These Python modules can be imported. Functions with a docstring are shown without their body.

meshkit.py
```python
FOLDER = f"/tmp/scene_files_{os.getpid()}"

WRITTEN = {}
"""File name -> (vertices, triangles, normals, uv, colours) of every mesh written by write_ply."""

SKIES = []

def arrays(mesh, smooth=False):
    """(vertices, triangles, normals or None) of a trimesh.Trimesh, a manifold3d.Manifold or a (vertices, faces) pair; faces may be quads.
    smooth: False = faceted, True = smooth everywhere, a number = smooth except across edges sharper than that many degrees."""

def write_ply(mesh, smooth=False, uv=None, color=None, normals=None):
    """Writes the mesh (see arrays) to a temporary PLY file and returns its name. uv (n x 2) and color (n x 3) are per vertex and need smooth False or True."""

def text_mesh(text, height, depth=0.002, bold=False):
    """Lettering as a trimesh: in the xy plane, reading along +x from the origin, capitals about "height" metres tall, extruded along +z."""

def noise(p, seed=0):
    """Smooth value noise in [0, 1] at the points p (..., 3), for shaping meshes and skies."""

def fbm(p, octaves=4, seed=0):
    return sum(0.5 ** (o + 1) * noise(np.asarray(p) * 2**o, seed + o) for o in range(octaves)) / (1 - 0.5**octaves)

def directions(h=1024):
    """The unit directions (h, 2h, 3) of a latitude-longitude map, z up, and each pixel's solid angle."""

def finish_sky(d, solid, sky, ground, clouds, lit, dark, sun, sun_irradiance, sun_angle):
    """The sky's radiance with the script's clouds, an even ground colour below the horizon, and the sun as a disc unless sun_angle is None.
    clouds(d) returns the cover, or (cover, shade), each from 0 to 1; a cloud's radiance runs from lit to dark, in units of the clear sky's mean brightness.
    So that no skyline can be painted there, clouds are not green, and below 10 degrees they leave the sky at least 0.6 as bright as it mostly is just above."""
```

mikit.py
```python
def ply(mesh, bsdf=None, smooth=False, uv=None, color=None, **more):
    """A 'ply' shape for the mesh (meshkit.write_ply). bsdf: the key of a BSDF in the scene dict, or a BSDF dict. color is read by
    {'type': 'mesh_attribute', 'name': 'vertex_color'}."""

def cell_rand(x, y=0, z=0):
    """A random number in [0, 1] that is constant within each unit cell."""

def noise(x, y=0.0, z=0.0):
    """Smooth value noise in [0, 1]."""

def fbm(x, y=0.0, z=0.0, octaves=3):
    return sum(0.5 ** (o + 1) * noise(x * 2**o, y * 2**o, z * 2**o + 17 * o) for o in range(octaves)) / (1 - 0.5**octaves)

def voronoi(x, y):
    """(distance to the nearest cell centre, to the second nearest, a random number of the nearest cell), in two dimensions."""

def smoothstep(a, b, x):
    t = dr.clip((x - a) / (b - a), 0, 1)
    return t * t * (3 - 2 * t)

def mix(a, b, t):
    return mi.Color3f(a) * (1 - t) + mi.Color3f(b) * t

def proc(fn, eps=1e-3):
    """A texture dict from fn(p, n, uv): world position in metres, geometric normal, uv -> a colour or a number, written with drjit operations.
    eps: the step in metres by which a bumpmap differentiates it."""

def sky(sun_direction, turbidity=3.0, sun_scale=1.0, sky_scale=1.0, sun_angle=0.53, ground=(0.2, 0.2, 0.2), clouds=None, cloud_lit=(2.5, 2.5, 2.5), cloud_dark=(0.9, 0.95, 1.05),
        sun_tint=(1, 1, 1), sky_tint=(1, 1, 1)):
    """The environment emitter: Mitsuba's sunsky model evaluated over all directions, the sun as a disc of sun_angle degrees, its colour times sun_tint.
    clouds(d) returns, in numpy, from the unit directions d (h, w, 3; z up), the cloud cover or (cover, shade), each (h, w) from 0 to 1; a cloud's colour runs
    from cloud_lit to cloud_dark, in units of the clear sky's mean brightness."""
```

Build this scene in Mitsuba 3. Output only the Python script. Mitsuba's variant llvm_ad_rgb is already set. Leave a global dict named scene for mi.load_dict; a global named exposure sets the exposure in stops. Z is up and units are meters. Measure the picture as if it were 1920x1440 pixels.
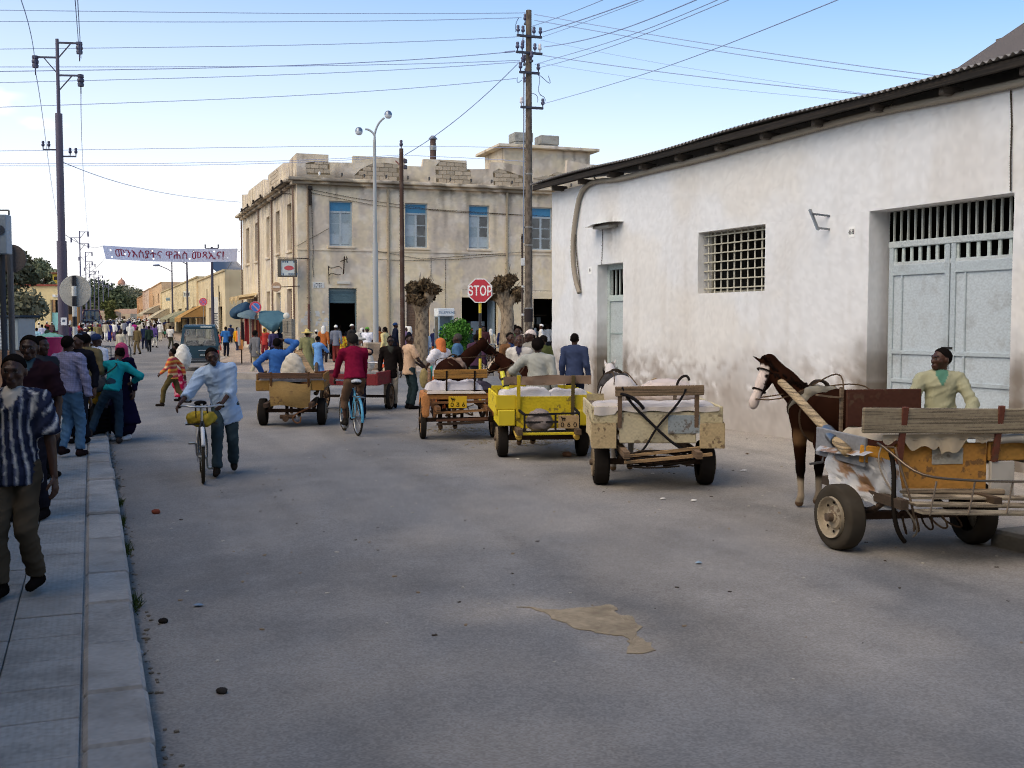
import math, numpy as np, trimesh, mitsuba as mi, mikit, meshkit
import drjit as dr
from mikit import proc, noise, fbm, voronoi, cell_rand, smoothstep, mix
import shapely.geometry as sg
from shapely.ops import unary_union
T = mi.ScalarTransform4f
rng = np.random.default_rng(7)
scene, labels = {}, {}

# ------------------------------------------------------------------ camera, sky, exposure
EYE, FOC, PITCH = np.array([0.0, 0.0, 2.0]), 2050.0, math.atan(114 / 2050.0)
exposure = 2.45
scene['camera'] = {'type': 'perspective', 'fov': math.degrees(2 * math.atan(960 / FOC)), 'fov_axis': 'x', 'near_clip': 0.1, 'far_clip': 5000.0,
                   'to_world': T().look_at(origin=EYE.tolist(), target=(EYE + [0, math.cos(PITCH), -math.sin(PITCH)]).tolist(), up=[0, 0, 1])}


def clouds(d):
    az, el = np.degrees(np.arctan2(d[..., 0], d[..., 1])), np.degrees(np.arcsin(np.clip(d[..., 2], -1, 1)))
    q = np.stack([az * .16, el * .45, az * 0 + 3.0], -1)
    bank = sum(np.exp(-((az - a) / w) ** 2 - ((el - e) / h) ** 2) for a, e, w, h in ((-25.5, 9.0, 4.5, 1.7), (-40, 10, 9, 2.5), (62, 12, 14, 3), (120, 9, 20, 3), (-110, 14, 22, 5), (165, 16, 20, 5)))
    puff = np.clip((meshkit.fbm(q, 5, 3) * .9 + bank * .5 - 0.68) * 5, 0, 1) * np.clip(el * .3, 0, 1)
    veil = np.clip(1.07 - el / np.clip(19.5 - az * .13, 15, 23), 0, 1) ** 1.55
    return np.clip(np.maximum(puff * 0.9, veil), 0, 1)


scene['sky'] = mikit.sky([-0.52, -0.48, 0.74], turbidity=3, sun_scale=0.33, sun_angle=55, sun_tint=(1.06, 1.0, 0.93), sky_scale=1.0, clouds=clouds, cloud_lit=(2.75, 2.66, 2.6),
                         sky_tint=(0.90, 1.04, 1.06))


# ------------------------------------------------------------------ helpers: colours, points, meshes
def C(h):
    """An sRGB hex colour as linear reflectance."""
    c = np.array([int(h[i:i + 2], 16) for i in (1, 3, 5)]) / 255.0
    return np.where(c < 0.04045, c / 12.92, ((c + 0.055) / 1.055) ** 2.4)


def ray(px, py):
    a, b = (px - 960) / FOC, (720 - py) / FOC
    cs, sn = math.cos(PITCH), math.sin(PITCH)
    return np.array([a, cs + b * sn, -sn + b * cs])


def G(px, py, z=0.0):
    """The point at height z that lies at this pixel of the photograph."""
    r = ray(px, py)
    return EYE + r * ((z - EYE[2]) / r[2])


def D(px, py, y):
    """The point at depth y at this pixel of the photograph."""
    r = ray(px, py)
    return EYE + r * (y / r[1])


def unit(v):
    v = np.asarray(v, float)
    return v / (np.linalg.norm(v) + 1e-12)


def rotz(deg):
    a = math.radians(deg)
    return np.array([[math.cos(a), -math.sin(a), 0], [math.sin(a), math.cos(a), 0], [0, 0, 1.0]])


def rot(axis, deg):
    return trimesh.transformations.rotation_matrix(math.radians(deg), axis)[:3, :3]


def frame(o, u, n=None):
    """4x4: local x along u, local y along n (outwards), local z up."""
    u = unit(list(u[:2]) + [0])
    n = unit(list(n[:2]) + [0]) if n is not None else np.array([u[1], -u[0], 0])
    M = np.eye(4)
    M[:3, 0], M[:3, 1], M[:3, 2] = u, n, [0, 0, 1]
    M[:3, 3] = list(o[:2]) + [o[2] if len(o) > 2 else 0]
    return M


def place(pos, yaw=0, scale=1.0):
    M = np.eye(4)
    M[:3, :3] = rotz(yaw) * scale
    M[:3, 3] = pos
    return M


def tf(m, M):
    M = np.asarray(M)
    return (m[0] @ M[:3, :3].T + (M[:3, 3] if M.shape[0] == 4 else 0), m[1])


def mv(m, d):
    return (m[0] + np.asarray(d, float), m[1])


def cat(ms):
    vs, fs, k = [], [], 0
    for v, f in ms:
        vs.append(v); fs.append(f + k); k += len(v)
    return np.vstack(vs), np.vstack(fs)


_c = np.array([[x, y, z] for x in (-1, 1) for y in (-1, 1) for z in (-1, 1)], float)
_bf = np.array([[0, 1, 3], [0, 3, 2], [4, 6, 7], [4, 7, 5], [0, 4, 5], [0, 5, 1], [2, 3, 7], [2, 7, 6], [0, 2, 6], [0, 6, 4], [1, 5, 7], [1, 7, 3]])
_h = trimesh.convex.convex_hull(np.vstack([_c * [1, .8, .8], _c * [.8, 1, .8], _c * [.8, .8, 1]]))
_cv, _cf = np.array(_h.vertices), np.array(_h.faces)


def box(x0, x1, y0, y1, z0, z1, bev=0.0):
    c, s = np.array([x0 + x1, y0 + y1, z0 + z1]) / 2, np.abs(np.array([x1 - x0, y1 - y0, z1 - z0])) / 2
    if bev:
        b = min(bev, 0.45 * s.min())
        v = np.where(np.abs(_cv) > 0.9, np.sign(_cv) * s, np.sign(_cv) * (s - b))
        return v + c, _cf
    return _c * s + c, _bf


def bar(a, b, w, t, up=(0, 0, 1), bev=0.0):
    """A straight bar from a to b, w wide (sideways), t thick (along up)."""
    a, b = np.asarray(a, float), np.asarray(b, float)
    y = unit(b - a)
    x = np.cross(y, up)
    x = unit(x) if np.linalg.norm(x) > 1e-6 else unit(np.cross(y, [1, 0, 0.1]))
    z = np.cross(x, y)
    m = box(-w / 2, w / 2, 0, np.linalg.norm(b - a), -t / 2, t / 2, bev)
    return m[0] @ np.array([x, y, z]) + a, m[1]


def tube(pts, r, sides=8, caps=True):
    p = np.asarray(pts, float)
    t = np.gradient(p, axis=0)
    t /= np.linalg.norm(t, axis=1, keepdims=True) + 1e-12
    a = np.zeros_like(p)
    ref = np.array([0, 0, 1.0]) if abs(t[0, 2]) < 0.9 else np.array([1.0, 0, 0])
    for i in range(len(p)):
        ref = unit(ref - t[i] * (ref @ t[i]))
        a[i] = ref
    b = np.cross(t, a)
    g = np.arange(sides) * 2 * np.pi / sides
    rr = np.broadcast_to(r, (len(p),))
    v = (p[:, None] + rr[:, None, None] * (np.cos(g)[None, :, None] * a[:, None] + np.sin(g)[None, :, None] * b[:, None])).reshape(-1, 3)
    i, j = np.meshgrid(np.arange(len(p) - 1), np.arange(sides), indexing='ij')
    q = np.stack([i * sides + j, (i + 1) * sides + j, (i + 1) * sides + (j + 1) % sides, i * sides + (j + 1) % sides], -1).reshape(-1, 4)
    f = np.vstack([q[:, [0, 2, 1]], q[:, [0, 3, 2]]])
    if caps:
        n = len(v)
        v = np.vstack([v, p[0], p[-1]])
        k = np.arange(sides)
        f = np.vstack([f, np.stack([k * 0 + n, (k + 1) % sides, k], 1), np.stack([k * 0 + n + 1, (len(p) - 1) * sides + k, (len(p) - 1) * sides + (k + 1) % sides], 1)])
    return v, f


def rod(a, b, r, r1=None, sides=10):
    return tube([a, b], [r, r if r1 is None else r1], sides)


def curve(pts, n=24):
    """A smooth curve through the points."""
    from scipy.interpolate import CubicSpline
    p = np.asarray(pts, float)
    t = np.r_[0, np.cumsum(np.linalg.norm(np.diff(p, axis=0), axis=1))]
    return CubicSpline(t, p)(np.linspace(0, t[-1], n))


def sag(a, b, drop, n=24):
    a, b = np.asarray(a, float), np.asarray(b, float)
    t = np.linspace(0, 1, n)[:, None]
    return a + (b - a) * t - np.array([0, 0, 1.0]) * 4 * drop * t * (1 - t)


def lathe(prof, sides=24, axis='z'):
    """Profile of (radius, height) turned about z (or x)."""
    p = np.asarray(prof, float)
    g = np.arange(sides) * 2 * np.pi / sides
    v = np.stack([p[:, 0, None] * np.cos(g), p[:, 0, None] * np.sin(g), np.broadcast_to(p[:, 1, None], (len(p), sides))], -1).reshape(-1, 3)
    i, j = np.meshgrid(np.arange(len(p) - 1), np.arange(sides), indexing='ij')
    q = np.stack([i * sides + j, i * sides + (j + 1) % sides, (i + 1) * sides + (j + 1) % sides, (i + 1) * sides + j], -1).reshape(-1, 4)
    f = np.vstack([q[:, [0, 1, 2]], q[:, [0, 2, 3]]])
    if axis == 'x':
        v = v[:, [2, 0, 1]]
    if axis == 'y':
        v = v[:, [1, 2, 0]]
    return v, f


def prism(poly, depth):
    """A shapely polygon in (x, z), extruded along -y by depth from y = 0."""
    out = []
    for g in getattr(poly, 'geoms', [poly]):
        if g.is_empty or g.area < 1e-9 or g.geom_type != 'Polygon':
            continue
        m = trimesh.creation.extrude_polygon(g, depth, engine='earcut')
        out.append((np.array(m.vertices)[:, [0, 2, 1]] * [1, -1, 1], np.array(m.faces)))
    return cat(out)


def rect(x0, x1, z0, z1):
    return sg.box(min(x0, x1), min(z0, z1), max(x0, x1), max(z0, z1))


def grid(fn, us, vs):
    u, w = np.meshgrid(us, vs, indexing='ij')
    v = fn(u, w).reshape(-1, 3)
    n, m = len(us), len(vs)
    i, j = np.meshgrid(np.arange(n - 1), np.arange(m - 1), indexing='ij')
    q = np.stack([i * m + j, (i + 1) * m + j, (i + 1) * m + j + 1, i * m + j + 1], -1).reshape(-1, 4)
    return v, np.vstack([q[:, [0, 1, 2]], q[:, [0, 2, 3]]])


def letters(text, height, depth=0.004, bold=True):
    """Lettering in local (x, z), standing proud towards +y, centred on x."""
    m = meshkit.text_mesh(text, height, depth, bold)
    v = np.array(m.vertices)
    v[:, 0] -= (v[:, 0].min() + v[:, 0].max()) / 2
    return v[:, [0, 2, 1]], np.array(m.faces)[:, ::-1]


def num(key):
    if key not in scene and key not in labels and key not in _taken:
        _taken.add(key)
        return key
    _counts[key] = _counts.get(key, 0) + 1
    return num(f'{key}_{_counts[key]:03d}')


_taken, _counts = set(), {}


def thing(name, label, cat_, group=None):
    k = num(name)
    labels[k] = {'label': label, 'category': cat_}
    if group:
        labels[k]['group'] = group
    return k


def shape(mesh, mat, col=None, smooth=False):
    """mesh: (v, f), or a list of (mesh, colour). col: one linear colour, a colour per vertex, or fn(v) -> colours."""
    if isinstance(mesh, list):
        cols = np.vstack([np.broadcast_to(c(m[0]) if callable(c) else c, m[0].shape) for m, c in mesh])
        mesh = cat([m for m, _ in mesh])
    else:
        cols = None if col is None else (col(mesh[0]) if callable(col) else col)
    v, f = np.asarray(mesh[0], float), np.asarray(mesh[1])
    mat = ALIAS.get(mat, mat)
    if cols is None:
        cols = (0.3, 0.3, 0.3)
    cols = np.array(np.broadcast_to(cols, v.shape), float)
    if smooth is not False and smooth is not True:
        fn = np.cross(v[f[:, 1]] - v[f[:, 0]], v[f[:, 2]] - v[f[:, 0]])
        ln = np.linalg.norm(fn, axis=1)
        keep = ln > 1e-14
        f, fn, ln = f[keep], fn[keep], ln[keep]
        un = fn / ln[:, None]
        tri = trimesh.Trimesh(v, f, process=False)
        adj = tri.face_adjacency
        ok = (un[adj[:, 0]] * un[adj[:, 1]]).sum(1) > math.cos(math.radians(smooth))
        # corners of faces joined across smooth edges share a vertex
        from scipy.sparse import coo_matrix
        from scipy.sparse.csgraph import connected_components
        e = tri.face_adjacency_edges[ok]
        a = adj[ok]
        n = len(f)
        cid = lambda face, vert: face * 3 + np.argmax(f[face] == vert[:, None], axis=1)
        rows = np.r_[cid(a[:, 0], e[:, 0]), cid(a[:, 0], e[:, 1])]
        cols_ = np.r_[cid(a[:, 1], e[:, 0]), cid(a[:, 1], e[:, 1])]
        _, lab = connected_components(coo_matrix((np.ones(len(rows)), (rows, cols_)), shape=(3 * n, 3 * n)), directed=False)
        first = np.zeros(lab.max() + 1, int)
        first[lab] = np.arange(3 * n)
        src = f.reshape(-1)[first]
        v, cols, f, smooth = v[src], cols[src], lab.reshape(-1, 3), True
    if mat in KIND:
        q = np.round(np.clip(cols, 0, 0.99) * 1000) + 12
        return mikit.ply((v, f), 'aged', smooth=smooth, uv=np.c_[q[:, 0] * 1024 + q[:, 1] + 0.3, KIND[mat] + np.clip(cols[:, 2], 0, .99) * 0.9])
    return mikit.ply((v, f), 'glass' if mat == 'glass' else mat, smooth=smooth, **({} if 'glass' in mat else {'color': cols}))


def add(name, mesh, mat, col=None, parent=None, smooth=False, **lab):
    k = num(f'{parent}__{name}' if parent else name)
    if mat == 'plain':
        mesh, mat, col = fine(mesh, .6), 'matte', mottle(col, .5, .8)
    if mat == 'plaster_beige':
        mesh, mat, col = fine(mesh, .30 if name in ('cornice', 'string_course', 'sill', 'roof_slab', 'wall' if 'hut' in parent else '') else .17), 'matte', c_beige
    scene[k] = shape(mesh, mat, col, smooth)
    if lab:
        labels[k] = lab
    return k


def struct(name, mesh, mat, col=None, parent=None, smooth=False, label=None):
    k = add(name, mesh, mat, col, parent, smooth)
    if not parent:
        labels[k] = {'kind': 'structure', 'label': label or name.replace('_', ' '), 'category': name.split('_')[-1]}
    return k


def solo(name, label, cat_, mesh, mat, col=None, smooth=False, group=None):
    """A thing that is one mesh."""
    k = thing(name, label, cat_, group)
    scene[k] = shape(mesh, mat, col, smooth)
    return k


# ------------------------------------------------------------------ materials
VC = {'type': 'mesh_attribute', 'name': 'vertex_color'}


def pr(base=VC, rough=0.8, spec=0.3, metallic=0.0):
    return {'type': 'twosided', 'bsdf': {'type': 'principled', 'base_color': base, 'roughness': rough, 'specular': spec, 'metallic': metallic}}


def aged(p, n, uv):
    """Colour (packed in uv) with wear of a kind: 0 grime, 1 rust, 2 wood grain, 3 mottled stone, 4 ribbed paving, 5 bark."""
    k = dr.floor(uv.y + 0.001)
    r = dr.floor(uv.x / 1024.0)
    col = mi.Color3f((r - 12) / 1000.0, (uv.x - 1024.0 * r - 12) / 1000.0, (uv.y - k) / 0.9)
    wood, bark, stone = dr.select(k == 2, 1.0, 0.0), dr.select(k == 5, 1.0, 0.0), dr.select(k >= 3, 1.0, 0.0) - dr.select(k == 5, 1.0, 0.0)
    grime = dr.select(k == 0, 1.0, 0.0)
    sx = 27.0 - 24.0 * wood - 13.0 * bark - 23.5 * stone - 22.0 * grime
    sz = 19.0 + 55.0 * wood - 13.0 * bark - 15.5 * stone - 15.5 * grime
    m = fbm(p.x * sx, p.y * sx, p.z * sz, 4)
    t = smoothstep(0.535 - 0.155 * wood - 0.175 * stone - 0.115 * bark, 0.66 + 0.08 * wood + 0.14 * stone + 0.03 * bark + 0.06 * grime, m)
    t = t * (0.72 + 0.02 * wood - 0.02 * bark - 0.5 * grime - 0.18 * stone)
    rusty = 1.0 - wood - bark - stone - grime
    t = t * (1.0 - rusty * smoothstep(0.72, 0.42, noise(p.x * 4.5, p.y * 4.5, p.z * 5.5)))
    dark = mix((0.105, 0.066, 0.042), (0.05, 0.038, 0.028), wood + bark)
    dark = mix(dark, (0.105, 0.098, 0.088), stone)
    dark = mix(dark, (0.19, 0.175, 0.15), grime)
    fine = 0.86 + 0.28 * noise(p.x * 48, p.y * 48, p.z * 48)
    rib = 1.0 - 0.06 * dr.select(k == 4, 1.0, 0.0) * smoothstep(-0.3, 0.9, dr.sin((p.x * 0.933 + p.y * 0.36) * 190))
    return mix(col, dark, t) * fine * rib


def f_road(p, n, uv):
    """uv carries (dust, brightness); close up, grit and specks of litter."""
    fine = 0.80 + 0.34 * noise(p.x * 85, p.y * 85, 0.0) * (0.8 + 0.4 * noise(p.x * 23, p.y * 23, 0.0))
    return mix((0.225, 0.223, 0.222), (0.43, 0.385, 0.33), uv.x) * uv.y * fine


KIND = {'grime': 0, 'rust': 1, 'wood': 2, 'stone': 3, 'paving': 4, 'bark': 5}
scene['aged'] = pr(proc(aged), 0.75, 0.2)
scene['asphalt'] = {'type': 'twosided', 'bsdf': {'type': 'diffuse', 'reflectance': proc(f_road)}}
scene['matte'] = {'type': 'twosided', 'bsdf': {'type': 'diffuse', 'reflectance': VC}}
scene['gloss'] = pr(VC, 0.35, 0.5)
scene['skin'] = pr(VC, 0.5, 0.4)
scene['metal'] = pr(VC, 0.38, 0.5, 0.85)
scene['glass'] = {'type': 'thindielectric', 'int_ior': 1.5}
scene['car_glass'] = {'type': 'thindielectric', 'int_ior': 1.5, 'specular_transmittance': {'type': 'rgb', 'value': [0.45, 0.5, 0.5]}}
ALIAS = {'worn': 'grime', 'iron_blue': 'grime', 'block': 'stone'}


def fine(mesh, size):
    """The mesh cut along its longest edges into triangles no longer than size, so that it can carry a pattern."""
    t = np.asarray(mesh[0], float)[np.asarray(mesh[1])]
    done = []
    while len(t):
        e = np.linalg.norm(t - np.roll(t, -1, 1), axis=2)
        k = e.argmax(1)
        ok = e.max(1) <= size
        done.append(t[ok])
        t, k = t[~ok], k[~ok]
        r = np.arange(len(t))
        a, b, c = t[r, k], t[r, (k + 1) % 3], t[r, (k + 2) % 3]
        m = (a + b) / 2
        t = np.concatenate([np.stack([a, m, c], 1), np.stack([m, b, c], 1)])
    t = np.concatenate(done).reshape(-1, 3)
    _, i, j = np.unique(np.round(t, 6), axis=0, return_index=True, return_inverse=True)
    return t[i], j.reshape(-1, 3)


def mottle(col, amt=0.35, freq=1.2, dark=(0.3, 0.27, 0.24)):
    """A colour per vertex, clouded with a second tone."""
    def fn(v):
        t = np.clip((meshkit.fbm(v * freq, 4, 3) - 0.42) * 3, 0, 1)[:, None] * amt
        return np.asarray(col) * (1 - t) + np.asarray(col) * np.asarray(dark) / max(np.max(dark), 1e-6) * 0.55 * t
    return fn


# ------------------------------------------------------------------ setting: ground, road, pavements
def terr(x, y):
    s = lambda a, b, t: (lambda u: u * u * (3 - 2 * u))(np.clip((t - a) / (b - a), 0, 1))
    return (0.012 * np.clip(y - 60, 0, 150) + 20 * s(230, 700, y) + 12 * s(-1, 7, -x - .41 * y) * np.exp(-((y - 205) / 38) ** 2) + 9 * s(300, 620, y) * s(-60, 80, x))


def tz(x, y):
    return float(terr(np.float64(x), np.float64(y)))


WD, WC = unit([0.4537, -1, 0]), np.array([1.0, 27.4, 0])            # the warehouse wall: direction towards the camera, far corner
WN = np.array([WD[1], -WD[0], 0])
KX, KS = -1.64 + 0.385 * 4.9, -0.385                                  # kerb edge: x = KX + KS*y
FU, FO = unit([2.8, 1, 0]), np.array([-10.15, 52.0, 0])              # front of the old building
SU = unit([-0.385, 1, 0])                                             # along the street
FN, SN = np.array([FU[1], -FU[0], 0]), np.array([-SU[1], SU[0], 0])


def sstep(a, b, t):
    u = np.clip((t - a) / (b - a), 0, 1)
    return u * u * (3 - 2 * u)


def fb(x, y, z, o=4, s=0):
    """Two-dimensional fractal noise in [0, 1]; z picks the pattern."""
    out, x, y = 0, np.asarray(x, float), np.asarray(y, float)
    for k in range(o):
        tab = np.random.default_rng(int(z * 7 + k * 131 + s)).random((64, 64)).astype(np.float32)
        u, w = x * 2 ** k + 100, y * 2 ** k + 100
        i, j = np.floor(u).astype(int), np.floor(w).astype(int)
        a, b = (u - i).astype(np.float32), (w - j).astype(np.float32)
        a, b = a * a * (3 - 2 * a), b * b * (3 - 2 * b)
        i0, i1, j0, j1 = i % 64, (i + 1) % 64, j % 64, (j + 1) % 64
        out = out + .5 ** (k + 1) * ((tab[i0, j0] * (1 - a) + tab[i1, j0] * a) * (1 - b) + (tab[i0, j1] * (1 - a) + tab[i1, j1] * a) * b)
    return out / (1 - .5 ** o)


def road_uv(v):
    x, y = v[:, 0], v[:, 1]
    dust = sstep(.42, .75, fb(x * .55, y * .4, 1.0)) * .5
    wall = (x - 4.04 + .4537 * (y - 20.7)) * .91
    dust = np.maximum(dust, sstep(-5.5, -.4, wall + 2.2 * fb(x * .8, y * .8, 3.0)) * sstep(30, 26, y) * .85)
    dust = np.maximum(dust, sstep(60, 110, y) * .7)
    g = .93 + .14 * fb(x * .5, y * .35, 5.0) - .10 * sstep(.56, .72, fb(x * .9 + 7, y * .6, 0.0)) + .06 * sstep(.55, .7, fb(x * 4, y * 4, 9.0, 3))
    u, w = x * -SU[1] + y * SU[0], x * SU[0] + y * SU[1]
    g = g * (1 - .10 * sstep(.5, .68, fb(u * 2.6, w * .16, 2.0, 4)) - .10 * sstep(.5, .8, fb(x * 1.7 + 3, y * 1.7, 4.0, 4))) + .05 * sstep(.5, .65, fb(u * 5, w * .3, 6.0, 3))
    dp = np.min([np.hypot(x - q[0], (y - q[1]) * .9) for q in (G(1000, 1140), G(1090, 1150), G(1160, 1165), G(1200, 1205), G(900, 1145))], axis=0)
    dust = np.maximum(dust, .75 * np.exp(-(dp / .33) ** 2) * (.4 + fb(x * 4, y * 4, 13.0)))
    dust = np.maximum(dust, .13 * sstep(.46, .7, fb(x * 1.6, y * .8, 15.0)))
    dust = np.where(dust < 1e-3, 0, dust)
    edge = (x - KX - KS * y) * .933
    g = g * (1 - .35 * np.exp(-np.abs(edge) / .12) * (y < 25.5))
    return np.c_[dust, g]


xs = np.r_[np.linspace(-900, -120, 27), np.linspace(-110, 60, 69), np.linspace(75, 500, 14)]
ys = np.r_[np.linspace(-60, 60, 9), np.linspace(65, 330, 60), np.linspace(345, 1500, 46)]
struct('ground', grid(lambda x, y: np.stack([x, y, terr(x, y) - 0.03 - 0.15 * (y < 62) + (0.6 * meshkit.fbm(np.stack([x / 9, y / 9, x * 0], -1), 3) - .3) * (y > 262)], -1), xs, ys), 'matte', mottle(C('#a5835c') * .8, .6, .09), smooth=True, label='bare brown earth reaching to the far hills')
ys = np.r_[-25, -10, np.arange(0, 26, .09), np.arange(26, 60, .35), np.linspace(60, 262, 60)]
rv, rf_ = grid(lambda x, y: np.stack([x, y, terr(x, y)], -1), np.r_[-70, -50, -40, -32, np.arange(-26, -8, .4), np.arange(-8, 8, .09), np.arange(8, 22, .4), 25, 30, 40, 60], ys)
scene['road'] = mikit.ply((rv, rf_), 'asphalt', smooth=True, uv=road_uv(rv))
labels['road'] = {'kind': 'structure', 'label': 'worn grey asphalt road dusted with sand', 'category': 'road'}


def sheet(poly, z):
    m = trimesh.creation.extrude_polygon(poly, 0.003, engine='earcut')
    return np.array(m.vertices) + [0, 0, z], np.array(m.faces)


patch = np.array([G(*q)[:2] for q in ((968, 1137), (1010, 1142), (1050, 1146), (1085, 1140), (1130, 1134), (1150, 1140), (1160, 1152), (1185, 1162), (1200, 1180), (1195, 1192), (1215, 1205), (1226, 1222), (1205, 1226), (1170, 1224), (1178, 1212), (1188, 1200), (1160, 1190), (1120, 1188), (1085, 1178), (1050, 1165), (1030, 1152))])
patch = sg.Polygon(patch).segmentize(.025)
v = np.array(patch.exterior.coords)[:-1]
v = v + np.c_[fb(v[:, 0] * 9, v[:, 1] * 9, 21.0, 4) - .5, fb(v[:, 0] * 9, v[:, 1] * 9, 22.0, 4) - .5] * .13
patch = max(getattr(sg.Polygon(v).buffer(0), 'geoms', [sg.Polygon(v).buffer(0)]), key=lambda g: g.area)
struct('sand_patch', fine(sheet(patch, 0.002), .05), 'matte', lambda v: C('#a89880') * (.62 + .6 * fb(v[:, 0] * 7, v[:, 1] * 7, 0.0))[:, None] * (.85 + .3 * rng.random((len(v), 1))), label='pale sandy hole worn through the asphalt')

# left pavement with its tiles and kerbstones
def on_kerb(t, w, z=0.0):
    """t metres along the kerb, w metres to the left of its edge."""
    o = np.array([KX, 0, 0])
    return o + SU * t + np.array([-SU[1], SU[0], 0]) * w + [0, 0, z]


MK = np.eye(4)
MK[:3, 0], MK[:3, 1], MK[:3, 3] = [-SU[1], SU[0], 0], SU, [KX, 0, 0]      # local x: left of the edge, y: along
pav = struct('sidewalk', tf(box(0.03, 3.0, -6, 25.2, -0.1, 0.105), MK), 'stone', (0.2, 0.19, 0.18), label='raised grey sidewalk along the left edge')
t, kerbs = 1.5, []
while t < 25.3:
    ln = min(float(rng.uniform(0.7, 1.6)), 25.4 - t)
    dz, dx = rng.normal(0, 0.006), rng.normal(0, 0.008)
    m = box(-0.0 + dx, 0.30, t + 0.006, t + ln - 0.006, -0.1, 0.135 + dz, 0.022)
    g = rng.uniform(0.24, 0.33)
    add('kerbstone', tf(m, MK), 'stone', (g, g * 0.97, g * 0.93), pav, 30)
    t += ln
for i in range(6):
    for j in range(42):
        x0, y0 = 0.312 + i * 0.405, 3.6 + j * 0.5
        g = rng.uniform(0.235, 0.285) * (0.94 if i in (1, 4) else 1.0)
        add('tile', tf(box(x0 + 0.004, x0 + 0.401, y0 + 0.004, y0 + 0.496, 0.06, 0.128 + rng.normal(0, 0.0018), 0.004), MK), 'paving', (g, g * 0.985, g * 0.95), pav)

# pavement in front of the old building and along the shops
PV = sg.Polygon([(18, 48.2), (-4.9, 40.0), (-9.0, 38.9), (-11.6, 40.5), (-12.6, 44.5), (-15.8, 61), (-29.2, 96), (-56.5, 166), (-53, 167), (-25, 100), (-8, 53), (18, 62)])
gm = PV.buffer(0.0)
m = trimesh.creation.extrude_polygon(gm, 0.6, engine='earcut')
v = np.array(m.vertices)
v[:, 2] = np.where(v[:, 2] > 0.3, terr(v[:, 0], v[:, 1]) + 0.2, -0.3)
pv = struct('far_pavement', (v, np.array(m.faces)), 'stone', (0.34, 0.27, 0.21), label='dusty raised pavement around the old corner building')
edge = np.array([(18, 48.2), (-4.9, 40.0), (-9.0, 38.9), (-11.6, 40.5), (-12.6, 44.5), (-15.8, 61)])
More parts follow.
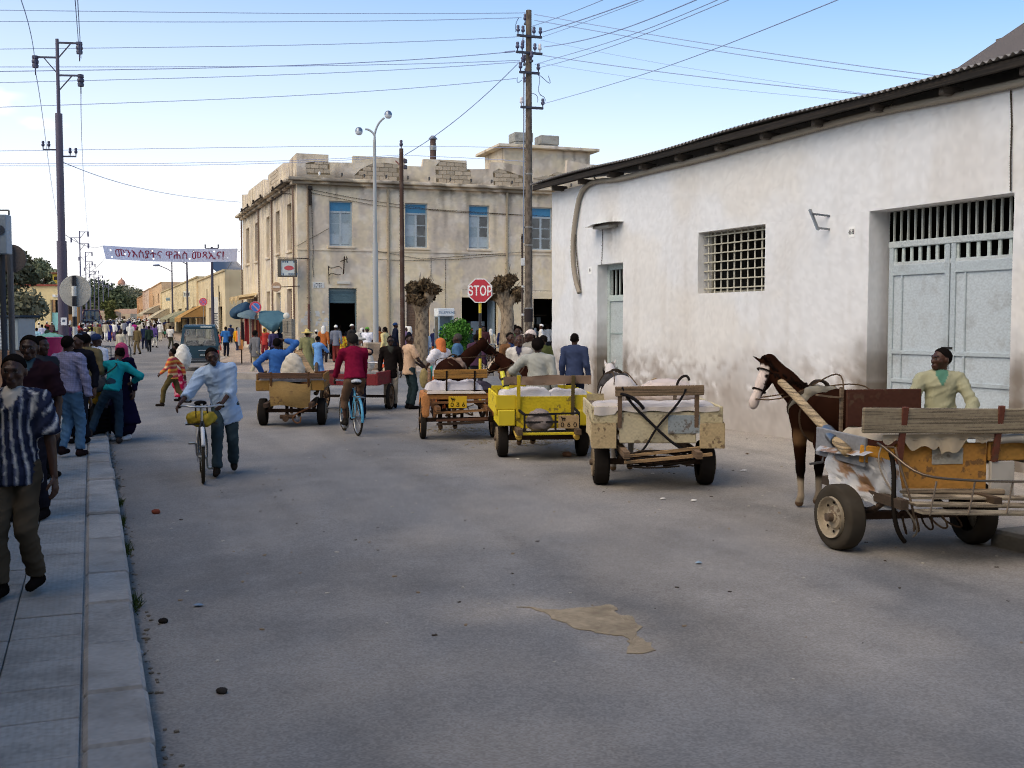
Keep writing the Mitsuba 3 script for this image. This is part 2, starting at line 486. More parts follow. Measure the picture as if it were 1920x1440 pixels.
for a, b in zip(edge[:-1], edge[1:]):
    n = max(1, int(np.linalg.norm(b - a) / 1.1))
    for k in range(n):
        p, q = a + (b - a) * (k + 0.01) / n, a + (b - a) * (k + 0.99) / n
        nn = unit([b[1] - a[1], a[0] - b[0], 0]) * -1
        g = rng.uniform(0.27, 0.36)
        add('kerbstone', bar([*p, 0.1], [*q, 0.1], 0.26, 0.26, bev=0.02), 'stone', (g, g * 0.9, g * 0.8), pv)
m = frame(G(1853, 1022), WD, WN)
struct('gate_kerb', cat([tf(box(0, 9, -3.9, 0, -0.1, 0.15, 0.03), m)]), 'stone', (0.2, 0.19, 0.17), label='low dark stone step in front of the warehouse gate')

# ------------------------------------------------------------------ warehouse with the white wall
def lerp(a, b, t):
    return np.asarray(a) * (1 - t[:, None]) + np.asarray(b) * t[:, None]


def c_white(v):
    x, y, z = v.T
    s = (x - WC[0]) * WD[0] + (y - WC[1]) * WD[1]
    c = lerp(np.array([[.765, .775, .785]]), (.715, .705, .69), sstep(.42, .72, fb(s * 1.0, z * .4, 1.0)))
    c = lerp(c, (.53, .50, .46), sstep(.56, .8, fb(s * 6, z * .45, 2.0, 3)) * sstep(5.5, 1.5, z) * .34)
    c = lerp(c, (.74, .70, .63), sstep(.5, .7, fb(s * .5, z * .6, 8.0)) * .5)
    low = sstep(1.75, .55, z + 1.1 * (fb(s * 1.6, z * 1.6, 3.0) - .5))
    c = lerp(c, lerp(np.array([[.37, .325, .285]]), (.50, .46, .42), fb(s * 5, z * 5, 4.0)), low * .92)
    band = sstep(.40, .75, z) * sstep(1.7, 1.05, z)
    c = lerp(c, (.80, .79, .78), sstep(.47, .57, fb(s * 9, z * 12, 5.0, 5)) * sstep(.35, .6, fb(s * 1.2, z * 1.5, 12.0)) * band * .8)
    c = lerp(c, (.33, .28, .24), sstep(.50, .62, fb(s * 6 + 20, z * 9, 6.0, 5)) * band * .6)
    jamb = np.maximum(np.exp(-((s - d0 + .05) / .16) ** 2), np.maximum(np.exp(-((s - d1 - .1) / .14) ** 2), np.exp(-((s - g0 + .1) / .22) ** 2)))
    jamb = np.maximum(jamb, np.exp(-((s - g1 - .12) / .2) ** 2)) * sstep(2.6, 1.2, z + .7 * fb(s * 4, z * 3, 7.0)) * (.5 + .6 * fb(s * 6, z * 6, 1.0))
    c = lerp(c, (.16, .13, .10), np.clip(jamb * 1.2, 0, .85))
    # streaks below the lamp and damp under the eave
    ls = wall_s(1145)[0]
    c = lerp(c, (.36, .33, .30), np.exp(-((s - ls) / .28) ** 2) * sstep(3.3, 4.2, z) * sstep(4.6, 4.2, z) * sstep(.4, .6, fb(s * 16, z * .8, 2.0)) * .6)
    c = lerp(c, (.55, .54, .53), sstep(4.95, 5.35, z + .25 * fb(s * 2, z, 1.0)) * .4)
    return c * (.94 + .12 * rng.random((len(v), 1)))


MW = frame(WC, WD, WN)


def wall_s(px, py=600):
    r = ray(px, py)
    k = ((WC - EYE) @ WN) / (r @ WN)
    q = EYE + r * k
    return float((q - WC) @ WD), float(q[2])


def wpt(px, py, off=0.0):
    s, z = wall_s(px, py)
    return WC + WD * s + WN * off + [0, 0, z]


d0, d1 = wall_s(1120)[0], wall_s(1168)[0]
w0, w1 = wall_s(1308)[0], wall_s(1433)[0]
g0, g1 = wall_s(1627)[0], wall_s(1896)[0]
DT, WT, WB, GT = 3.34, 3.77, 2.58, 3.75
LEN = 26.0
wh = thing('white_warehouse', 'long white plastered warehouse with grey metal gate and corrugated roof', 'building')
out = rect(0, LEN, -0.1, 5.25).difference(unary_union([rect(d0, d1, -0.2, DT), rect(w0, w1, WB, WT), rect(g0, g1, -0.2, GT)]))
wm = fine(prism(out, 0.42), .12)
wm[0][:, 1] += np.where(wm[0][:, 1] > -.01, .022 * (fb(wm[0][:, 0] * 1.6, wm[0][:, 2] * 1.6, 0.0) - .5) + .006 * fb(wm[0][:, 0] * 9, wm[0][:, 2] * 9, 0.0, 2), 0)
add('wall', tf(wm, MW), 'matte', c_white, wh, 35)
add('end_wall', tf(prism(rect(0.0, 9, -0.1, 5.2), 0.42), frame(WC - WN * 0.42, -WN, -WD)), 'matte', (.6, .57, .53), wh)
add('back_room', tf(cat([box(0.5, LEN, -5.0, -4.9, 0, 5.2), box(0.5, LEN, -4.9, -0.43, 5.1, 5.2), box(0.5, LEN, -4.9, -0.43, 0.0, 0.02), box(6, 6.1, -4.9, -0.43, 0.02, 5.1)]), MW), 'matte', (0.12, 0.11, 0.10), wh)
# roof: corrugated sheets, fascia, rafters
pitch = 0.12
us = np.arange(-0.35, LEN, pitch / 6)
rf = add('roof', tf(grid(lambda s, t: np.stack([s, t, 5.46 + (0.45 - t) * 0.16 + 0.022 * np.sin(s * 2 * np.pi / pitch) + 0.03 * np.sin(s * 0.9) * (t > 0)], -1), us, np.array([0.46, 0.0, -2.0, -8.0])), MW), 'matte', (0.30, 0.28, 0.26), wh, True)
add('fascia', tf(box(-0.3, LEN, 0.36, 0.40, 5.30, 5.425, 0.01), MW), 'wood', C('#262220'), wh)
add('eave_board', tf(grid(lambda s, t: np.stack([s, t, 5.36 + (0.45 - t) * 0.12], -1), np.array([-0.2, LEN]), np.array([0.36, -0.2])), MW), 'wood', C('#2f2a27'), wh)
for k in range(18):
    s = 0.55 + 1.36 * k
    add('rafter', tf(box(s, s + 0.10, -0.1, 0.30, 5.21, 5.33, 0.012), MW), 'wood', C('#544d47'), wh)
# higher gabled roof at the near end
a = D(1765, 155, 16.2)
V = -WN
pr_ = [a + V * t + [0, 0, 0.60 * t] for t in (-0.02, 5.0)]
up = add('gable_roof', (np.array([pr_[0], pr_[1], pr_[1] + WD * 8, pr_[0] + WD * 8, pr_[0] + [0, 0, .06], pr_[1] + [0, 0, .06], pr_[1] + WD * 8 + [0, 0, .06], pr_[0] + WD * 8 + [0, 0, .06]]),
     np.array([[0, 1, 2], [0, 2, 3], [4, 6, 5], [4, 7, 6], [0, 5, 1], [0, 4, 5]])), 'matte', (0.15, 0.135, 0.13), wh)
for t in (0.55, 1.45, 2.4, 3.3):
    p_ = a + V * t + [0, 0, 0.6 * t - 0.10]
    add('purlin', bar(p_ - WD * 0.30, p_ + WD * 6, 0.10, 0.14), 'wood', C('#8a8078'), wh)
gp = sg.Polygon([(.6, 5.4), (6, 5.4), (6, 9.0), (.6, 5.7)])
add('gable_wall', tf(prism(gp, 0.3), frame(WC + WD * float((a - WC) @ WD + 0.95) - WN * 0.45, V, -WD)), 'matte', (.6, .57, .53), wh)
# hose-like cable along the eave
pts = [wpt(*q, 0.07) for q in ((1091, 549), (1083, 520), (1079, 485), (1080, 440), (1086, 395), (1094, 362), (1112, 344), (1150, 338), (1210, 325), (1290, 306), (1400, 277), (1520, 245), (1640, 214), (1760, 190), (1900, 160))]
pts.append(pts[-1] + WD * 3)
add('conduit', tube(curve(pts, 70), 0.055, 9), 'matte', C('#a39a8c'), wh, True)
pts = [wpt(*q, 0.04) for q in ((1082, 440), (1084, 480), (1088, 515), (1091, 545))]
add('loose_cable', tube(curve(pts, 14), 0.014, 6), 'matte', C('#5f5a53'), wh)
for q in ((1121, 342), (1212, 324), (1330, 296), (1500, 250), (1680, 205)):
    add('bracket', rod(wpt(*q, 0.0), wpt(q[0], q[1] - 9, 0.10), 0.018), 'matte', C('#6e665c'), wh)
add('wire', tube([wpt(1897, 170, 0.02), wpt(1899, 230, 0.02), wpt(1898, 300, 0.03), wpt(1897, 358, 0.02)], 0.012, 6), 'matte', C('#4a4640'), wh)
# small door
dr_ = add('side_door', tf(box(d0 + .03, d1 - .03, -0.34, -0.30, 0.05, 2.55), MW), 'iron_blue', C('#b0b9ba'), wh)
wd = d1 - d0
for x0, x1, z0, z1 in ((d0 + .03, d1 - .03, 2.50, 2.64), (d0 + .03, d1 - .03, 3.22, DT), (d0 + .0, d0 + .10, 0.05, DT), (d1 - .12, d1, 0.05, DT), (d0 + .62 * wd, d0 + .62 * wd + .05, 0.05, 2.5)):
    add('door_frame', tf(box(x0, x1, -0.31, -0.26, z0, z1, 0.006), MW), 'iron_blue', C('#b4c0be'), dr_)
for k in range(6):
    x0 = d0 + .14 + k * (wd - .28) / 5
    add('door_bar', tf(box(x0 - .016, x0 + .016, -0.33, -0.30, 2.62, 3.25), MW), 'iron_blue', C('#bcc5c2'), dr_)
for z in (0.9, 1.75):
    add('door_rail', tf(box(d0 + .1, d1 - .12, -0.30, -0.285, z, z + .03), MW), 'iron_blue', C('#98a8a8'), dr_)
add('bolt', tf(cat([box(d1 - .32, d1 - .08, -0.285, -0.25, 1.33, 1.37), box(d1 - .34, d1 - .27, -0.29, -0.24, 1.28, 1.43)]), MW), 'metal', C('#40403e'), dr_)
# barred window
wn = add('barred_window', tf(cat([box(w0, w1, -0.36, -0.32, WT - .05, WT), box(w0, w1, -0.36, -0.32, WB, WB + .05), box(w0, w0 + .05, -0.36, -0.32, WB, WT), box(w1 - .05, w1, -0.36, -0.32, WB, WT)]), MW), 'matte', C('#8e8b80'), wh)
for k in range(10):
    x0 = w0 + (k + 0.5) * (w1 - w0) / 10
    add('window_bar', tf(box(x0 - .013, x0 + .013, -0.19, -0.165, WB, WT, 0.004), MW), 'matte', C('#c9c6b8'), wn)
for k in range(7):
    z = WB + (k + 0.55) * (WT - WB) / 7
    add('window_bar', tf(box(w0, w1, -0.16, -0.135, z - .012, z + .012, 0.004), MW), 'matte', C('#bdb9a8'), wn)
# gate
gm_, GL = (g0 + g1) / 2, 3.17
gk = add('gate', tf(cat([box(g0 + .12, g1 - .02, -0.36, -0.28, GL, GL + .10, .01), box(g0 + .12, g1 - .02, -0.35, -0.30, 2.88, 2.95)]), MW), 'iron_blue', C('#b9c1c3'), wh)
for x0, x1 in ((g0 + .13, gm_ - .012), (gm_ + .012, g1 - .03)):
    pnl = add('gate_leaf', tf(box(x0, x1, -0.345, -0.32, 0.06, 2.9), MW), 'iron_blue', C('#b6c0c6'), wh)
    for a0, a1, z0, z1 in ((x0, x0 + .09, .06, GL), (x1 - .09, x1, .06, GL), (x0 + .09, x1 - .09, 2.74, 2.90), (x0 + .09, x1 - .09, 1.52, 1.585), (x0 + .09, x1 - .09, 1.08, 1.14), (x0 + .09, x1 - .09, .06, .2), (x0 + .26, x0 + .285, 1.14, 2.74)):
        add('gate_rail', tf(box(a0, a1, -0.32, -0.29, z0, z1, .006), MW), 'iron_blue', C('#aeb9bf'), pnl)
    for k in range(7):
        xx = x0 + .1 + (k + .0) * (x1 - x0 - .2) / 6
        add('gate_bar', tf(box(xx - .028, xx + .028, -0.345, -0.315, 2.9, GL, .004), MW), 'iron_blue', C('#b7c2bf'), pnl)
for k in range(18):
    xx = g0 + .2 + k * (g1 - g0 - .24) / 17
    add('grille_bar', tf(box(xx - .014, xx + .014, -0.34, -0.31, GL + .1, GT), MW), 'iron_blue', C('#a9aea8'), gk)
add('padlock', tf(cat([box(gm_ - .05, gm_ + .03, -0.29, -0.25, 1.52, 1.60, .01), box(gm_ - .12, gm_ + .08, -0.295, -0.275, 1.62, 1.65)]), MW), 'metal', C('#3c3b39'), gk)
# lamp, bracket, number plates
p0, p1 = wpt(1128, 428, 0.0), wpt(1158, 424, 0.0)
lm = add('wall_lamp', cat([bar(p0 + WN * .16, p1 + WN * .16, .16, .07, bev=.02), bar(p1 + WN * 0.0, p1 + WN * .2, .05, .05)]), 'gloss', C('#8c8a84'), wh)
hm = grid(lambda s, t: np.stack([s, t, 0.07 - 0.25 * (t - .1) ** 2 - 0.04 * (s < .1)], -1), np.linspace(-.25, 1.0, 6), np.linspace(-.05, .38, 6))
add('lamp_hood', tf(hm, frame(p0, WD, WN)), 'metal', C('#9a968e'), lm)
add('lamp_wire', tube([wpt(1131, 430, .02), wpt(1130, 470, .015), wpt(1129, 496, .015)], .008, 5), 'matte', C('#59544d'), lm)
add('iron_bracket', cat([bar(wpt(1541, 394, .25), wpt(1554, 432, .22), .05, .03), bar(wpt(1556, 405, 0), wpt(1545, 402, .25), .03, .03), bar(wpt(1556, 430, 0), wpt(1552, 428, .23), .03, .03)]), 'metal', C('#8b8f93'), wh)
for (px, py, w, h, txt) in ((1598, 435, .13, .17, '68'), (1107, 507, .15, .17, '8')):
    s, z = wall_s(px, py)
    pl = add('number_plate', tf(box(s - w / 2, s + w / 2, 0.002, 0.014, z - h / 2, z + h / 2, .004), MW), 'gloss', C('#f2f2ee'), wh)
    add('digits', tf(mv(letters(txt, .075, .004), (s, .0145, z - .035)), MW), 'matte', C('#33343c'), pl)

# ------------------------------------------------------------------ old two-storey corner building
BZ = 0.2


def c_beige(v):
    x, y, z = v.T
    s = x * FU[0] + y * FU[1] + (x * FN[0] + y * FN[1]) * 1.3
    c = lerp(np.array([[.74, .635, .475]]), (.63, .54, .41), sstep(.4, .7, fb(s * .7, z * .5, 1.0)))
    c = lerp(c, (.78, .66, .44), sstep(6.2, 4.2, z) * 1.1 * fb(s * .4, z * .8, 5.0))
    c = lerp(c, (.55, .48, .42), sstep(.48, .66, fb(s * 1.7, z * 1.1, 9.0)) * .7)
    c = lerp(c, (.78, .71, .62), sstep(.56, .64, fb(s * 3.1, z * 2.4, 2.0)) * .5 * sstep(2.5, 4, z))
    c = lerp(c, (.22, .18, .14), sstep(.54, .78, fb(s * 3.5, z * .35, 3.0, 3)) * .65 * sstep(3.0, 9.0, z))
    c = lerp(c, (.10, .09, .075), sstep(.40, .58, fb(s * 1.5, z * 3, 2.0)) * sstep(8.2, 8.5, z) * sstep(9.4, 8.8, z) * .65)
    c = lerp(c, (.62, .6, .57), sstep(.54, .59, fb(s * 2.5, z * 2.5, 4.0)) * sstep(2.6, 1.2, z + fb(s, z, 1.0)) * .7)
    c = lerp(c, (.24, .21, .19), sstep(1.2, .3, z + fb(s * 2, z * 2, 6.0)) * .6)
    return c * [1.02, 1.0, .96] * (.92 + .16 * rng.random((len(v), 1)))


MF, ML = frame(FO, FU, FN), frame(FO, SU, SN)


def face_pt(px, py, O, U, N):
    r = ray(px, py)
    q = EYE + r * (((O - EYE) @ N) / (r @ N))
    return float((q - O) @ U), float(q[2])


ff = lambda px, py: face_pt(px, py, FO, FU, FN)
fl = lambda px, py: face_pt(px, py, FO, SU, SN)
ob = thing('old_corner_building', 'beige two-storey corner building with broken parapet and blue window tops', 'building')
CZ = 8.70          # cornice height
ups = [(617, 661, 376, 461), (759, 802, 380, 464), (879, 918, 384, 466), (995, 1036, 388, 468)]
U_ = []
for a, b, c, d in ups:
    s0, zt = ff(a, c); s1, _ = ff(b, c); _, zb = ff(a, d)
    U_.append((s0, s1, zb, zt))
s0, zt = ff(616, 540); s1, _ = ff(669, 540)
shut = (s0, s1, BZ, zt)
tw = (ff(762, 560)[0], ff(806, 560)[0], BZ + 0.75, ff(762, 540)[1])
op1 = (ff(866, 560)[0], ff(934, 560)[0], BZ, ff(866, 542)[1])
op2 = (ff(1000, 560)[0], ff(1060, 560)[0], BZ, ff(1000, 545)[1])
FL = 25.0
holes = [rect(a, b, c, d) for a, b, c, d in U_ + [tw]] + [rect(a, b, c - 1, d) for a, b, c, d in (shut, op1, op2)]
add('wall', tf(prism(rect(0, FL, 0, CZ).difference(unary_union(holes)), 0.35), MF), 'plaster_beige', None, ob)
L_ = []
for a, b, c, d in ((538, 546, 380, 469), (517, 524, 394, 474), (499, 505, 405, 482), (478, 484, 416, 489), (461, 467, 426, 494)):
    s0, zt = fl(b, c); s1, _ = fl(a, c); _, zb = fl(b, d)
    L_.append((s0, s1, zb, zt))
Lg = []
for a, b, c, d in ((538, 547, 541, 620), (518, 526, 548, 620), (500, 506, 546, 620), (467, 483, 556, 620)):
    s0, zt = fl(b, c); s1, _ = fl(a, c)
    Lg.append((s0, s1, BZ + (0.9 if a > 490 else 0), zt))
add('side_wall', tf(prism(rect(0.352, 19.8, 0, CZ).difference(unary_union([rect(a, b, c, d) for a, b, c, d in L_] + [rect(a, b, c, d) for a, b, c, d in Lg])), 0.35), ML), 'plaster_beige', None, ob)
add('back_wall', tf(box(0.2, FL, -18, -17.7, 0, CZ), MF), 'matte', C('#a08c70'), ob)
add('roof', tf(box(0.5, FL, -17.6, -0.4, CZ - .3, CZ - .1), MF), 'stone', (.3, .26, .2), ob)
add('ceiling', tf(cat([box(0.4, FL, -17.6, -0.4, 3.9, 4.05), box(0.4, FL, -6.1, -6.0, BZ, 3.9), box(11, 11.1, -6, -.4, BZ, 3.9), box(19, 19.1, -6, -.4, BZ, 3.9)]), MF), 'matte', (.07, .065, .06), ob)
add('upper_partition', tf(box(0.4, FL, -5.1, -5.0, 4.06, CZ - .3), MF), 'matte', (.25, .23, .2), ob)
co = add('cornice', cat([tf(box(-0.45, FL, 0.0, 0.45, CZ, CZ + .16, .03), MF), tf(box(-0.22, FL, 0.0, 0.22, CZ - .14, CZ - .002, .02), MF), tf(box(0.452, 19.9, 0.0, 0.45, CZ, CZ + .16, .03), ML), tf(box(0.222, 19.9, 0.0, 0.22, CZ - .14, CZ - .002, .02), ML)]), 'plaster_beige', None, ob)
add('string_course', tf(cat([box(-0.05, FL, 0.0, 0.05, ff(555, 466)[1] - .06, ff(555, 466)[1])]), MF), 'plaster_beige', None, ob)
# parapet: broken battlements with bare blocks
top = [(0, 287), (557, 287), (616, 290), (616, 304), (662, 305), (662, 292), (760, 296), (760, 311), (792, 312), (794, 298), (875, 301), (876, 317), (918, 317), (919, 304), (945, 305), (984, 312), (992, 322), (1030, 330), (1045, 322), (1062, 326), (1064, 300), (1100, 308)]
P_ = []
for px, py in top[1:]:
    P_.append(ff(px, py))
P_ = [(0.0, P_[0][1])] + P_[1:]
last = P_[-1]
par = sg.Polygon([(0, CZ + .16)] + P_ + [(FL, last[1]), (FL, CZ + .16)]).buffer(0)
bare = [sg.Polygon([ff(*q) for q in poly]) for poly in (
    [(573, 306), (590, 302), (618, 304), (619, 328), (575, 327)],
    [(664, 329), (675, 318), (690, 310), (700, 306), (722, 305), (748, 309), (749, 342), (690, 338), (666, 333)],
    [(816, 312), (826, 302), (874, 306), (883, 322), (884, 346), (818, 342)],
    [(924, 322), (936, 316), (980, 330), (984, 352), (926, 350)], [(1000, 334), (1020, 330), (1040, 322), (1060, 322), (1062, 340), (1000, 350)])]
bu = unary_union([b.buffer(0) for b in bare])
plast = par.difference(bu.buffer(0))
pp = add('parapet', tf(prism(plast, 0.28), MF), 'plaster_beige', None, ob)
add('mortar', tf(mv(prism(par.intersection(bu.buffer(.02)), 0.2), (0, -0.045, 0)), MF), 'matte', C('#85765f'), pp)
bl, bh = 0.42, 0.21
z, row = CZ + .2, 0
while z < 11:
    s = -0.2 + (row % 2) * bl / 2
    while s < FL:
        g = rect(s + .012, s + bl - .012, z + .012, z + bh - .012).intersection(bu).intersection(par)
        if g.geom_type == 'Polygon' and g.area > 0.03:
            add('block', tf(mv(prism(g, 0.05), (0, 0.002 + float(rng.uniform(-.035, -.006)), 0)), MF), 'grime', C('#b5a690') * rng.uniform(.82, 1.15), pp)
        s += bl
    z += bh; row += 1
Q = [fl(556, 287), fl(543, 300), fl(542, 306), fl(533, 308), fl(532, 305), fl(503, 328), fl(502, 338), fl(494, 336), fl(466, 358), fl(465, 364), fl(453, 365)]
Q = [(0.282, P_[0][1])] + [(max(.29, q[0]), q[1]) for q in Q[1:]] + [(19.8, Q[-1][1])]
sp = sg.Polygon([(0.282, CZ + .16)] + Q + [(19.8, CZ + .16)]).buffer(0)
sb = sg.Polygon([(5.2, 9.1), (8.2, 9.0), (8.0, 10.0), (5.6, 9.95)])
add('side_parapet', tf(prism(sp.difference(sb), 0.28), ML), 'plaster_beige', None, ob)
add('mortar', tf(mv(prism(sp.intersection(sb.buffer(.02)), .2), (0, -.05, 0)), ML), 'matte', C('#85765f'), pp)
for r_ in range(5):
    for k in range(9):
        g = rect(5.0 + k * bl + (r_ % 2) * .2 + .012, 5.0 + (k + 1) * bl + (r_ % 2) * .2 - .012, 9.0 + r_ * bh + .012, 9.0 + (r_ + 1) * bh - .012).intersection(sb)
        if g.geom_type == 'Polygon' and g.area > .03:
            add('block', tf(mv(prism(g, .05), (0, -.01, 0)), ML), 'grime', C('#b5a690') * rng.uniform(.82, 1.15), pp)
for k in range(13):
    s = 1.0 + k * 1.07
    add('insulator_pin', tf(cat([box(s - .02, s + .02, .28, .46, CZ + .25, CZ + .29), box(s - .045, s + .045, .36, .45, CZ + .28, CZ + .42, .02)]), MF), 'gloss', C('#4a4540') if k else C('#e8e6e0'), ob)

# windows of the upper floor
for i, (a, b, c, d) in enumerate(U_):
    wk = add('window', tf(cat([box(a, b, -.22, -.14, c, c + .07), box(a, b, -.22, -.14, d - .06, d), box(a, a + .07, -.22, -.14, c + .07, d - .06), box(b - .07, b, -.22, -.14, c + .07, d - .06),
                               box(a + .07, b - .07, -.215, -.145, d - .56, d - .47), box((a + b) / 2 - .05, (a + b) / 2 + .05, -.215, -.145, c + .07, d - .56)]), MF), 'worn', C('#aab4b8'), ob)
    add('transom', tf(box(a + .07, b - .07, -.19, -.17, d - .47, d - .06), MF), 'worn', C('#4c84a8'), wk)
    add('sill', tf(box(a - .1, b + .1, -.1, .09, c - .11, c - .002, .015), MF), 'plaster_beige', None, wk)
    zz = np.linspace(c + .07, d - .56, 4)
    for h_ in (0, 1):
        x0, x1 = ((a + .07, (a + b) / 2 - .05), ((a + b) / 2 + .05, b - .07))[h_]
        for j in range(3):
            add('glazing_bar', tf(box(x0, x1, -.2, -.16, zz[j] - .02 * (j > 0), zz[j] + .02), MF), 'worn', C('#aab4b8'), wk) if j else None
            opaque = (i == 0) or (h_ == 0 and i in (1, 2)) or (i == 2 and j == 0)
            if opaque:
                add('panel', tf(box(x0, x1, -.185, -.175, zz[j] + .02, zz[j + 1] - .02), MF), 'worn', C('#a9b5bb') if rng.random() < .7 else C('#93a2a8'), wk)
            else:
                add('pane', tf(grid(lambda s, z: np.stack([s, s * 0 - .18, z], -1), np.array([x0, x1]), np.array([zz[j] + .02, zz[j + 1] - .02])), MF), 'glass', parent=wk)
for a, b, c, d in L_:
    add('window', tf(cat([box(a, b, -.25, -.18, c, d)]), ML), 'worn', C('#6b5d49'), ob)
    add('sill', tf(box(a - .12, b + .12, -.1, .10, c - .12, c - .002, .015), ML), 'plaster_beige', None, ob)
for j, (a, b, c, d) in enumerate(Lg):
    w_ = add('shutter', tf(cat([box(a, b, -.3, -.22, c, d)]), ML), 'worn', C('#4d5f74') if j == 1 else C('#5f4a42'), ob)
    for k in range(int((d - c) / .14)):
        add('slat', tf(box(a, b, -.22, -.2, c + .14 * k + .02, c + .14 * k + .12), ML), 'worn', C('#63748a') if j == 1 else C('#6b554b'), w_)
# ground floor: half-raised roller shutter, brown shutter, two dark shop openings
a, b, c, d = shut
zs = ff(616, 568)[1]
sh = add('roller_shutter', tf(box(a, b, -.26, -.24, zs, d), MF), 'iron_blue', C('#6f848c'), ob)
for k in range(int((d - zs) / .11)):
    add('slat', tf(box(a, b, -.24, -.215, zs + .11 * k + .012, zs + .11 * (k + 1), .008), MF), 'iron_blue', C('#7d929a') if k > 4 else C('#5d747b'), sh)
add('shutter_rail', tf(cat([box(a, a + .06, -.2, -.1, BZ, d), box(b - .06, b, -.2, -.1, BZ, d)]), MF), 'iron_blue', C('#5f7176'), sh)
a, b, c, d = tw
sh = add('brown_shutter', tf(box(a, b, -.24, -.2, c, d), MF), 'worn', C('#66503f'), ob)
for k in range(int((d - c) / .13)):
    add('slat', tf(box(a, b, -.2, -.175, c + .13 * k + .015, c + .13 * (k + 1), .008), MF), 'worn', C('#775f4d'), sh)
add('ledge', tf(box(a - .15, b + .15, 0, .12, c - .1, c - .002, .02), MF), 'plaster_beige', None, ob)
for a, b, c, d in (op1, op2):
    add('lintel', tf(box(a - .05, b + .05, -.15, .03, d - .42, d - .02, .02), MF), 'plaster_beige', None, ob)
a, b, c, d = op1
add('open_door', tf(box(b - .16, b - .06, -1.3, -.36, BZ, d - .5), MF), 'iron_blue', C('#8293a0'), ob)
add('counter', tf(cat([box(a + .3, a + 1.5, -1.6, -.9, BZ, 1.1), box(b - .95, b - .2, -2.2, -1.6, BZ, 2.1)]), MF), 'gloss', C('#aab4bb'), ob)
a, b, c, d = op2
sf = add('shop_shelf', tf(cat([box(a + .1, b, -3.0, -2.6, z_, z_ + .05) for z_ in (.7, 1.3, 1.9, 2.4)] + [box(a + .1, a + .16, -3, -2.6, BZ, 2.5)]), MF), 'wood', C('#6b6358'), ob)
for k in range(14):
    x0, z_ = a + .2 + (k % 5) * .33 + rng.uniform(0, .05), (.75, 1.35, 1.95)[k // 5]
    add('package', tf(box(x0, x0 + rng.uniform(.16, .27), -2.9, -2.65, z_, z_ + rng.uniform(.2, .42)), MF), 'gloss', C(('#c9c9c2', '#a8b4b8', '#d8d6cc', '#8d9aa0', '#b9b2a2')[k % 5]), sf)
add('fridge', tf(box(a + .12, a + .8, -2.2, -1.6, BZ, 1.75, .03), MF), 'gloss', C('#c5ccd0'), ob)
# drainpipes, cables, conduits
for px, c_, r_ in ((578, '#8d7a66', .05), (728, '#a3947c', .06), (950, '#a3947c', .06)):
    s = ff(px, 500)[0]
    add('drainpipe', tf(cat([rod((s, .09, 2.2 if px == 578 else BZ), (s, .09, CZ - .15), r_), rod((s, .09, BZ), (s, .09, 2.2), r_ * .8)] + [box(s - .08, s + .08, 0, .15, z_, z_ + .05) for z_ in (1.5, 3.2, 5.0)]), MF), 'worn', C(c_), ob, 40)
for px in (455, 487, 512, 553):
    s = fl(px, 440)[0]
    if s > .1:
        add('drainpipe', tf(rod((s, .08, BZ), (s, .08, CZ - .15), .045), ML), 'worn', C('#77645a'), ob, 40)
s = ff(578, 540)[0]
add('downpipe', tf(rod((s, .13, BZ), (s, .13, 2.9), .06), MF), 'worn', C('#6d4a40'), ob, 40)
for pts in ([(584, 356), (660, 371), (800, 392), (990, 404)], [(584, 362), (700, 385), (860, 398), (1030, 406)], [(556, 462), (610, 432), (617, 428)], [(702, 470), (790, 486), (900, 478), (1000, 472)], [(700, 486), (760, 489), (860, 486), (950, 478)],
            [(808, 480), (807, 560)], [(835, 486), (835, 578)], [(584, 360), (585, 430), (587, 470), (586, 500), (588, 520)]):
    q = [ff(*p_) for p_ in pts]
    add('wall_cable', tf(tube([(s, .05, z) for s, z in q], .012, 5), MF), 'matte', C('#4b4238'), ob)
k = ff(580, 352)
add('meter_bracket', tf(cat([box(k[0] - .04, k[0] + .06, .05, .2, ff(580, 385)[1], k[1]), box(k[0] - .1, k[0] + .1, .05, .28, k[1] - .1, k[1] + .05)]), MF), 'matte', C('#3d3834'), ob)
for (x0, x1, y_) in ((551, 529, 358), (551, 529, 377), (509, 491, 382), (483, 468, 397)):
    s1, z = fl(x1, y_); s0, _ = fl(x0, y_)
    s0 = max(s0, .1)
    br = add('wire_bracket', tf(cat([box(s0, s1, .5, .56, z - .04, z + .02), box(s0, s0 + .05, 0, .56, z - .04, z)] + [box(s0 + q * (s1 - s0) - .05, s0 + q * (s1 - s0) + .05, .48, .58, z + .02, z + .16, .02) for q in (.1, .9)]), ML), 'matte', C('#3f3a36'), ob)
# old iron sign frame, plates, posters
pts = [(615, 504), (620, 500), (630, 503), (636, 505)]
q = [ff(*p_) for p_ in ((615, 499), (622, 503), (632, 500), (640, 504))]
q2 = [ff(*p_) for p_ in ((616, 517), (623, 513), (630, 515), (638, 514))]
k0, k1 = ff(645, 481), ff(643, 514)
add('iron_sign_frame', tf(cat([tube(curve([(s, .12, z) for s, z in q], 12), .018, 5), tube(curve([(s, .12, z) for s, z in q2], 12), .018, 5), rod((k0[0], .12, k0[1]), (k1[0], .12, k1[1]), .03), rod((q[0][0], .12, q[0][1]), (q2[0][0], .12, q2[0][1] - .4), .02),
                               rod((k0[0] - .2, .12, k0[1] - .25), (k0[0] + .15, .12, k0[1] - .1), .02), rod((k0[0] + .1, .12, k0[1]), (k0[0] + .12, .12, k0[1] - .3), .02)]), MF), 'matte', C('#3b342e'), ob)
(a, zt_), (b, zb_) = ff(586, 529), ff(608, 540)
pl = add('street_name_plate', tf(box(a, b, .002, .03, zb_, zt_, .01), MF), 'gloss', C('#dcdad2'), ob)
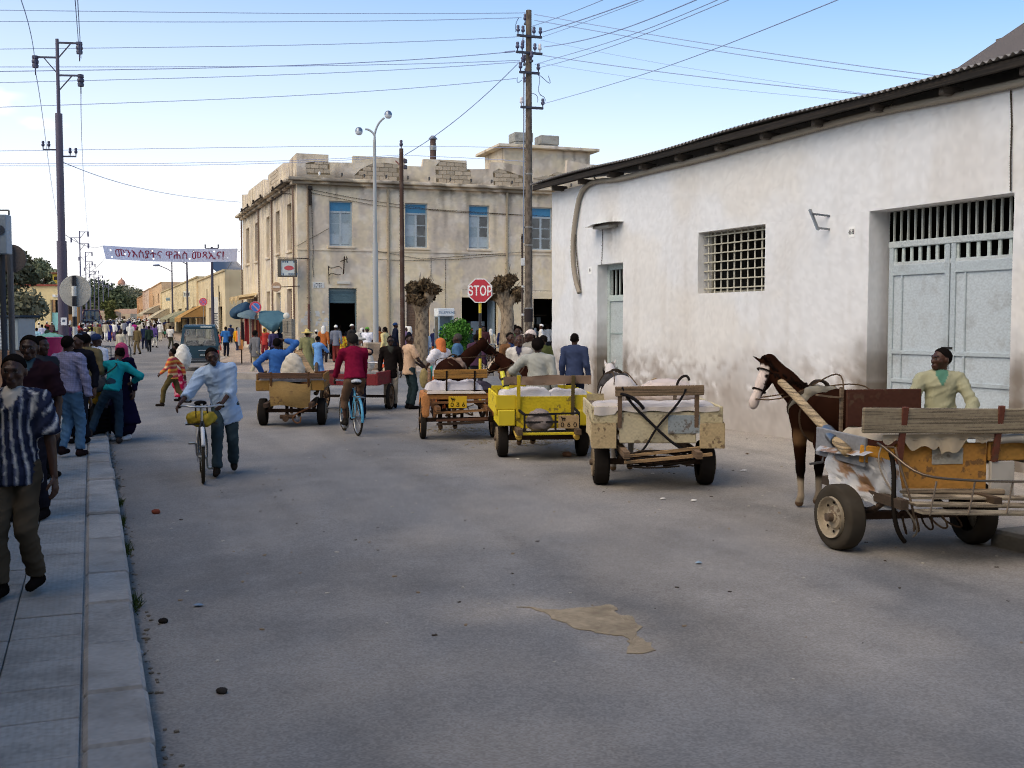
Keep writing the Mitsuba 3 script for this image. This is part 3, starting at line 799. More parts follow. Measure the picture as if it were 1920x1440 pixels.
for k in range(3):
    add('lettering', tf(cat([box(a + .08 + j * .075, a + .125 + j * .075, .03, .034, zt_ - .085 - k * .08, zt_ - .04 - k * .08) for j in range(int((b - a - .14) / .075)) if (j * 7 + k * 3) % 5]), MF), 'matte', C('#55585c'), pl)
(a, zt_), (b, zb_) = ff(631, 527), ff(656, 531)
add('tube_light', tf(box(a, b, .03, .10, zb_ - .05, zt_, .02), MF), 'gloss', C('#cfc9bb'), ob)
for k in range(16):
    px, py = ((562, 586)[k % 2] + rng.uniform(0, (13, 24)[k % 2]), rng.uniform(584, 615))
    s, z = ff(px, py)
    w, h = rng.uniform(.12, .35), rng.uniform(.1, .22)
    add('torn_poster', tf(prism(sg.Polygon([(s, z), (s + w, z + rng.uniform(-.05, .05)), (s + w * rng.uniform(.7, 1), z + h), (s + rng.uniform(0, .1), z + h * rng.uniform(.7, 1.1))]).buffer(0), .006), MF @ np.array([[1, 0, 0, 0], [0, 1, 0, .008 + .001 * k], [0, 0, 1, 0], [0, 0, 0, 1]])), 'matte', C('#d9d7d0'), ob)
# hanging box sign and round sign on the street corner
(s1, zt_), (s0, zb_) = fl(522, 486), fl(555, 519)
c0, c1 = np.array(D(521, 503, 51.4)), np.array(D(555, 503, 51.4))
hs = thing('hanging_box_sign', 'rusty framed box sign with red lips emblem hanging from the building corner', 'sign')
zt_, zb_ = D(521, 486, 51.4)[2], D(521, 519, 51.4)[2]
Msn = frame(c0 * [1, 1, 0], [1, 0.05], [0.05, -1])
w_ = (c1 - c0)[0]
add('panel', tf(box(.16, w_ - .06, .0, .06, zb_ + .06, zt_ - .06), Msn), 'gloss', C('#b9c0bf'), hs)
add('casing', tf(cat([box(0, w_, -.25, .1, zt_ - .06, zt_), box(0, w_, -.25, .1, zb_, zb_ + .06), box(0, .16, -.25, .1, zb_ + .06, zt_ - .06), box(w_ - .06, w_, -.25, .1, zb_ + .06, zt_ - .06)]), Msn), 'worn', C('#5c564d'), hs)
cx, cz = .1 + w_ / 2, (zt_ + zb_) / 2
th = np.linspace(0, 2 * np.pi, 30)[:-1]
lips = sg.Polygon(np.c_[cx + .23 * np.cos(th), cz + .11 * np.sin(th) * np.abs(np.sin(th)) ** .3])
add('emblem', tf(mv(prism(lips, .01), (0, .072, 0)), Msn), 'gloss', C('#b5464c'), hs)
add('lettering', tf(cat([box(cx - .3 + k * .1, cx - .24 + k * .1, .06, .067, cz + .24, cz + .33) for k in (0, 1, 2, 5, 6)] + [box(cx - .3 + k * .09, cx - .24 + k * .09, .06, .067, cz - .34, cz - .24) for k in (0, 3, 4, 5, 6, 7)]), Msn), 'matte', C('#4c6078'), hs)
add('arm', cat([bar(c0 + [0, 0, zt_ - c0[2] + .06], c1 + [.5, .5, zt_ - c1[2] + .06], .04, .04), bar(c0 + [.1, 0, zt_ - c0[2]], c0 + [.1, 0, zt_ - c0[2] + .06], .03, .03, up=(1, 0, 0))]), 'matte', C('#4a4038'), hs)
rs = thing('round_faded_sign', 'faded round tan sign on an iron arm at the building corner', 'sign')
c = D(518, 538, 51.2)
add('disc', tf(lathe([(0, 0), (.21, 0), (.23, .02), (.21, .05), (0, .05)], 20, 'y'), place(c, 4)), 'worn', C('#b08f72'), rs, 40)
add('band', tf(box(-.16, .16, -.012, -.002, -.05, .05), place(c, 4)), 'matte', C('#d8c9b8'), rs)
add('arm', bar(c + [.2, .03, 0], c + [.95, .7, .06], .04, .04), 'matte', C('#6a4a3c'), rs)
# roof hut with two tanks, chimney
hu = thing('roof_hut', 'beige stair hut with a flat overhanging slab on the roof of the old building', 'hut')
c0, c1 = D(945, 300, 61), D(1075, 300, 61 + 4.3)
Mh = frame(c0 * [1, 1, 0], FU, FN)
hl = float((c1 - c0) @ FU)
z1 = D(1000, 282, 62)[2]
add('wall', tf(box(0, hl - .1, -3.4, 0, CZ, z1, .02), Mh), 'plaster_beige', None, hu)
add('roof_slab', tf(box(-.45, hl + .3, -3.8, .45, z1, z1 + .16, .02), Mh), 'plaster_beige', None, hu)
for k, (a, b, off) in enumerate(((964, 1001, 0), (1013, 1050, 0))):
    q0, q1 = D(a, 255, 62.5 + k), D(b, 255, 62.5 + k)
    tk = solo('water_tank', ('left grey square water tank on the roof hut, partly behind the tall pole', 'right grey square water tank standing clear on the roof hut')[k], 'tank',
              tf(cat([box(.05, q1[0] - q0[0], -1.0, 0, z1 + .17, z1 + .58, .02), box(0.03, q1[0] - q0[0] + .03, -1.03, .03, z1 + .60, z1 + 1.12, .03)]), frame(q0 * [1, 1, 0], FU, FN)), 'stone', C('#9a9a94'), group='water tanks on the roof hut')
c = D(812, 300, 57)
ch = thing('chimney_pipe', 'dark round chimney pipe with a cowl on the parapet', 'chimney')
zt_ = D(812, 262, 57)[2]
add('pipe', tf(lathe([(.17, CZ), (.15, zt_ - .1), (.15, zt_)], 14), place([c[0], c[1], 0])), 'worn', C('#5b4a44'), ch, 40)
add('collar', tf(lathe([(.175, zt_ - .55), (.18, zt_ - .35), (.175, zt_ - .3)], 14), place([c[0], c[1], 0])), 'metal', C('#8f8d88'), ch, 40)
add('cowl', tf(lathe([(.24, zt_ + .03), (.10, zt_ + .20), (0, zt_ + .22)], 14), place([c[0], c[1], 0])), 'metal', C('#a9a7a2'), ch, 40)


# ------------------------------------------------------------------ shops along the far street
def sp(px, off=0.0):
    """Distance along the street line of the shop fronts at this column."""
    o = FO + SN * off
    r = ray(px, 600)
    k = ((o - EYE) @ SN) / (r @ SN)
    return float((EYE + r * k - o) @ SU)


def shop(label, pa, pb, h, col, doors, front=6.0, ledge=True):
    s0, s1 = sp(pa), sp(pb)
    k = thing('shop_building', label, 'building')
    zz = tz(*(FO + SU * (s0 + s1) / 2)[:2])
    M = frame(FO + [0, 0, zz], SU, SN)
    hs = [rect(s0 + a * (s1 - s0), s0 + b * (s1 - s0), z0, z1) for a, b, z0, z1 in doors]
    add('wall', tf(prism(rect(s0, s1, -.3, h).difference(unary_union(hs)), .3), M), 'plain', col, k)
    add('front_wall', tf(prism(rect(0, front, -.3, h), .3), frame(FO + SU * (s0 - .002) - SN * (front + .302) + [0, 0, zz], SN, -SU)), 'plain', np.array(col) * .93, k)
    add('roof', tf(box(s0 + .05, s1, -front, -.31, h - .35, h - .2), M), 'plain', (.25, .2, .15), k)
    if ledge:
        add('cornice', tf(box(s0 - .1, s1, .002, .12, h - .12, h + .02), M), 'plain', np.array(col) * .8, k)
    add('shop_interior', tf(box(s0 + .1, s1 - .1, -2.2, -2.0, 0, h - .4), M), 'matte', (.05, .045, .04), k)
    n = max(2, int((s1 - s0) / 3.2))
    for j in range(n + 1):
        x = s0 + j * (s1 - s0) / n
        if not any(a - .25 < (x - s0) / (s1 - s0) < b + .02 and z0 < 1 for a, b, z0, z1 in doors):
            add('pilaster', tf(box(max(s0, x - .25), min(s1, x + .2), .003, .18, 0, h - .12, .02), M), 'plain', np.array(col) * 1.08, k)
    return k, M, s0, s1, zz


def awning(label, s0, s1, z, reach, drop, col, zz, fold=True):
    M = frame(FO + [0, 0, zz], SU, SN)
    f = lambda s, t: np.stack([s, .05 + t * reach, z - drop * t ** 1.2 + .05 * np.sin(s * 5) * t, ], -1)
    m = grid(f, np.linspace(s0, s1, 9), np.linspace(0, 1, 6))
    v = grid(lambda s, t: np.stack([s, .05 + reach + 0 * t, z - drop + .05 * np.sin(s * 5) - t * .35], -1), np.linspace(s0, s1, 9), np.linspace(0, 1, 2))
    k = thing('awning', label, 'awning')
    add('canopy', tf(m, M), 'matte', col, k, True)
    add('valance', tf(v, M), 'matte', np.array(col) * .9, k)
    for s in (s0, s1):
        add('side_flap', tf((np.array([[s, .05, z], [s, .05 + reach, z - drop], [s, .05, z - drop * .9]]), np.array([[0, 1, 2]])), M), 'matte', np.array(col) * .8, k)
        add('arm', tf(rod((s, .05, z - drop * .95), (s, .05 + reach, z - drop), .025, sides=6), M), 'matte', C('#4a4a48'), k)
    return k


shA = shop('beige end shop with tall pilasters and a dish on its roof', 423, 372, 5.55, C('#ddcba6'), [(.10, .26, 0, 2.9), (.42, .55, 0, 2.9), (.70, .86, 0, 2.9), (.18, .22, 3.3, 4.5), (.60, .64, 3.3, 4.5)])
shB = shop('long pale yellow shop row with grey-green awnings in mid street', 372, 304, 5.5, C('#e0cea6'), [(.05, .13, 0, 2.8), (.2, .28, 0, 2.8), (.36, .45, 0, 2.8), (.55, .63, 0, 2.8), (.72, .8, 0, 2.8), (.9, .96, 0, 2.8), (.3, .33, 3.4, 4.5)])
shC = shop('orange-fronted shop building beyond the yellow row', 304, 282, 6.4, C('#d9b893'), [(.1, .3, 0, 2.9), (.5, .7, 0, 2.9), (.2, .3, 3.6, 5), (.6, .7, 3.6, 5)])
shD = shop('pink and ochre shop building far along the street', 282, 270, 6.2, C('#dcc3ae'), [(.1, .3, 0, 2.9), (.6, .8, 0, 2.9)])
shE = shop('last orange shop building at the end of the right-hand row', 270, 259, 5.4, C('#d8b088'), [(.2, .4, 0, 2.9), (.6, .8, 0, 2.9)])
# plates and signs of the end shop
k, M, s0, s1, zz = shA
q = D(426, 534, 84.0); q1 = D(439, 541, 84.5)
mp = frame(FO + SU * (s0 - .002) - SN * (6.302) + [0, 0, zz], SN, -SU)
pl = add('wall_plate', bar([q[0], 83.6, q[2] - .15], [q1[0], 83.75, q[2] - .15], .04, .34, bev=.01), 'gloss', C('#e4e2da'), k)
for j in range(7):
    add('letter', bar([q[0] + .08 + .066 * j, 83.56, q[2] - .15], [q[0] + .12 + .066 * j, 83.57, q[2] - .15], .01, .12), 'matte', C('#66686c'), pl)
di = thing('satellite_dish', 'large grey satellite dish on the end shop roof', 'dish')
c = D(424, 508, 90)
Md = np.eye(4); Md[:3, :3] = rotz(30) @ rot([1, 0, 0], 38); Md[:3, 3] = c
add('dish', tf(lathe([(.02, 0), (.5, .06), (.95, .22), (1.25, .4), (1.24, .43), (.93, .25), (.02, .03)], 20), Md), 'metal', C('#8f9194'), di, True)
add('mast', rod(c - [0, 0, 1.4], c, .06), 'matte', C('#6d6d6b'), di)
add('feed_arm', tf(rod((0, 0, 0), (.3, 0, .9), .03), Md), 'matte', C('#7d7d7b'), di)
awning('left grey-green shop awning on the yellow row', sp(352), sp(330) - .1, 2.95, 1.9, .9, C('#9a967c'), zz)
awning('right darker grey-green shop awning on the yellow row', sp(367), sp(354), 3.0, 1.8, .9, C('#7f8069'), zz)
awning('orange-brown sloping shop awning nearest the end shop', sp(386), sp(371), 3.2, 2.0, 1.1, C('#b08a58'), zz)
awning('pale cream awning on the orange-fronted shop', sp(300), sp(284), 3.3, 2.2, 1.2, C('#b9ad93'), shC[4])
awning('second pale cream awning where the yellow row ends', sp(318), sp(306), 3.1, 2.2, 1.3, C('#b8ab90'), shB[4])
for (a, b, y0, y1, s_, col, lab) in ((344, 360, 546, 557, 108, '#d6d6c8', 'white rectangular shop sign hanging over the awnings'), (311, 321, 558, 564, 135, '#8fa3a4', 'grey-blue shop sign beside the pale awning')):
    q0, q1 = D(a, y1, s_), D(b, y0, s_)
    sg_ = thing('shop_sign', lab, 'sign')
    add('board', box(q0[0], q1[0], s_, s_ + .12, q0[2], q1[2], .02), 'gloss', C(col), sg_)
    n = 6
    for j in range(n):
        x = q0[0] + (j + .6) * (q1[0] - q0[0]) / (n + .4)
        add('letter', box(x, x + .07, s_ - .012, s_ - .001, q0[2] + .12, q1[2] - .15), 'matte', C('#5d6266'), sg_)
    add('arm', bar([q1[0], s_ + .06, q1[2]], [q1[0] + 1.3, s_ + .06, q1[2]], .05, .05), 'matte', C('#5c574f'), sg_)
# striped vertical banner by the end shop
q0, q1 = D(401, 617, 82), D(409, 557, 82)
vb = thing('vertical_shop_banner', 'narrow white vertical banner with dark stripes by the end shop', 'banner')
add('matte', box(q0[0], q1[0], 82, 82.03, q0[2], q1[2]), 'matte', C('#d8d6ce'), vb)
for j in range(9):
    z = q0[2] + .1 + j * .13
    add('stripe', box(q0[0] + .04, q1[0] - .04 - .08 * (j % 2), 81.985, 81.998, z, z + .06), 'matte', C('#4f5258'), vb)
add('pole', rod([q1[0] + .1, 82.05, .3], [q1[0] + .1, 82.05, q1[2] + .4], .04), 'matte', C('#4e4a46'), vb)

# ------------------------------------------------------------------ buildings at the left, hillside houses, far town, dome
lb = thing('cream_building', 'low cream building with a half-round window behind the bus', 'building')
y0 = 108.0
q0, q1 = D(-40, 604, y0), D(113, 536, y0)
zb = tz(q0[0], y0)
M = frame([q0[0], y0, zb - .2], [1, 0.04])
W, H = q1[0] - q0[0], q1[2] - zb + .2
X = lambda px: D(px, 600, y0)[0] - q0[0]
Z = lambda py: D(50, py, y0)[2] - zb + .2
arch = sg.Point((X(48) + X(61)) / 2, Z(567)).buffer((X(61) - X(48)) / 2, 16).intersection(rect(0, W, Z(567), H))
dd, ww = rect(X(93), X(112), .25, Z(562)), rect(X(2), X(15), Z(580), Z(562))
add('wall', tf(prism(rect(0, W, 0, H).difference(unary_union([arch, dd, ww])), .4), M), 'plain', C('#dcc796'), lb)
add('recess', tf(cat([mv(prism(arch.buffer(.02), .05), (0, -.3, 0)), box(X(2), X(15), -.35, -.3, Z(580), Z(562)), box(X(93), X(112), -1.4, -1.3, .25, Z(562))]), M), 'matte', C('#2f3436'), lb)
add('roof_edge', tf(box(-.2, W + .2, -6, .2, H, H + .16), M), 'matte', C('#8f4f43'), lb)
add('door_panel', tf(box(X(94), X(105), -.3, -.25, .25, Z(586)), M), 'gloss', C('#7fb7b5'), lb)
add('base_band', tf(prism(rect(0, W, 0, 1.1).difference(unary_union([dd])), .02), M @ np.array([[1, 0, 0, 0], [0, 1, 0, .022], [0, 0, 1, 0], [0, 0, 0, 1]])), 'plain', C('#a08062'), lb)
sgn = add('roof_letters', tf(cat([box(X(98) + j * .42, X(98) + .3 + j * .42, .05, .12, Z(556), Z(552)) for j in range(3)] + [box(X(98), X(112), .05, .1, Z(557), Z(556))]), M), 'gloss', C('#dcdcd8'), lb)
ob2 = thing('ochre_building', 'ochre house wall between the pole and the round sign', 'building')
q0, q1 = D(113, 604, 118), D(146, 556, 118)
add('wall', box(q0[0], q1[0], 118, 119.2, tz(q0[0], 118) - .3, q1[2]), 'plain', C('#b08a62'), ob2)
add('roof', box(q0[0] - .2, q1[0] + .3, 117.7, 119.5, q1[2] + .002, q1[2] + .2), 'matte', C('#7d5142'), ob2)
add('window', box(q0[0] + .9, q0[0] + 1.7, 117.95, 118.1, q1[2] - 1.9, q1[2] - .8), 'matte', C('#3a3532'), ob2)
# stone plinth building at the very left edge with the white box on it
lbk = thing('roadside_cabinet', 'white corrugated roadside cabinet on a brown stone plinth at the left edge', 'cabinet')
p = D(10, 655, 26)
M = place([p[0] - 1.0, 26, 0], 3)
add('plinth', tf(box(-.9, 1.22, -.2, 1.4, 0, 1.35, .03), M), 'stone', C('#7d6250'), lbk)
zt_ = D(10, 598, 26)[2]
add('cabinet_body', tf(box(-.8, 1.0, 0, 1.2, 1.352, zt_, .03), M), 'gloss', C('#aeb5b8'), lbk)
add('side_panel', tf(box(1.003, 1.28, .05, 1.1, 1.352, zt_ + .03, .02), M), 'gloss', C('#8c979c'), lbk)
for j in range(7):
    z = 1.45 + j * (zt_ - 1.5) / 7
    add('rib', tf(box(-.78, .98, -.03, -.002, z, z + .04), M), 'gloss', C('#c4cacc'), lbk)
add('lid', tf(box(-.85, 1.35, -.05, 1.25, zt_ + .035, zt_ + .09, .01), M), 'matte', C('#39424c'), lbk)
# boxed sign and round sign backs at the left edge
ls = thing('grey_box_sign', 'tall grey box sign cut by the left picture edge', 'sign')
q0, q1 = D(-12, 476, 16), D(11, 402, 16)
add('box', box(q0[0], q1[0], 16, 16.18, q0[2], q1[2], .01), 'gloss', C('#8d9aa6'), ls)
add('emblem', tf(lathe([(0, 0), (.07, 0), (.07, .01), (0, .01)], 14, 'y'), place([q1[0] - .09, 15.985, (q0[2] + q1[2]) / 2 + .06])), 'matte', C('#4a4f58'), ls)
add('bracket', cat([bar([q0[0], 16.1, q1[2] + .07], [q1[0], 16.1, q1[2] + .07], .02, .02), bar([q1[0], 16.1, q1[2]], [q1[0], 16.1, q1[2] + .07], .02, .02, up=(1, 0, 0))]), 'metal', C('#9aa0a6'), ls)
add('post', rod([q0[0] + .02, 16.22, 0.1], [q0[0] + .02, 16.22, q1[2]], .04), 'matte', C('#4d4e52'), ls)


def round_back(label, px, py, y, rad, col, stripes=True, base=.1):
    k = thing('round_sign', label, 'sign')
    c = D(px, py, y)
    add('disc', tf(lathe([(0, 0), (rad, 0), (rad * 1.02, .012), (rad, .03), (0, .03)], 36, 'y'), place(c, 2)), 'worn', C(col), k, 40)
    n = 14 if stripes else 1
    z = np.linspace(base, c[2] + rad * .97, n + 1)
    for j in range(n):
        add('post_band', rod([c[0], y - .055, z[j]], [c[0], y - .055, z[j + 1]], .045, sides=12), 'gloss', C(('#dadbd6', '#23242c')[j % 2] if stripes else '#55565a'), k, 40)
    return k


rs_ = round_back('grey back of a round sign on a black and white banded post', 141, 546, 22, .315, '#b4b4ae')
rs2 = round_back('dim brown back of a round sign high at the left edge', 22, 485, 17, .215, '#6d645f', False)
q = thing('paper_notice', 'white paper notice tied to the dark electric pole', 'notice')
c = D(120, 602, 37.6)
add('sheet', box(c[0] - .1, c[0] + .1, 37.58, 37.59, c[2] - .14, c[2] + .12), 'matte', C('#d7dae0'), q)
add('print', box(c[0] - .05, c[0] + .05, 37.57, 37.578, c[2] - .03, c[2] + .05), 'matte', C('#5a6478'), q)


# ------------------------------------------------------------------ trees
def clump_leaves(centers, radii, n, size, seed, squash=0.8):
    """Many small leaf faces scattered through clumps."""
    r = np.random.default_rng(seed)
    w = np.asarray(radii) ** 2
    idx = r.choice(len(centers), n, p=w / w.sum())
    d = r.normal(size=(n, 3)); d /= np.linalg.norm(d, axis=1, keepdims=True)
    rad = np.asarray(radii)[idx, None] * (0.35 + 0.65 * r.random((n, 1)) ** 0.5)
    c = np.asarray(centers)[idx] + d * rad * [1, 1, squash]
    a = r.normal(size=(n, 3)); a /= np.linalg.norm(a, axis=1, keepdims=True)
    b = np.cross(a, d + r.normal(size=(n, 3)) * .4); b /= np.linalg.norm(b, axis=1, keepdims=True) + 1e-9
    s = size * r.uniform(.6, 1.3, (n, 1))
    v = np.stack([c - a * s, c + b * s * .5, c + a * s, c - b * s * .5], 1).reshape(-1, 3)
    k = np.arange(n)[:, None] * 4
    f = np.vstack([k + [0, 1, 2], k + [0, 2, 3]])
    return (v, f), np.repeat(idx, 4)


def tree(label, base, h, rx, n, size, cols, seed, group=None, kind='tree', clumps=14, low=.35, ry=None):
    r = np.random.default_rng(seed)
    k = thing(kind, label, 'tree', group)
    base = np.asarray(base, float)
    cs, rs = [], []
    for j in range(clumps):
        t = r.random()
        ang, q = r.uniform(0, 6.28), r.random() ** .5
        wdt = rx * (0.45 + .55 * math.sin(math.pi * min(1, .15 + t * .85)))
        cs.append(base + [math.cos(ang) * q * wdt * .75, math.sin(ang) * q * wdt * .75, h * (low + (1 - low) * t) - rx * .2])
        rs.append(rx * r.uniform(.28, .48))
    (v, f), idx = clump_leaves(cs, rs, n, size, seed)
    tone = r.uniform(0, 1, clumps)[idx] * .6 + np.repeat(r.random(n), 4) * .4
    col = C(cols[0]) * (1 - tone[:, None]) + C(cols[1]) * tone[:, None]
    add('crown', (v, f), 'matte', col, k)
    tr = [tube(curve([base + [0, 0, -.3], base + [.05 * rx, 0, h * low * .6], base + [0, .05 * rx, h * .7]], 8), np.linspace(h * .035, h * .012, 8), 8)]
    for j in range(min(7, clumps)):
        tr.append(tube(curve([base + [0, 0, h * low * .6], (base + [0, 0, h * low] + cs[j]) / 2 + [0, 0, .05 * h], cs[j]], 6), np.linspace(h * .018, h * .004, 6), 6))
    add('trunk', cat(tr), 'bark', C('#6b5c4c'), k, True)
    return k


b = D(12, 600, 33); b[2] = 0
tree('dark dusty tree at the left edge behind the round sign', b + [0, 0, 0], 4.2, 1.35, 3800, .10, ('#3f4330', '#918e76'), 11, clumps=16, low=.62)
for i, (px, py, y, rx, h, n, lab) in enumerate(((66, 492, 205, 4.0, 8.5, 2200, 'tall airy tree crowning the hill at the left'), (80, 505, 200, 3.0, 6.0, 1500, 'lower bushy tree beside the tall one on the left hill'), (105, 508, 205, 3.2, 6.5, 1500, 'tree on the left hill just left of the electric pole'),
                                                  (57, 528, 185, 2.8, 4.5, 1300, 'dark round bush on the slope of the left hill'), (92, 534, 170, 1.2, 2.4, 500, 'small shrub on the pale slope above the cream building'), (128, 506, 200, 2.0, 5, 900, 'tree on the left hill just right of the electric pole'),
                                                  (42, 522, 180, 3.6, 6.5, 1600, 'dark tree low on the left hill behind the brown sign'))):
    p = D(px, py, y)
    g = tz(p[0], y)
    tree(lab, [p[0], y, g - .3], max(p[2] - g + 1.0, 2.0), rx, n, .33, ('#48503b', '#949a7c'), 20 + i, 'trees on the left hill', low=.3)
for i, (px, py, y, rx, lab) in enumerate(((176, 545, 300, 7, 'dark green tree left of the church dome in the distance'), (190, 534, 310, 10, 'largest dark green tree below the church dome'), (206, 540, 310, 8, 'dark green tree right under the church dome'), (222, 548, 330, 8, 'pale olive tree in the gap of the far street'),
                                          (240, 544, 340, 9, 'olive tree right of the dark trees at the street end'), (252, 550, 330, 7, 'olive tree nearest the right row at the street end'), (206, 560, 280, 6, 'low dark tree in front of the far grove'))):
    p = D(px, py, y)
    g = tz(p[0], y)
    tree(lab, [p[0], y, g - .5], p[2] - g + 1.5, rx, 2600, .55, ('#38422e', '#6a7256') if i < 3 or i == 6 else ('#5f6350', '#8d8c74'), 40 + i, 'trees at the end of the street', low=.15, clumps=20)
p = D(205, 585, 190)
tree('small green roadside tree in the middle of the far street', [p[0], 190, tz(p[0], 190)], 4.2, 1.7, 900, .3, ('#46502f', '#7d8050'), 60)
for i, (px, py, w, y, col, lab) in enumerate(((90, 538, 22, 172, '#a5745a', 'brick-red hut on the left hill'), (103, 513, 9, 190, '#c8b04f', 'tiny yellow house high on the left hill'), (104, 541, 30, 165, '#caa679', 'pale tan house low on the left hill'), (70, 545, 26, 160, '#b08a6b', 'brown house on the hill behind the cream building'))):
    q0, q1 = D(px - w / 2, py, y), D(px + w / 2, py, y)
    k = thing('hillside_house', lab, 'house')
    g = tz(px and q0[0], y) - 1.0
    add('wall', box(q0[0], q1[0], y, y + 3, g, q0[2]), 'plain', C(col), k)
    add('roof', box(q0[0] - .2, q1[0] + .2, y - .3, y + 3.3, q0[2] + .002, q0[2] + .2), 'matte', C('#8a5c4c'), k)
    for j in (.25, .65):
        x = q0[0] + j * (q1[0] - q0[0])
        add('window', box(x, x + .5, y - .03, y + .1, q0[2] - 1.1, q0[2] - .5), 'matte', C('#3e3834'), k)
r2 = np.random.default_rng(5)
ORDW = [f"{n}{'th' if 10 <= n % 100 <= 20 else {1: 'st', 2: 'nd', 3: 'rd'}.get(n % 10, 'th')}" for n in range(1, 27)]
for i in range(26):
    px, py = 150 + 4.3 * i, r2.uniform(569, 592)
    y = 225 + (592 - py) * 6
    q0 = D(px, py, y)
    g, w = tz(q0[0], y), r2.uniform(3, 7)
    k = thing('far_house', ('small pale flat-roofed house', 'small tan flat-roofed house', 'small pinkish flat-roofed house')[i % 3] + f', {ORDW[i]} of the far town houses from the left', 'house', 'houses of the far town')
    col = C(('#d8c9ae', '#c6a884', '#cfae98')[i % 3])
    add('wall', box(q0[0], q0[0] + w, y, y + 4, g - 1, g + r2.uniform(2.2, 3.4)), 'plain', col, k)
    for j in range(3):
        add('window', box(q0[0] + w * (.15 + .28 * j), q0[0] + w * (.27 + .28 * j), y - .05, y + .1, g + .6, g + 1.7), 'matte', C('#5a4a40'), k)
dm = thing('domed_church', 'pale domed church on the skyline above the far trees', 'church')
y = 520
c = D(221, 545, y)
s = y / FOC
g = tz(c[0], y)
add('nave', box(c[0] - 13 * s, c[0] + 8 * s, y, y + 14, g - 2, c[2] + 2 * s), 'plain', C('#d9cdbb'), dm)
add('drum', tf(lathe([(7 * s, 0), (7 * s, 12 * s)], 16), place([c[0], y + 5, c[2]])), 'plain', C('#dccfc0'), dm, 40)
add('dome', tf(lathe([(7.4 * s * math.cos(t), 12 * s + 10.5 * s * math.sin(t)) for t in np.linspace(0, 1.5, 9)] + [(.3, 12 * s + 10.7 * s), (.05, 12 * s + 14 * s)], 20), place([c[0], y + 5, c[2]])), 'plain', C('#c79a84'), dm, True)

# pollarded trees in front of the old building, round bush
def pollard(label, px, yfoot, h, py, seed):
    k = thing('pollarded_tree', label, 'tree', 'pollarded trees before the old building')
    r = np.random.default_rng(seed)
    y = 46.5
    b = D(px, 668, y); b[2] = BZ
    top = D(px, py, y)[2]
    head = top - 1.0
    ms = [tube(curve([b + [.05, 0, -.1], b + [0, 0, .6], b + [.05, 0, head * .55], b + [0, 0, head - .35]], 12), np.r_[.42, np.linspace(.33, .26, 11)], 12)]
    tips = []
    for j in range(9):
        a = j * .7 + r.uniform(-.2, .2)
        tip = np.array([b[0] + math.cos(a) * r.uniform(.3, .62), b[1] + math.sin(a) * r.uniform(.3, .6), head + r.uniform(.0, .6)])
        ms.append(tube(curve([b + [0, 0, head - 1.0], (b + [0, 0, head - .45] + tip) / 2 + [0, 0, -.08], tip], 8), np.linspace(.2, .15, 8), 8))
        tips.append(tip)
    add('trunk', cat(ms), 'bark', C('#9a8871'), k, True)
    tips = np.array(tips + [b + [0, 0, head + .45], b + [.2, -.2, head + .6], b + [-.25, .1, head + .5]])
    (v, f), idx = clump_leaves(tips, [.30] * len(tips), 2600, .09, seed)
    col = C('#4a3a2b') * (1 - .7 * np.repeat(r.random((2600, 1)), 4, 0)) + C('#8d7b5f') * .5 * np.repeat(r.random((2600, 1)), 4, 0)
    add('crown', (v, f), 'matte', col, k)
    for j in range(40):
        t = tips[j % len(tips)] + r.normal(0, .16, 3)
        add('shoot', rod(t, t + unit(t - b - [0, 0, head - .2]) * r.uniform(.15, .32), .014, .006, 5), 'bark', C('#5d4b3a'), k)


pollard('pollarded tree left of the phone booth', 789, 670, 5, 523, 1)
pollard('pollarded tree just right of the stop sign', 949, 670, 5, 514, 2)
bs = thing('clipped_bush', 'dense green clipped bush below the phone booth', 'bush')
c = D(853, 632, 33); c[2] = .05
(v, f), idx = clump_leaves([c + [x, yy, z * 1.42 + .12] for x, yy, z in ((0, 0, .7), (-.26, 0, .62), (.3, .0, .65), (-.12, .2, 1.05), (.16, -.2, 1.08), (0, -.3, .5), (.28, .25, .4), (-.3, -.15, .35), (.1, 0, 1.12))], [.40] * 9, 10000, .045, 4, 1.0)
t = np.repeat(np.random.default_rng(3).random((10000, 1)), 4, 0)
add('foliage', (v, f), 'matte', C('#254f1c') * (1 - t) + C('#5f9140') * t, bs)
add('stem', rod(c, c + [0, 0, .6], .05), 'bark', C('#4d3f30'), bs)


# ------------------------------------------------------------------ poles, lamps, wires, signs, banner
DARK = C('#3c3a4a')


def pin(p, s=1.0, up=1):
    return mv(lathe([(.015 * s, -.10 * up * s), (.02 * s, 0), (.055 * s, .02 * up * s), (.06 * s, .08 * up * s), (.035 * s, .10 * up * s), (.05 * s, .13 * up * s), (.04 * s, .19 * up * s), (0, .2 * up * s)], 8), p)


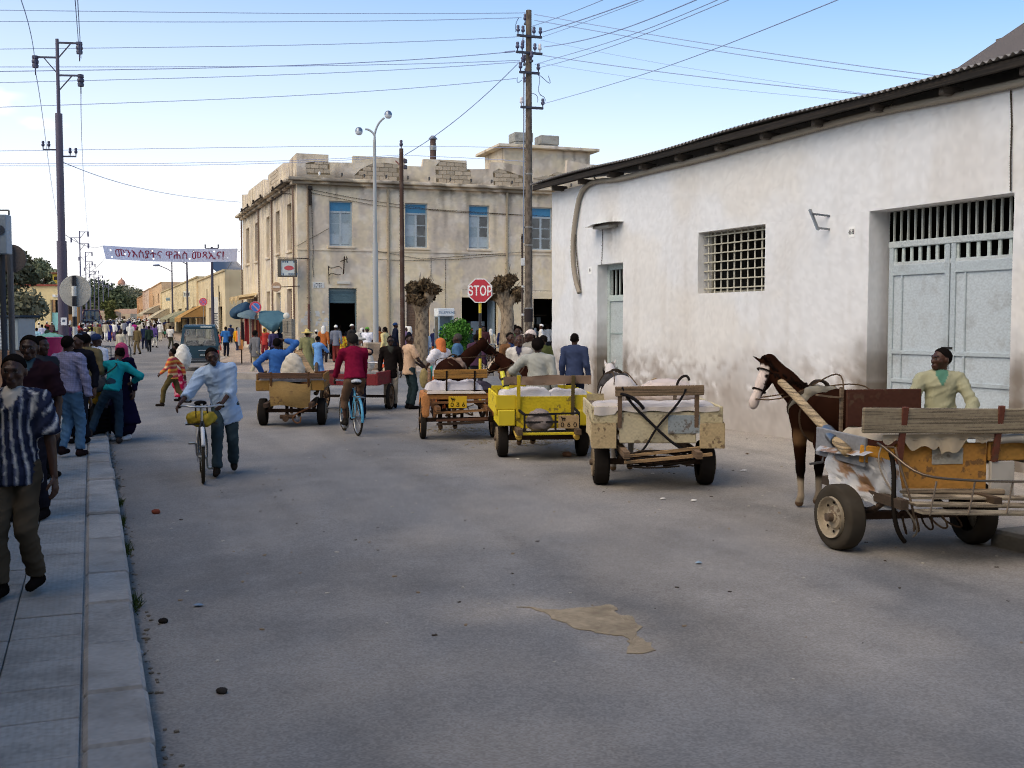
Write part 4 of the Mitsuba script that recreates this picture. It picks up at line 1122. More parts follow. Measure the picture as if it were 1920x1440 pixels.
ep = thing('electric_pole', 'tall dark stepped steel electric pole with three hanging insulators at the left', 'electric pole')
EY = 38.0
b = D(119, 606, EY); b[2] = 0
zt_ = lambda py: D(110, py, EY)[2]
add('shaft', cat([rod(b + [0, 0, -.1], b + [0, 0, zt_(452)], .175, .165, 14), rod(b + [0, 0, zt_(452)], b + [0, 0, zt_(213)], .125, .12, 14), rod(b + [0, 0, zt_(213)], b + [0, 0, zt_(73)], .062, .058, 10)]), 'gloss', C('#4a4152'), ep, 40)
AX = unit([1, 0.12, 0])
ins = []
for py, sd, ln in ((80, 1, .68), (108, -1, .68), (141, 1, .70)):
    a = b + [0, 0, zt_(py)]
    e = a + AX * sd * ln
    add('arm', cat([bar(a, e, .05, .06), bar(a + [0, 0, -.55], a + AX * sd * ln * .68, .035, .035)]), 'gloss', DARK, ep)
    h = e + AX * sd * .05
    add('insulator', mv(lathe([(0, .06), (.10, .04), (.11, -.05), (.085, -.08), (.115, -.12), (.115, -.2), (.085, -.23), (.11, -.27), (.10, -.36), (.02, -.38), (.02, -.6), (0, -.62)], 12), h), 'gloss', C('#38364a'), ep, 50)
    ins.append(h + [0, 0, -.5])
for py, sd in ((281, -1), (293, 1)):
    a = b + [0, 0, zt_(py)]
    add('crossarm', bar(a, a + AX * sd * .55, .04, .05), 'gloss', DARK, ep)
    for q in (.35, .54):
        add('pin_insulator', pin(a + AX * sd * q + [0, 0, .1]), 'gloss', C('#3a3850'), ep, True)

far_tops = []
for i, (px, py, y) in enumerate(((149, 433, 117), (160, 472, 150), (168, 494, 183), (176, 507, 207), (184, 516, 230), (193, 524, 252), (203, 530, 280))):
    t = D(px, py, y)
    g = tz(t[0], y)
    k = thing('electric_pole', ('first', 'second', 'third', 'fourth', 'fifth', 'sixth', 'seventh')[i] + ' thin electric pole beyond the tall left one, counting into the distance', 'electric pole', 'row of electric poles down the street')
    add('shaft', cat([rod([t[0], y, g - .2], [t[0], y, g + (t[2] - g) * .55], .13, .11, 8), rod([t[0], y, g + (t[2] - g) * .55], t, .085, .07, 8)]), 'gloss', C('#6a6a80'), k, 40)
    for dz, sd in ((.1, 1), (.72, -1), (1.35, 1)):
        a = t - [0, 0, dz]
        add('arm', cat([bar(a, a + [sd * .9, 0, 0], .08, .08), bar(a - [0, 0, .7], a + [sd * .6, 0, 0], .05, .05)]), 'gloss', C('#6a6a80'), k)
        add('insulator', rod(a + [sd * .9, 0, .05], a + [sd * .9, 0, -.5], .10, sides=6), 'gloss', C('#5b5b74'), k)
    far_tops.append(t)

# the tall wooden pole by the warehouse corner
WY = 42.0
wp = thing('wooden_pole', 'tall weathered wooden pole with five crossarms crowded with insulators', 'electric pole')
b = D(991, 606, WY); b[2] = 0.05
wz = lambda py: D(994, py, WY)[2]
add('shaft', tube([b + [0, 0, z] for z in np.linspace(-.1, wz(22), 14)], np.linspace(.165, .105, 14), 12), 'bark', C('#6f6458'), wp, 40)
add('black_band', rod(b + [0, 0, 2.0], b + [0, 0, 2.5], .168, sides=14), 'matte', C('#3a3433'), wp, 40)
for z in (2.5, 4.9, wz(330), wz(430)):
    add('iron_hoop', rod(b + [0, 0, z], b + [0, 0, z + .05], .172 if z < 6 else .15, sides=14), 'metal', C('#8f8b85'), wp, 40)
add('side_pipe', tube([b + [-.19, -.05, z] for z in (5, 8, wz(250), wz(140))], .025, 6), 'metal', C('#8a8f9c'), wp, True)
WA, WB_ = FU, unit([0.5, -1, 0])
arms = {}
for nm, py, ax, l0, l1, pins in (('a', 41, WB_, -.34, .05, (-.30,)), ('b', 70, WA, -.55, .46, (-.50, -.30, .14, .40)), ('c', 101, WA, -.58, .48, (-.52, -.33, .18, .38)), ('d', 117, WB_, -.42, .30, (-.36, .22)), ('e', 138, WA, -.45, .37, (-.40, .32)), ('f', 203, WA, -.40, .52, (-.36, .50))):
    a = b + [0, 0, wz(py) - b[2]] - WB_ * .0 + WB_ * (.14 if ax is WA else 0)
    arms[nm] = a
    add('crossarm', bar(a + ax * l0, a + ax * l1, .08, .09, bev=.01), 'gloss', C('#35343f'), wp)
    for q in pins:
        add('insulator', pin(a + ax * q + [0, 0, .13], 1.25), 'gloss', C('#dad6d8') if rng.random() < .3 else C('#4a4a63'), wp, True)
    if nm in 'bcde':
        add('hanging_insulator', pin(a + ax * l0 * .55 + [0, 0, -.16], 1.1, -1), 'gloss', C('#55546c'), wp, True)
top = b + [0, 0, wz(24)]
for (pts) in ([(1000, 135), (1012, 150), (1010, 172), (1016, 180)], [(1008, 140), (1022, 150), (1030, 156), (1028, 142)], [(970, 145), (971, 155), (978, 150)], [(997, 175), (1005, 178), (1008, 192)], [(1012, 178), (1022, 186), (1020, 194)], [(967, 60), (969, 40), (973, 33)]):
    add('jumper_wire', tube(curve([D(*q, WY - .2) for q in pts], 10), .012, 5), 'matte', C('#4a4f70'), wp)


def wire(label, pts, r=.013,  cat_='wire', group='overhead wires', col='#9aa8cc', n=30):
    return solo('overhead_wire', label, cat_, tube(curve(pts, n) if len(pts) > 2 else sag(*pts, 0.25, n), r * .95, 5), 'matte', C(col), True, group)


def sky(px, py, y):
    return D(px, py, y)


for i, (e, l1, y_) in enumerate(((D(992, 24, WY), [(480, 24.5), (0, 19)], 'topmost'), (D(978, 33, WY), [(480, 41), (0, 40)], 'second highest'), (D(969, 69, WY), [(480, 86), (0, 92)], 'third'), (D(950, 98, WY), [(480, 125), (0, 134)], 'thick fourth'), (D(975, 113, WY), [(480, 124.5), (0, 125.5)], 'thin fourth'), (D(975, 116, WY), [(480, 142), (0, 155)], 'fifth'), (D(968, 147, WY), [(480, 183), (0, 201)], 'sixth'))):
    l = [e, D(*l1[0], 41), D(*l1[1], 40)]
    l.append(l[2] + (l[2] - l[1]) * .3)
    wire(y_ + ' wire crossing the sky from the left edge to the wooden pole', l, .016 if i == 3 else .012)
wire('strain clamp wire end beside the wooden pole at the thick fourth wire', [D(946, 98, WY), D(956, 97, WY), D(966, 96, WY)], .035, 'clamp', 'wire fittings')
TP = D(752, 274, 46)
wire('low wire from the left edge to the thin brown pole top', [TP, D(480, 276, 45), D(0, 283, 44), D(-120, 284, 44)], .011)
wire('twin low wire, upper of the pair below the thin brown pole top', [D(757, 290, 46), D(480, 303, 45), D(0, 307, 44), D(-120, 307, 44)], .01)
wire('twin low wire, lower of the pair below the thin brown pole top', [D(757, 293, 46), D(480, 307, 45), D(0, 311, 44), D(-120, 311, 44)], .01)
wire('low wire from the thin brown pole to the wooden pole', [TP, D(860, 275, 45), D(990, 278, 42)], .01)
wire('lower wire from the thin brown pole to the wooden pole', [D(757, 291, 46), D(870, 296, 45), D(990, 303, 42)], .01)
wire('stay wire slanting from the wooden pole down to the thin brown pole', [D(972, 118, WY - .3), D(760, 290, 46)], .018, 'stay wire')
for lab, pts, r in (('upper wire of the pair running right behind the warehouse roof', [(1002, 27, 42), (1240, 68, 38), (1780, 145, 30), (2050, 175, 27)], .013), ('lower wire of the pair running right behind the warehouse roof', [(1002, 38, 42), (1240, 79, 38), (1720, 148, 30), (2050, 185, 27)], .013),
                    ('first wire rising steeply right from the wooden pole top', [(998, 49, 42), (1130, 0, 33), (1230, -45, 28)], .012), ('thick second wire rising right from the wooden pole', [(1018, 60, 42), (1195, 0, 30), (1320, -50, 24)], .017), ('thin third wire rising right just below the thick one', [(1015, 70, 42), (1207, 0, 30), (1330, -50, 24)], .009),
                    ('thick wire rising right from the third crossarm', [(1020, 88, 42), (1240, 27, 29), (1305, 0, 26), (1420, -48, 22)], .015), ('upper wire of the slack pair rising right', [(1003, 121, 42), (1060, 104, 38), (1240, 44, 27), (1345, 0, 23), (1450, -45, 20)], .010), ('lower wire of the slack pair rising right', [(1010, 127, 42), (1240, 52, 27), (1366, 0, 22), (1470, -45, 19)], .010),
                    ('wire running right to the middle of the warehouse roof', [(1018, 104, 42), (1240, 135, 37), (1650, 180, 30), (2000, 212, 26)], .014), ('faint upper wire running right over the warehouse', [(1013, 75, 42), (1240, 119, 38), (1640, 178, 30), (2000, 225, 26)], .006), ('faint lower wire running right over the warehouse', [(1010, 118, 42), (1240, 152, 38), (1600, 190, 30), (2000, 232, 26)], .006),
                    ('long straight wire rising right from the lowest crossarm', [(1017, 195, 42), (1240, 128, 30), (1570, 0, 18), (1680, -45, 16)], .010)):
    wire(lab, [D(*q) for q in pts], r)
T2 = far_tops[0]
wire('wire from the upper right insulator of the left pole up out of the picture', [ins[0], D(144, 40, 28), D(140, -10, 22)], .011)
wire('second wire from the upper right insulator of the left pole up out of the picture', [ins[0] + [.05, 0, 0], D(148, 40, 28), D(145, -10, 22)], .011)
wire('wire from the left insulator of the left pole up out of the picture', [ins[1], D(60, 75, 30), D(36, -10, 22)], .011)
wire('wire from the right insulators of the left pole into the distance', [ins[2], D(154, 280, 62), T2 + [.9, 0, -.6]], .014)
wire('wire from the left insulator of the left pole into the distance', [ins[1], D(84, 250, 55), D(110, 415, 90), T2 + [-.9, 0, -1.2]], .014)
wire('sagging cable from the left pole to the old building', [D(118, 304, 38), D(200, 335, 46), D(320, 364, 58), D(452, 379, 70)], .014)
for nn, (u, w) in zip(('first and second', 'second and third', 'third and fourth', 'fourth and fifth', 'fifth and sixth', 'sixth and last'), zip(far_tops[:-1], far_tops[1:])):
    wire(f'thin wire between the {nn} distant electric poles', [u + [.9, 0, -.6], w + [.9, 0, -.6]], .012, group='wires between the far poles')
for i, (pa, pb) in enumerate((((118, 437, 38), (193, 461, 64)), ((197, 484, 64), (140, 520, 60)), ((445, 467, 67.5), (453, 462, 70)), ((443, 489, 67.5), (453, 496, 70)))):
    wire(('rope from the left pole to the upper left banner corner', 'rope from the lower left banner corner down to the left', 'rope from the upper right banner corner to the building', 'rope from the lower right banner corner to the building')[i], [D(*pa), D(*pb)], .013, 'rope', 'ropes of the street banner', '#8b8f9c', 10)

# thin brown pole, small pole, double lamp
k = thing('brown_pole', 'thin rusty brown pole standing before the middle of the old building', 'pole')
b = D(755, 606, 46); b[2] = .1
add('shaft', rod(b, [b[0] - .02, 46, TP[2] - .1], .105, .085, 12), 'worn', C('#4f3b33'), k, 40)
add('insulator', pin(np.array([b[0] - .02, 46, TP[2]]), 1.3), 'gloss', C('#4a4456'), k, True)
for dz in (.7, .95):
    add('cleat', box(b[0] + .08, b[0] + .22, 45.9, 46.1, TP[2] - dz, TP[2] - dz + .16, .02), 'gloss', C('#3d3844'), k)
add('wall_stay', bar([b[0], 46, TP[2] - .85], D(742, 302, 48), .04, .05), 'worn', C('#6d4438'), k)
k = thing('slim_pole', 'slim dark pole with a small box, left of the wooden pole', 'pole')
b = D(980, 606, 43); b[2] = .1
tp = D(979, 448, 43)
add('shaft', rod(b, tp, .05, .04, 8), 'worn', C('#4b3f39'), k, 40)
add('cap', rod(tp, tp + [0, 0, .2], .05, .02, 8), 'matte', C('#3a3431'), k)
add('meter_box', box(tp[0] - .05, tp[0] + .16, 42.85, 42.95, tp[2] - 1.05, tp[2] - .75, .02), 'gloss', C('#c7c9c9'), k)
for z in (2.3, 3.4):
    add('white_band', rod([b[0], 43, z], [b[0], 43, z + .07], .055, sides=10), 'gloss', C('#d6d4cd'), k)
LY = 43.0
k = thing('double_street_lamp', 'slender grey street lamp with two curved arms and ball heads', 'street lamp')
b = D(699, 606, LY); b[2] = .1
z_ = lambda py: D(702, py, LY)[2]
xo = D(702, 255, LY)[0]
b[0] = xo
add('pole', cat([rod(b, [xo, LY, z_(455)], .115, .105, 14), rod([xo, LY, z_(455)], [xo, LY, z_(262)], .075, .06, 12)]), 'gloss', C('#a3a4a2'), k, 40)
for pts, hd in (([(702, 264), (701, 252), (694, 245), (685, 242)], (673, 246)), ([(702, 264), (704, 246), (712, 229), (721, 221)], (728, 215))):
    add('arm', tube(curve([D(*q, LY) for q in pts], 12), .04, 8), 'gloss', C('#9fa2a3'), k, True)
    c = D(*hd, LY)
    h_ = lathe([(0, .16), (.09, .135), (.14, .06), (.15, -.02)], 14)
    g_ = lathe([(.145, -.022), (.13, -.09), (.08, -.14), (0, -.16)], 14)
    lh = add('lamp_head', mv(h_, c), 'metal', C('#8f95a0'), k, True)
    add('globe', mv(g_, c), 'gloss', C('#d8dce0'), lh, True)
pl_ = D(704, 700, 42.5)
m = place([pl_[0], 42.5, 0.2], 19)
solo('concrete_planter', 'worn square concrete block at the foot of the double street lamp', 'concrete block', tf(box(-.38, .42, -.2, .6, 0, 1.05, .05), m), 'stone', C('#a2917c'))
for i, (px, py, y, ax, lab, w) in enumerate(((397, 463, 76, None, 'dark pole with a small crossarm behind the right end of the banner', .13), (350, 470, 104, 1, 'far street lamp under the right half of the banner', .12), (322, 488, 124, 1, 'far street lamp left of the awnings', .12))):
    t = D(px, py, y)
    k = thing('street_pole', lab, 'pole')
    add('shaft', rod([t[0], y, tz(t[0], y)], t, w, w * .6, 8), 'matte', C('#56545f'), k, 40)
    a = .45 if ax is None else .6
    add('crossarm', bar(t + [-a, 0, -.1], t + [a, 0, -.1], .06, .06), 'matte', C('#5c5b68'), k)
    for q in (-a, a):
        add('insulator', rod(t + [q, 0, -.07], t + [q, 0, .18], .05, sides=6), 'matte', C('#5c5b68'), k)
    if ax:
        add('lamp_arm', tube(curve([t - [0, 0, 1.3], t + [-.8, 0, -.85], t + [-1.5, 0, -.6]], 8), .05, 6), 'matte', C('#70707c'), k)
        add('lamp_head', tf(lathe([(0, .5), (.12, .35), (.14, 0), (.1, -.3), (0, -.4)], 8, 'x'), place(t + [-1.8, 0, -.55], 0)), 'metal', C('#8f98ab'), k, True)

# banner across the street
bn = thing('street_banner', 'pale blue cloth banner with red lettering stretched across the street', 'banner')
B0, B1 = D(192, 460, 64), D(445, 466, 67.5)
Bu = unit((B1 - B0) * [1, 1, 0])
BL = float((B1 - B0) @ Bu)
BH = 0.79
ETH = '[[[875,-55,876,-33,881,-21,893,-13,912,-12,915,-27,909,-26,905,-19,896,-20,888,-26,884,-38,884,-49,900,-49,900,-81,892,-81,892,-55]],[[804,-81,822,-38,810,-34,805,-26,805,-12,814,-12,814,-24,816,-28,834,-29,829,-43,837,-48,843,-55,849,-74,856,-74,860,-67,866,-66,864,-75,866,-89,860,-88,855,-81,841,-81,837,-62,826,-52,815,-80]],[[751,-68,756,-53,766,-44,756,-34,755,-24,758,-17,768,-11,778,-11,783,-13,788,-18,790,-27,785,-39,777,-45,787,-51,791,-56,795,-66,796,-81,787,-81,785,-63,777,-53,772,-51,768,-51,765,-54,759,-68],[765,-32,770,-38,775,-38,781,-29,780,-21,775,-18,767,-19,764,-24]],[[662,-62,663,-34,668,-22,676,-14,682,-12,726,-12,736,-19,740,-31,740,-54,735,-68,729,-73,708,-74,707,-19,697,-20,697,-72,691,-79,684,-82,675,-82,671,-80,666,-75],[717,-66,722,-67,728,-64,732,-50,731,-30,728,-22,722,-19,717,-20],[670,-45,671,-64,676,-74,682,-75,688,-72,689,-19,679,-21,673,-29]],[[580,-38,584,-29,595,-22,589,-8,598,-8,604,-21,614,-25,621,-36,622,-81,613,-81,613,-42,609,-32,604,-30,594,-31,590,-36,588,-45,588,-81,580,-81]],[[505,-58,507,-51,514,-43,530,-38,530,-19,514,-19,511,-5,517,-5,522,-12,539,-12,539,-39,551,-41,560,-48,564,-61,564,-81,555,-81,554,-57,547,-48,539,-48,539,-81,530,-81,530,-47,520,-49,515,-55,514,-81,505,-81]],[[437,-42,438,-25,444,-17,450,-13,484,-12,492,-16,496,-24,495,-36,489,-44,472,-46,472,-81,464,-81,464,-53,446,-53,439,-47],[473,-18,472,-39,480,-40,487,-34,487,-24,482,-18],[445,-32,448,-45,453,-47,458,-47,464,-44,464,-18,457,-18,448,-23]],[[366,-39,369,-27,376,-17,388,-12,404,-13,406,-27,400,-26,396,-19,387,-20,379,-26,375,-38,375,-49,391,-49,391,-81,383,-81,383,-55,366,-55]],[[303,-50,306,-35,326,-34,326,-28,318,-27,312,-22,310,-17,310,-4,319,-4,319,-15,322,-20,335,-21,335,-35,354,-35,357,-46,357,-50,353,-50,348,-46,347,-42,335,-42,335,-81,326,-81,326,-42,314,-42,310,-48]],[[257,-89,259,-79,257,-66,263,-67,267,-74,275,-73,273,-55,261,-32,262,-21,264,-17,271,-12,288,-12,295,-17,298,-28,296,-37,293,-41,280,-48,284,-62,284,-81,268,-81,261,-89],[271,-33,275,-42,284,-39,289,-31,288,-22,282,-18,272,-20,270,-25]],[[205,-81,206,-35,212,-26,221,-23,221,-8,230,-8,230,-23,240,-26,246,-36,247,-81,238,-81,238,-42,234,-32,229,-30,219,-31,215,-36,213,-45,213,-81]],[[148,-81,164,-42,163,-40,155,-40,159,-30,155,-28,150,-22,149,-12,158,-12,159,-20,162,-23,171,-23,168,-33,177,-33,173,-43,179,-46,189,-58,194,-81,185,-81,182,-64,177,-56,171,-52,168,-54,159,-80]],[[98,-27,101,-12,115,-12,124,-17,127,-24,127,-35,140,-35,121,-81,111,-81,111,-79,127,-44,118,-43,118,-25,115,-20,108,-19,104,-26]],[[11,-62,12,-34,17,-22,25,-14,31,-12,75,-12,85,-19,89,-31,89,-54,84,-68,78,-73,57,-74,56,-19,46,-20,46,-72,40,-79,33,-82,24,-82,20,-80,15,-75],[66,-66,71,-67,77,-64,81,-50,80,-30,77,-22,71,-19,66,-20],[19,-45,20,-64,25,-74,31,-75,37,-72,38,-19,28,-21,22,-29]],[[928,-70,937,-70,939,-12,926,-12]],[[928,-89,937,-89,937,-79,928,-79]]]'
import json


def bend(s, q):
    """Banner surface: s along 0..1, q down 0..1."""
    top = B0[2] + (B1[2] - B0[2]) * s - .16 * 4 * s * (1 - s) * .6
    o = B0[None, :] * [1, 1, 0] + (Bu * BL)[None, :] * (s + .022 * q * (1 - 2 * s) * np.where(s < .5, 1, .3))[:, None]
    o[:, 2] = top - BH * q
    nn = np.array([Bu[1], -Bu[0], 0])
    return o + nn * (.05 * np.sin(s * 9) + .012 * np.sin(s * 23 + q * 3))[:, None]


def onto(poly, lift):
    """A polygon in banner coordinates (metres along, metres up from the bottom), cut fine and laid on the cloth."""
    out = []
    for x in np.arange(0, BL, .25):
        g = poly.intersection(sg.box(x, -1, x + .25, 2))
        for p in getattr(g, 'geoms', [g]):
            if p.geom_type == 'Polygon' and p.area > 1e-6:
                m = trimesh.creation.extrude_polygon(p, .006, engine='earcut')
                v = np.array(m.vertices)
                w = bend(v[:, 0] / BL, 1 - v[:, 1] / BH) + np.array([Bu[1], -Bu[0], 0]) * (lift + v[:, 2])[:, None]
                out.append((w, np.array(m.faces)))
    return cat(out)


hol = unary_union([sg.Point(x * BL, z * BH).buffer(.055, 8) for x, z in ((.05, .68), (.05, .18), (.15, .45), (.355, .78), (.36, .2), (.555, .72), (.66, .82), (.635, .25), (.82, .8), (.925, .24))])
add('matte', onto(sg.box(0, 0, BL, BH).difference(hol), 0), 'matte', C('#cad3ee'), bn)
gl = []
for rings in json.loads(ETH):
    rr = [np.array(r).reshape(-1, 2) for r in rings]
    gl.append(sg.Polygon(rr[0], rr[1:]).buffer(0))
from shapely import affinity
gl = affinity.affine_transform(unary_union(gl), [BL * .815 / 928, 0, 0, .53 / 85, BL * .08 - 11 * BL * .815 / 928, .145 + 89 * .53 / 85])
add('lettering', onto(gl.difference(hol), .02), 'matte', C('#8a3a4e'), bn)

# stop sign, no-parking signs
st = thing('stop_sign', 'red octagonal stop sign on a yellow and black banded post', 'sign')
c = D(900, 545, 27)
oct_ = lambda r: sg.Polygon([(r * math.cos(math.pi / 8 + k * math.pi / 4), r * math.sin(math.pi / 8 + k * math.pi / 4)) for k in range(8)])
M = place(c, 2)
Mm = M @ np.diag([1, -1, 1, 1])
add('rim', tf(prism(oct_(.325), .02), Mm), 'gloss', C('#e9e7e6'), st)
add('face', tf(mv(prism(oct_(.295), .006), (0, .0065, 0)), Mm), 'gloss', C('#c33f4b'), st)
add('lettering', tf(mv((letters('STOP', .235, .004)[0] * [.70, 1, 1], letters('STOP', .235, .004)[1]), (0, .007, -.115)), Mm), 'gloss', C('#f3f1ef'), st)
zz = np.linspace(0, c[2] + .2, 9)
for j in range(8):
    add('post_band', rod([c[0], 27.06, zz[j]], [c[0], 27.06, zz[j + 1]], .035, sides=12), 'gloss', C(('#23242a', '#d8bf3a')[(j + 1) % 2]), st, 40)


def nopark(label, px, py, y, r, cross=False, base=.2):
    k = thing('no_parking_sign', label, 'sign')
    c = D(px, py, y)
    M = place(c, 3) @ np.diag([1, -1, 1, 1])
    ci = lambda q: sg.Point(0, 0).buffer(q, 20)
    add('plate', tf(prism(ci(r), .02), M), 'gloss', C('#e5dfe0'), k)
    add('ring', tf(mv(prism(ci(r * .98).difference(ci(r * .72)), .005), (0, .0055, 0)), M), 'gloss', C('#c23b4e'), k)
    add('field', tf(mv(prism(ci(r * .70), .005), (0, .0055, 0)), M), 'gloss', C('#3f6fb8') if not cross else C('#8a5f94'), k)
    for a in ((45, -45) if cross else (-45,)):
        bb = affinity.rotate(sg.box(-r * .72, -r * .1, r * .72, r * .1), a, origin=(0, 0))
        add('bar', tf(mv(prism(bb, .004), (0, .0105, 0)), M), 'gloss', C('#c9465a') if cross else C('#d98a92'), k)
    add('post', rod([c[0], y + .05, base], [c[0], y + .05, c[2]], .03, sides=8), 'matte', C('#8f8d88'), k)


nopark('blue and red no-parking sign above the grey-blue stall covers', 479, 576, 49, .265)
nopark('red and violet no-stopping sign beside the orange-brown awning', 381, 566, 88, .33, True, .5)

# phone booth
pb = thing('phone_booth', 'white and blue phone booth beside the round bush', 'phone booth')
q0, q1 = D(822, 640, 50), D(852, 578, 50)
M = frame([q0[0], 50, .2], FU)
w, h = .74, q1[2] - .2
add('frame', tf(cat([box(0, .07, -.6, 0, 0, h - .36), box(w - .07, w, -.6, 0, 0, h - .36), box(0, w, -.62, -.56, 0, h - .36), box(.07, w - .07, -.02, .03, 0, .08)]), M), 'gloss', C('#9db0ba'), pb)
hd = add('header', tf(box(-.02, w + .02, -.64, .03, h - .36, h, .02), M), 'gloss', C('#dfe5e8'), pb)
add('lettering', tf(mv(letters('TELEPHONE', .10, .005), (w / 2 + .03, .031, h - .24)), M), 'matte', C('#3d6486'), hd)
add('phone', tf(cat([box(.18, .5, -.55, -.4, 1.1, 1.6, .02), box(.22, .46, -.4, -.38, 1.4, 1.52)]), M), 'gloss', C('#4f86b0'), pb)
add('shelf', tf(box(.07, w - .07, -.55, -.25, .95, 1.0), M), 'gloss', C('#6f8796'), pb)
add('side_pane', tf(cat([grid(lambda s, t: np.stack([s * 0 + x, s, t], -1), np.array([-.55, -.04]), np.array([.3, h - .4])) for x in (-.002, w + .002)]), M), 'glass', parent=pb)

# covered stall with blue-grey tarpaulins
SY = 48.5
sk = thing('tarpaulin_stall', 'street stall draped in blue-grey tarpaulins beside the old building', 'stall')


def tarp(pts, cols, seed, amp=.14, n=30):
    """A draped sheet spanned over a grid of points (rows x columns)."""
    p = np.array(pts, float)
    from scipy.interpolate import RectBivariateSpline
    r, c = p.shape[:2]
    u, w = np.linspace(0, 1, n), np.linspace(0, 1, n)
    o = np.stack([RectBivariateSpline(np.linspace(0, 1, r), np.linspace(0, 1, c), p[..., k], kx=min(3, r - 1), ky=min(3, c - 1))(u, w) for k in range(3)], -1)
    o += amp * (meshkit.fbm(o * [3.5, 3.5, .8], 3, seed)[..., None] - .5) * [1, 2.5, .6]
    i, j = np.meshgrid(np.arange(n - 1), np.arange(n - 1), indexing='ij')
    q = np.stack([i * n + j, (i + 1) * n + j, (i + 1) * n + j + 1, i * n + j + 1], -1).reshape(-1, 4)
    return o.reshape(-1, 3), np.vstack([q[:, [0, 1, 2]], q[:, [0, 2, 3]]])


E = lambda px, py, dy=0: D(px, py, SY + dy)
add('dark_cover', tarp([[E(433, 594, .3), E(445, 598, .3), E(466, 596, .5)], [E(436, 578, .5), E(450, 582, -.2), E(468, 584, .5)], [E(462, 565, 1.2), E(466, 568, .8), E(472, 572, 1.6)]], 0, 1), 'matte', C('#3c5266'), sk, True)
add('top_cover', tarp([[E(446, 592, -.4), E(460, 597, -.7), E(479, 598, -.5)], [E(452, 584, .3), E(464, 584, -.2), E(480, 588, .1)], [E(470, 580, 1.4), E(476, 582, 1.3), E(486, 585, 1.5)]], 0, 2), 'matte', C('#6d7f85'), sk, True)
add('main_cover', tarp([[E(481, 600, -.2), E(503, 619, -.6), E(520, 619, -.5), E(536, 590, -.1)], [E(484, 592, 0), E(503, 600, -.5), E(520, 600, -.4), E(537, 589, .1)], [E(489, 583, 1.2), E(505, 582, .9), E(521, 583, 1.0), E(537, 588, 1.2)]], 0, 3, .16), 'matte', C('#50707c'), sk, True)
add('side_cover', tarp([[E(524, 624, .0), E(530, 622, .3), E(536, 604, .7)], [E(526, 606, .1), E(531, 604, .4), E(537, 596, .8)], [E(528, 588, .5), E(533, 588, .8), E(538, 588, 1.2)]], 0, 4, .08), 'matte', C('#47636b'), sk, True)
for px, dy in ((452, 0), (486, .2), (526, .3), (470, 1.4), (534, 1.4)):
    t = E(px, 590, dy)
    add('post', rod([t[0], t[1], .2], t, .03, sides=6), 'wood', C('#5b4a3a'), sk)
for j, (px, w, y0, y1, col) in enumerate(((458, 5, 597, 640, '#8c3136'), (463, 4, 597, 646, '#a4433f'), (468, 3, 598, 640, '#b9ab98'), (472, 4, 598, 636, '#7a4a45'), (476, 4, 598, 630, '#a5825f'), (481, 5, 600, 634, '#8a4536'), (453, 4, 604, 640, '#3b3234'), (448, 8, 637, 655, '#e39a5c'), (446, 4, 614, 648, '#d9d2c6'), (487, 4, 604, 630, '#93513f'))):
    a, b_ = E(px, y1, -.1 - .03 * j), E(px + w, y0, -.1 - .03 * j)
    add('hanging_cloth', grid(lambda s, t: np.stack([s, a[1] + .04 * np.sin(s * 40 + t * 2), t], -1), np.linspace(a[0], b_[0], 6), np.linspace(a[2], b_[2], 6)), 'matte', C(col), sk, True)
cb = thing('stall_cabinet', 'small grey wooden cabinet standing at the right end of the tarpaulin stall', 'cabinet')
a, b_ = D(530, 623, 47.5), D(547, 598, 47.5)
add('body', box(a[0], b_[0], 47.5, 48.2, .9, b_[2], .02), 'wood', C('#a79e8d'), cb)
add('door', box(a[0] + .05, (a[0] + b_[0]) / 2, 47.45, 47.5, a[2], b_[2] - .08), 'wood', C('#8f8676'), cb)
ico = trimesh.creation.icosphere(2, .14)
add('white_bag', (np.array(ico.vertices) * [1, .8, 1.1] + [a[0] + .13, 47.7, b_[2] + .13], np.array(ico.faces)), 'matte', C('#d5d3c8'), cb, True)
for x in (a[0] + .05, b_[0] - .05):
    add('leg', rod([x, 47.6, .2], [x, 47.6, .9], .03, sides=6), 'wood', C('#6c6152'), cb)
# little door canopy on the street side of the old building
s0, z0 = fl(484, 553)
dc = thing('door_canopy', 'wavy beige canopy over a doorway on the street side of the old building', 'canopy')
s1, _ = fl(463, 553)
add('canopy', tf(grid(lambda s, t: np.stack([s, t, z0 + .15 * np.sin((s - s0) * 3.2) - .15 * t], -1), np.linspace(s0, s1, 14), np.linspace(.05, 1.1, 4)), ML), 'worn', C('#b7a179'), dc, True)
add('fringe', tf(grid(lambda s, t: np.stack([s, 1.1 + 0 * t, z0 + .15 * np.sin((s - s0) * 3.2) - .165 - .25 * t], -1), np.linspace(s0, s1, 14), np.linspace(0, 1, 2)), ML), 'worn', C('#a08a63'), dc, True)


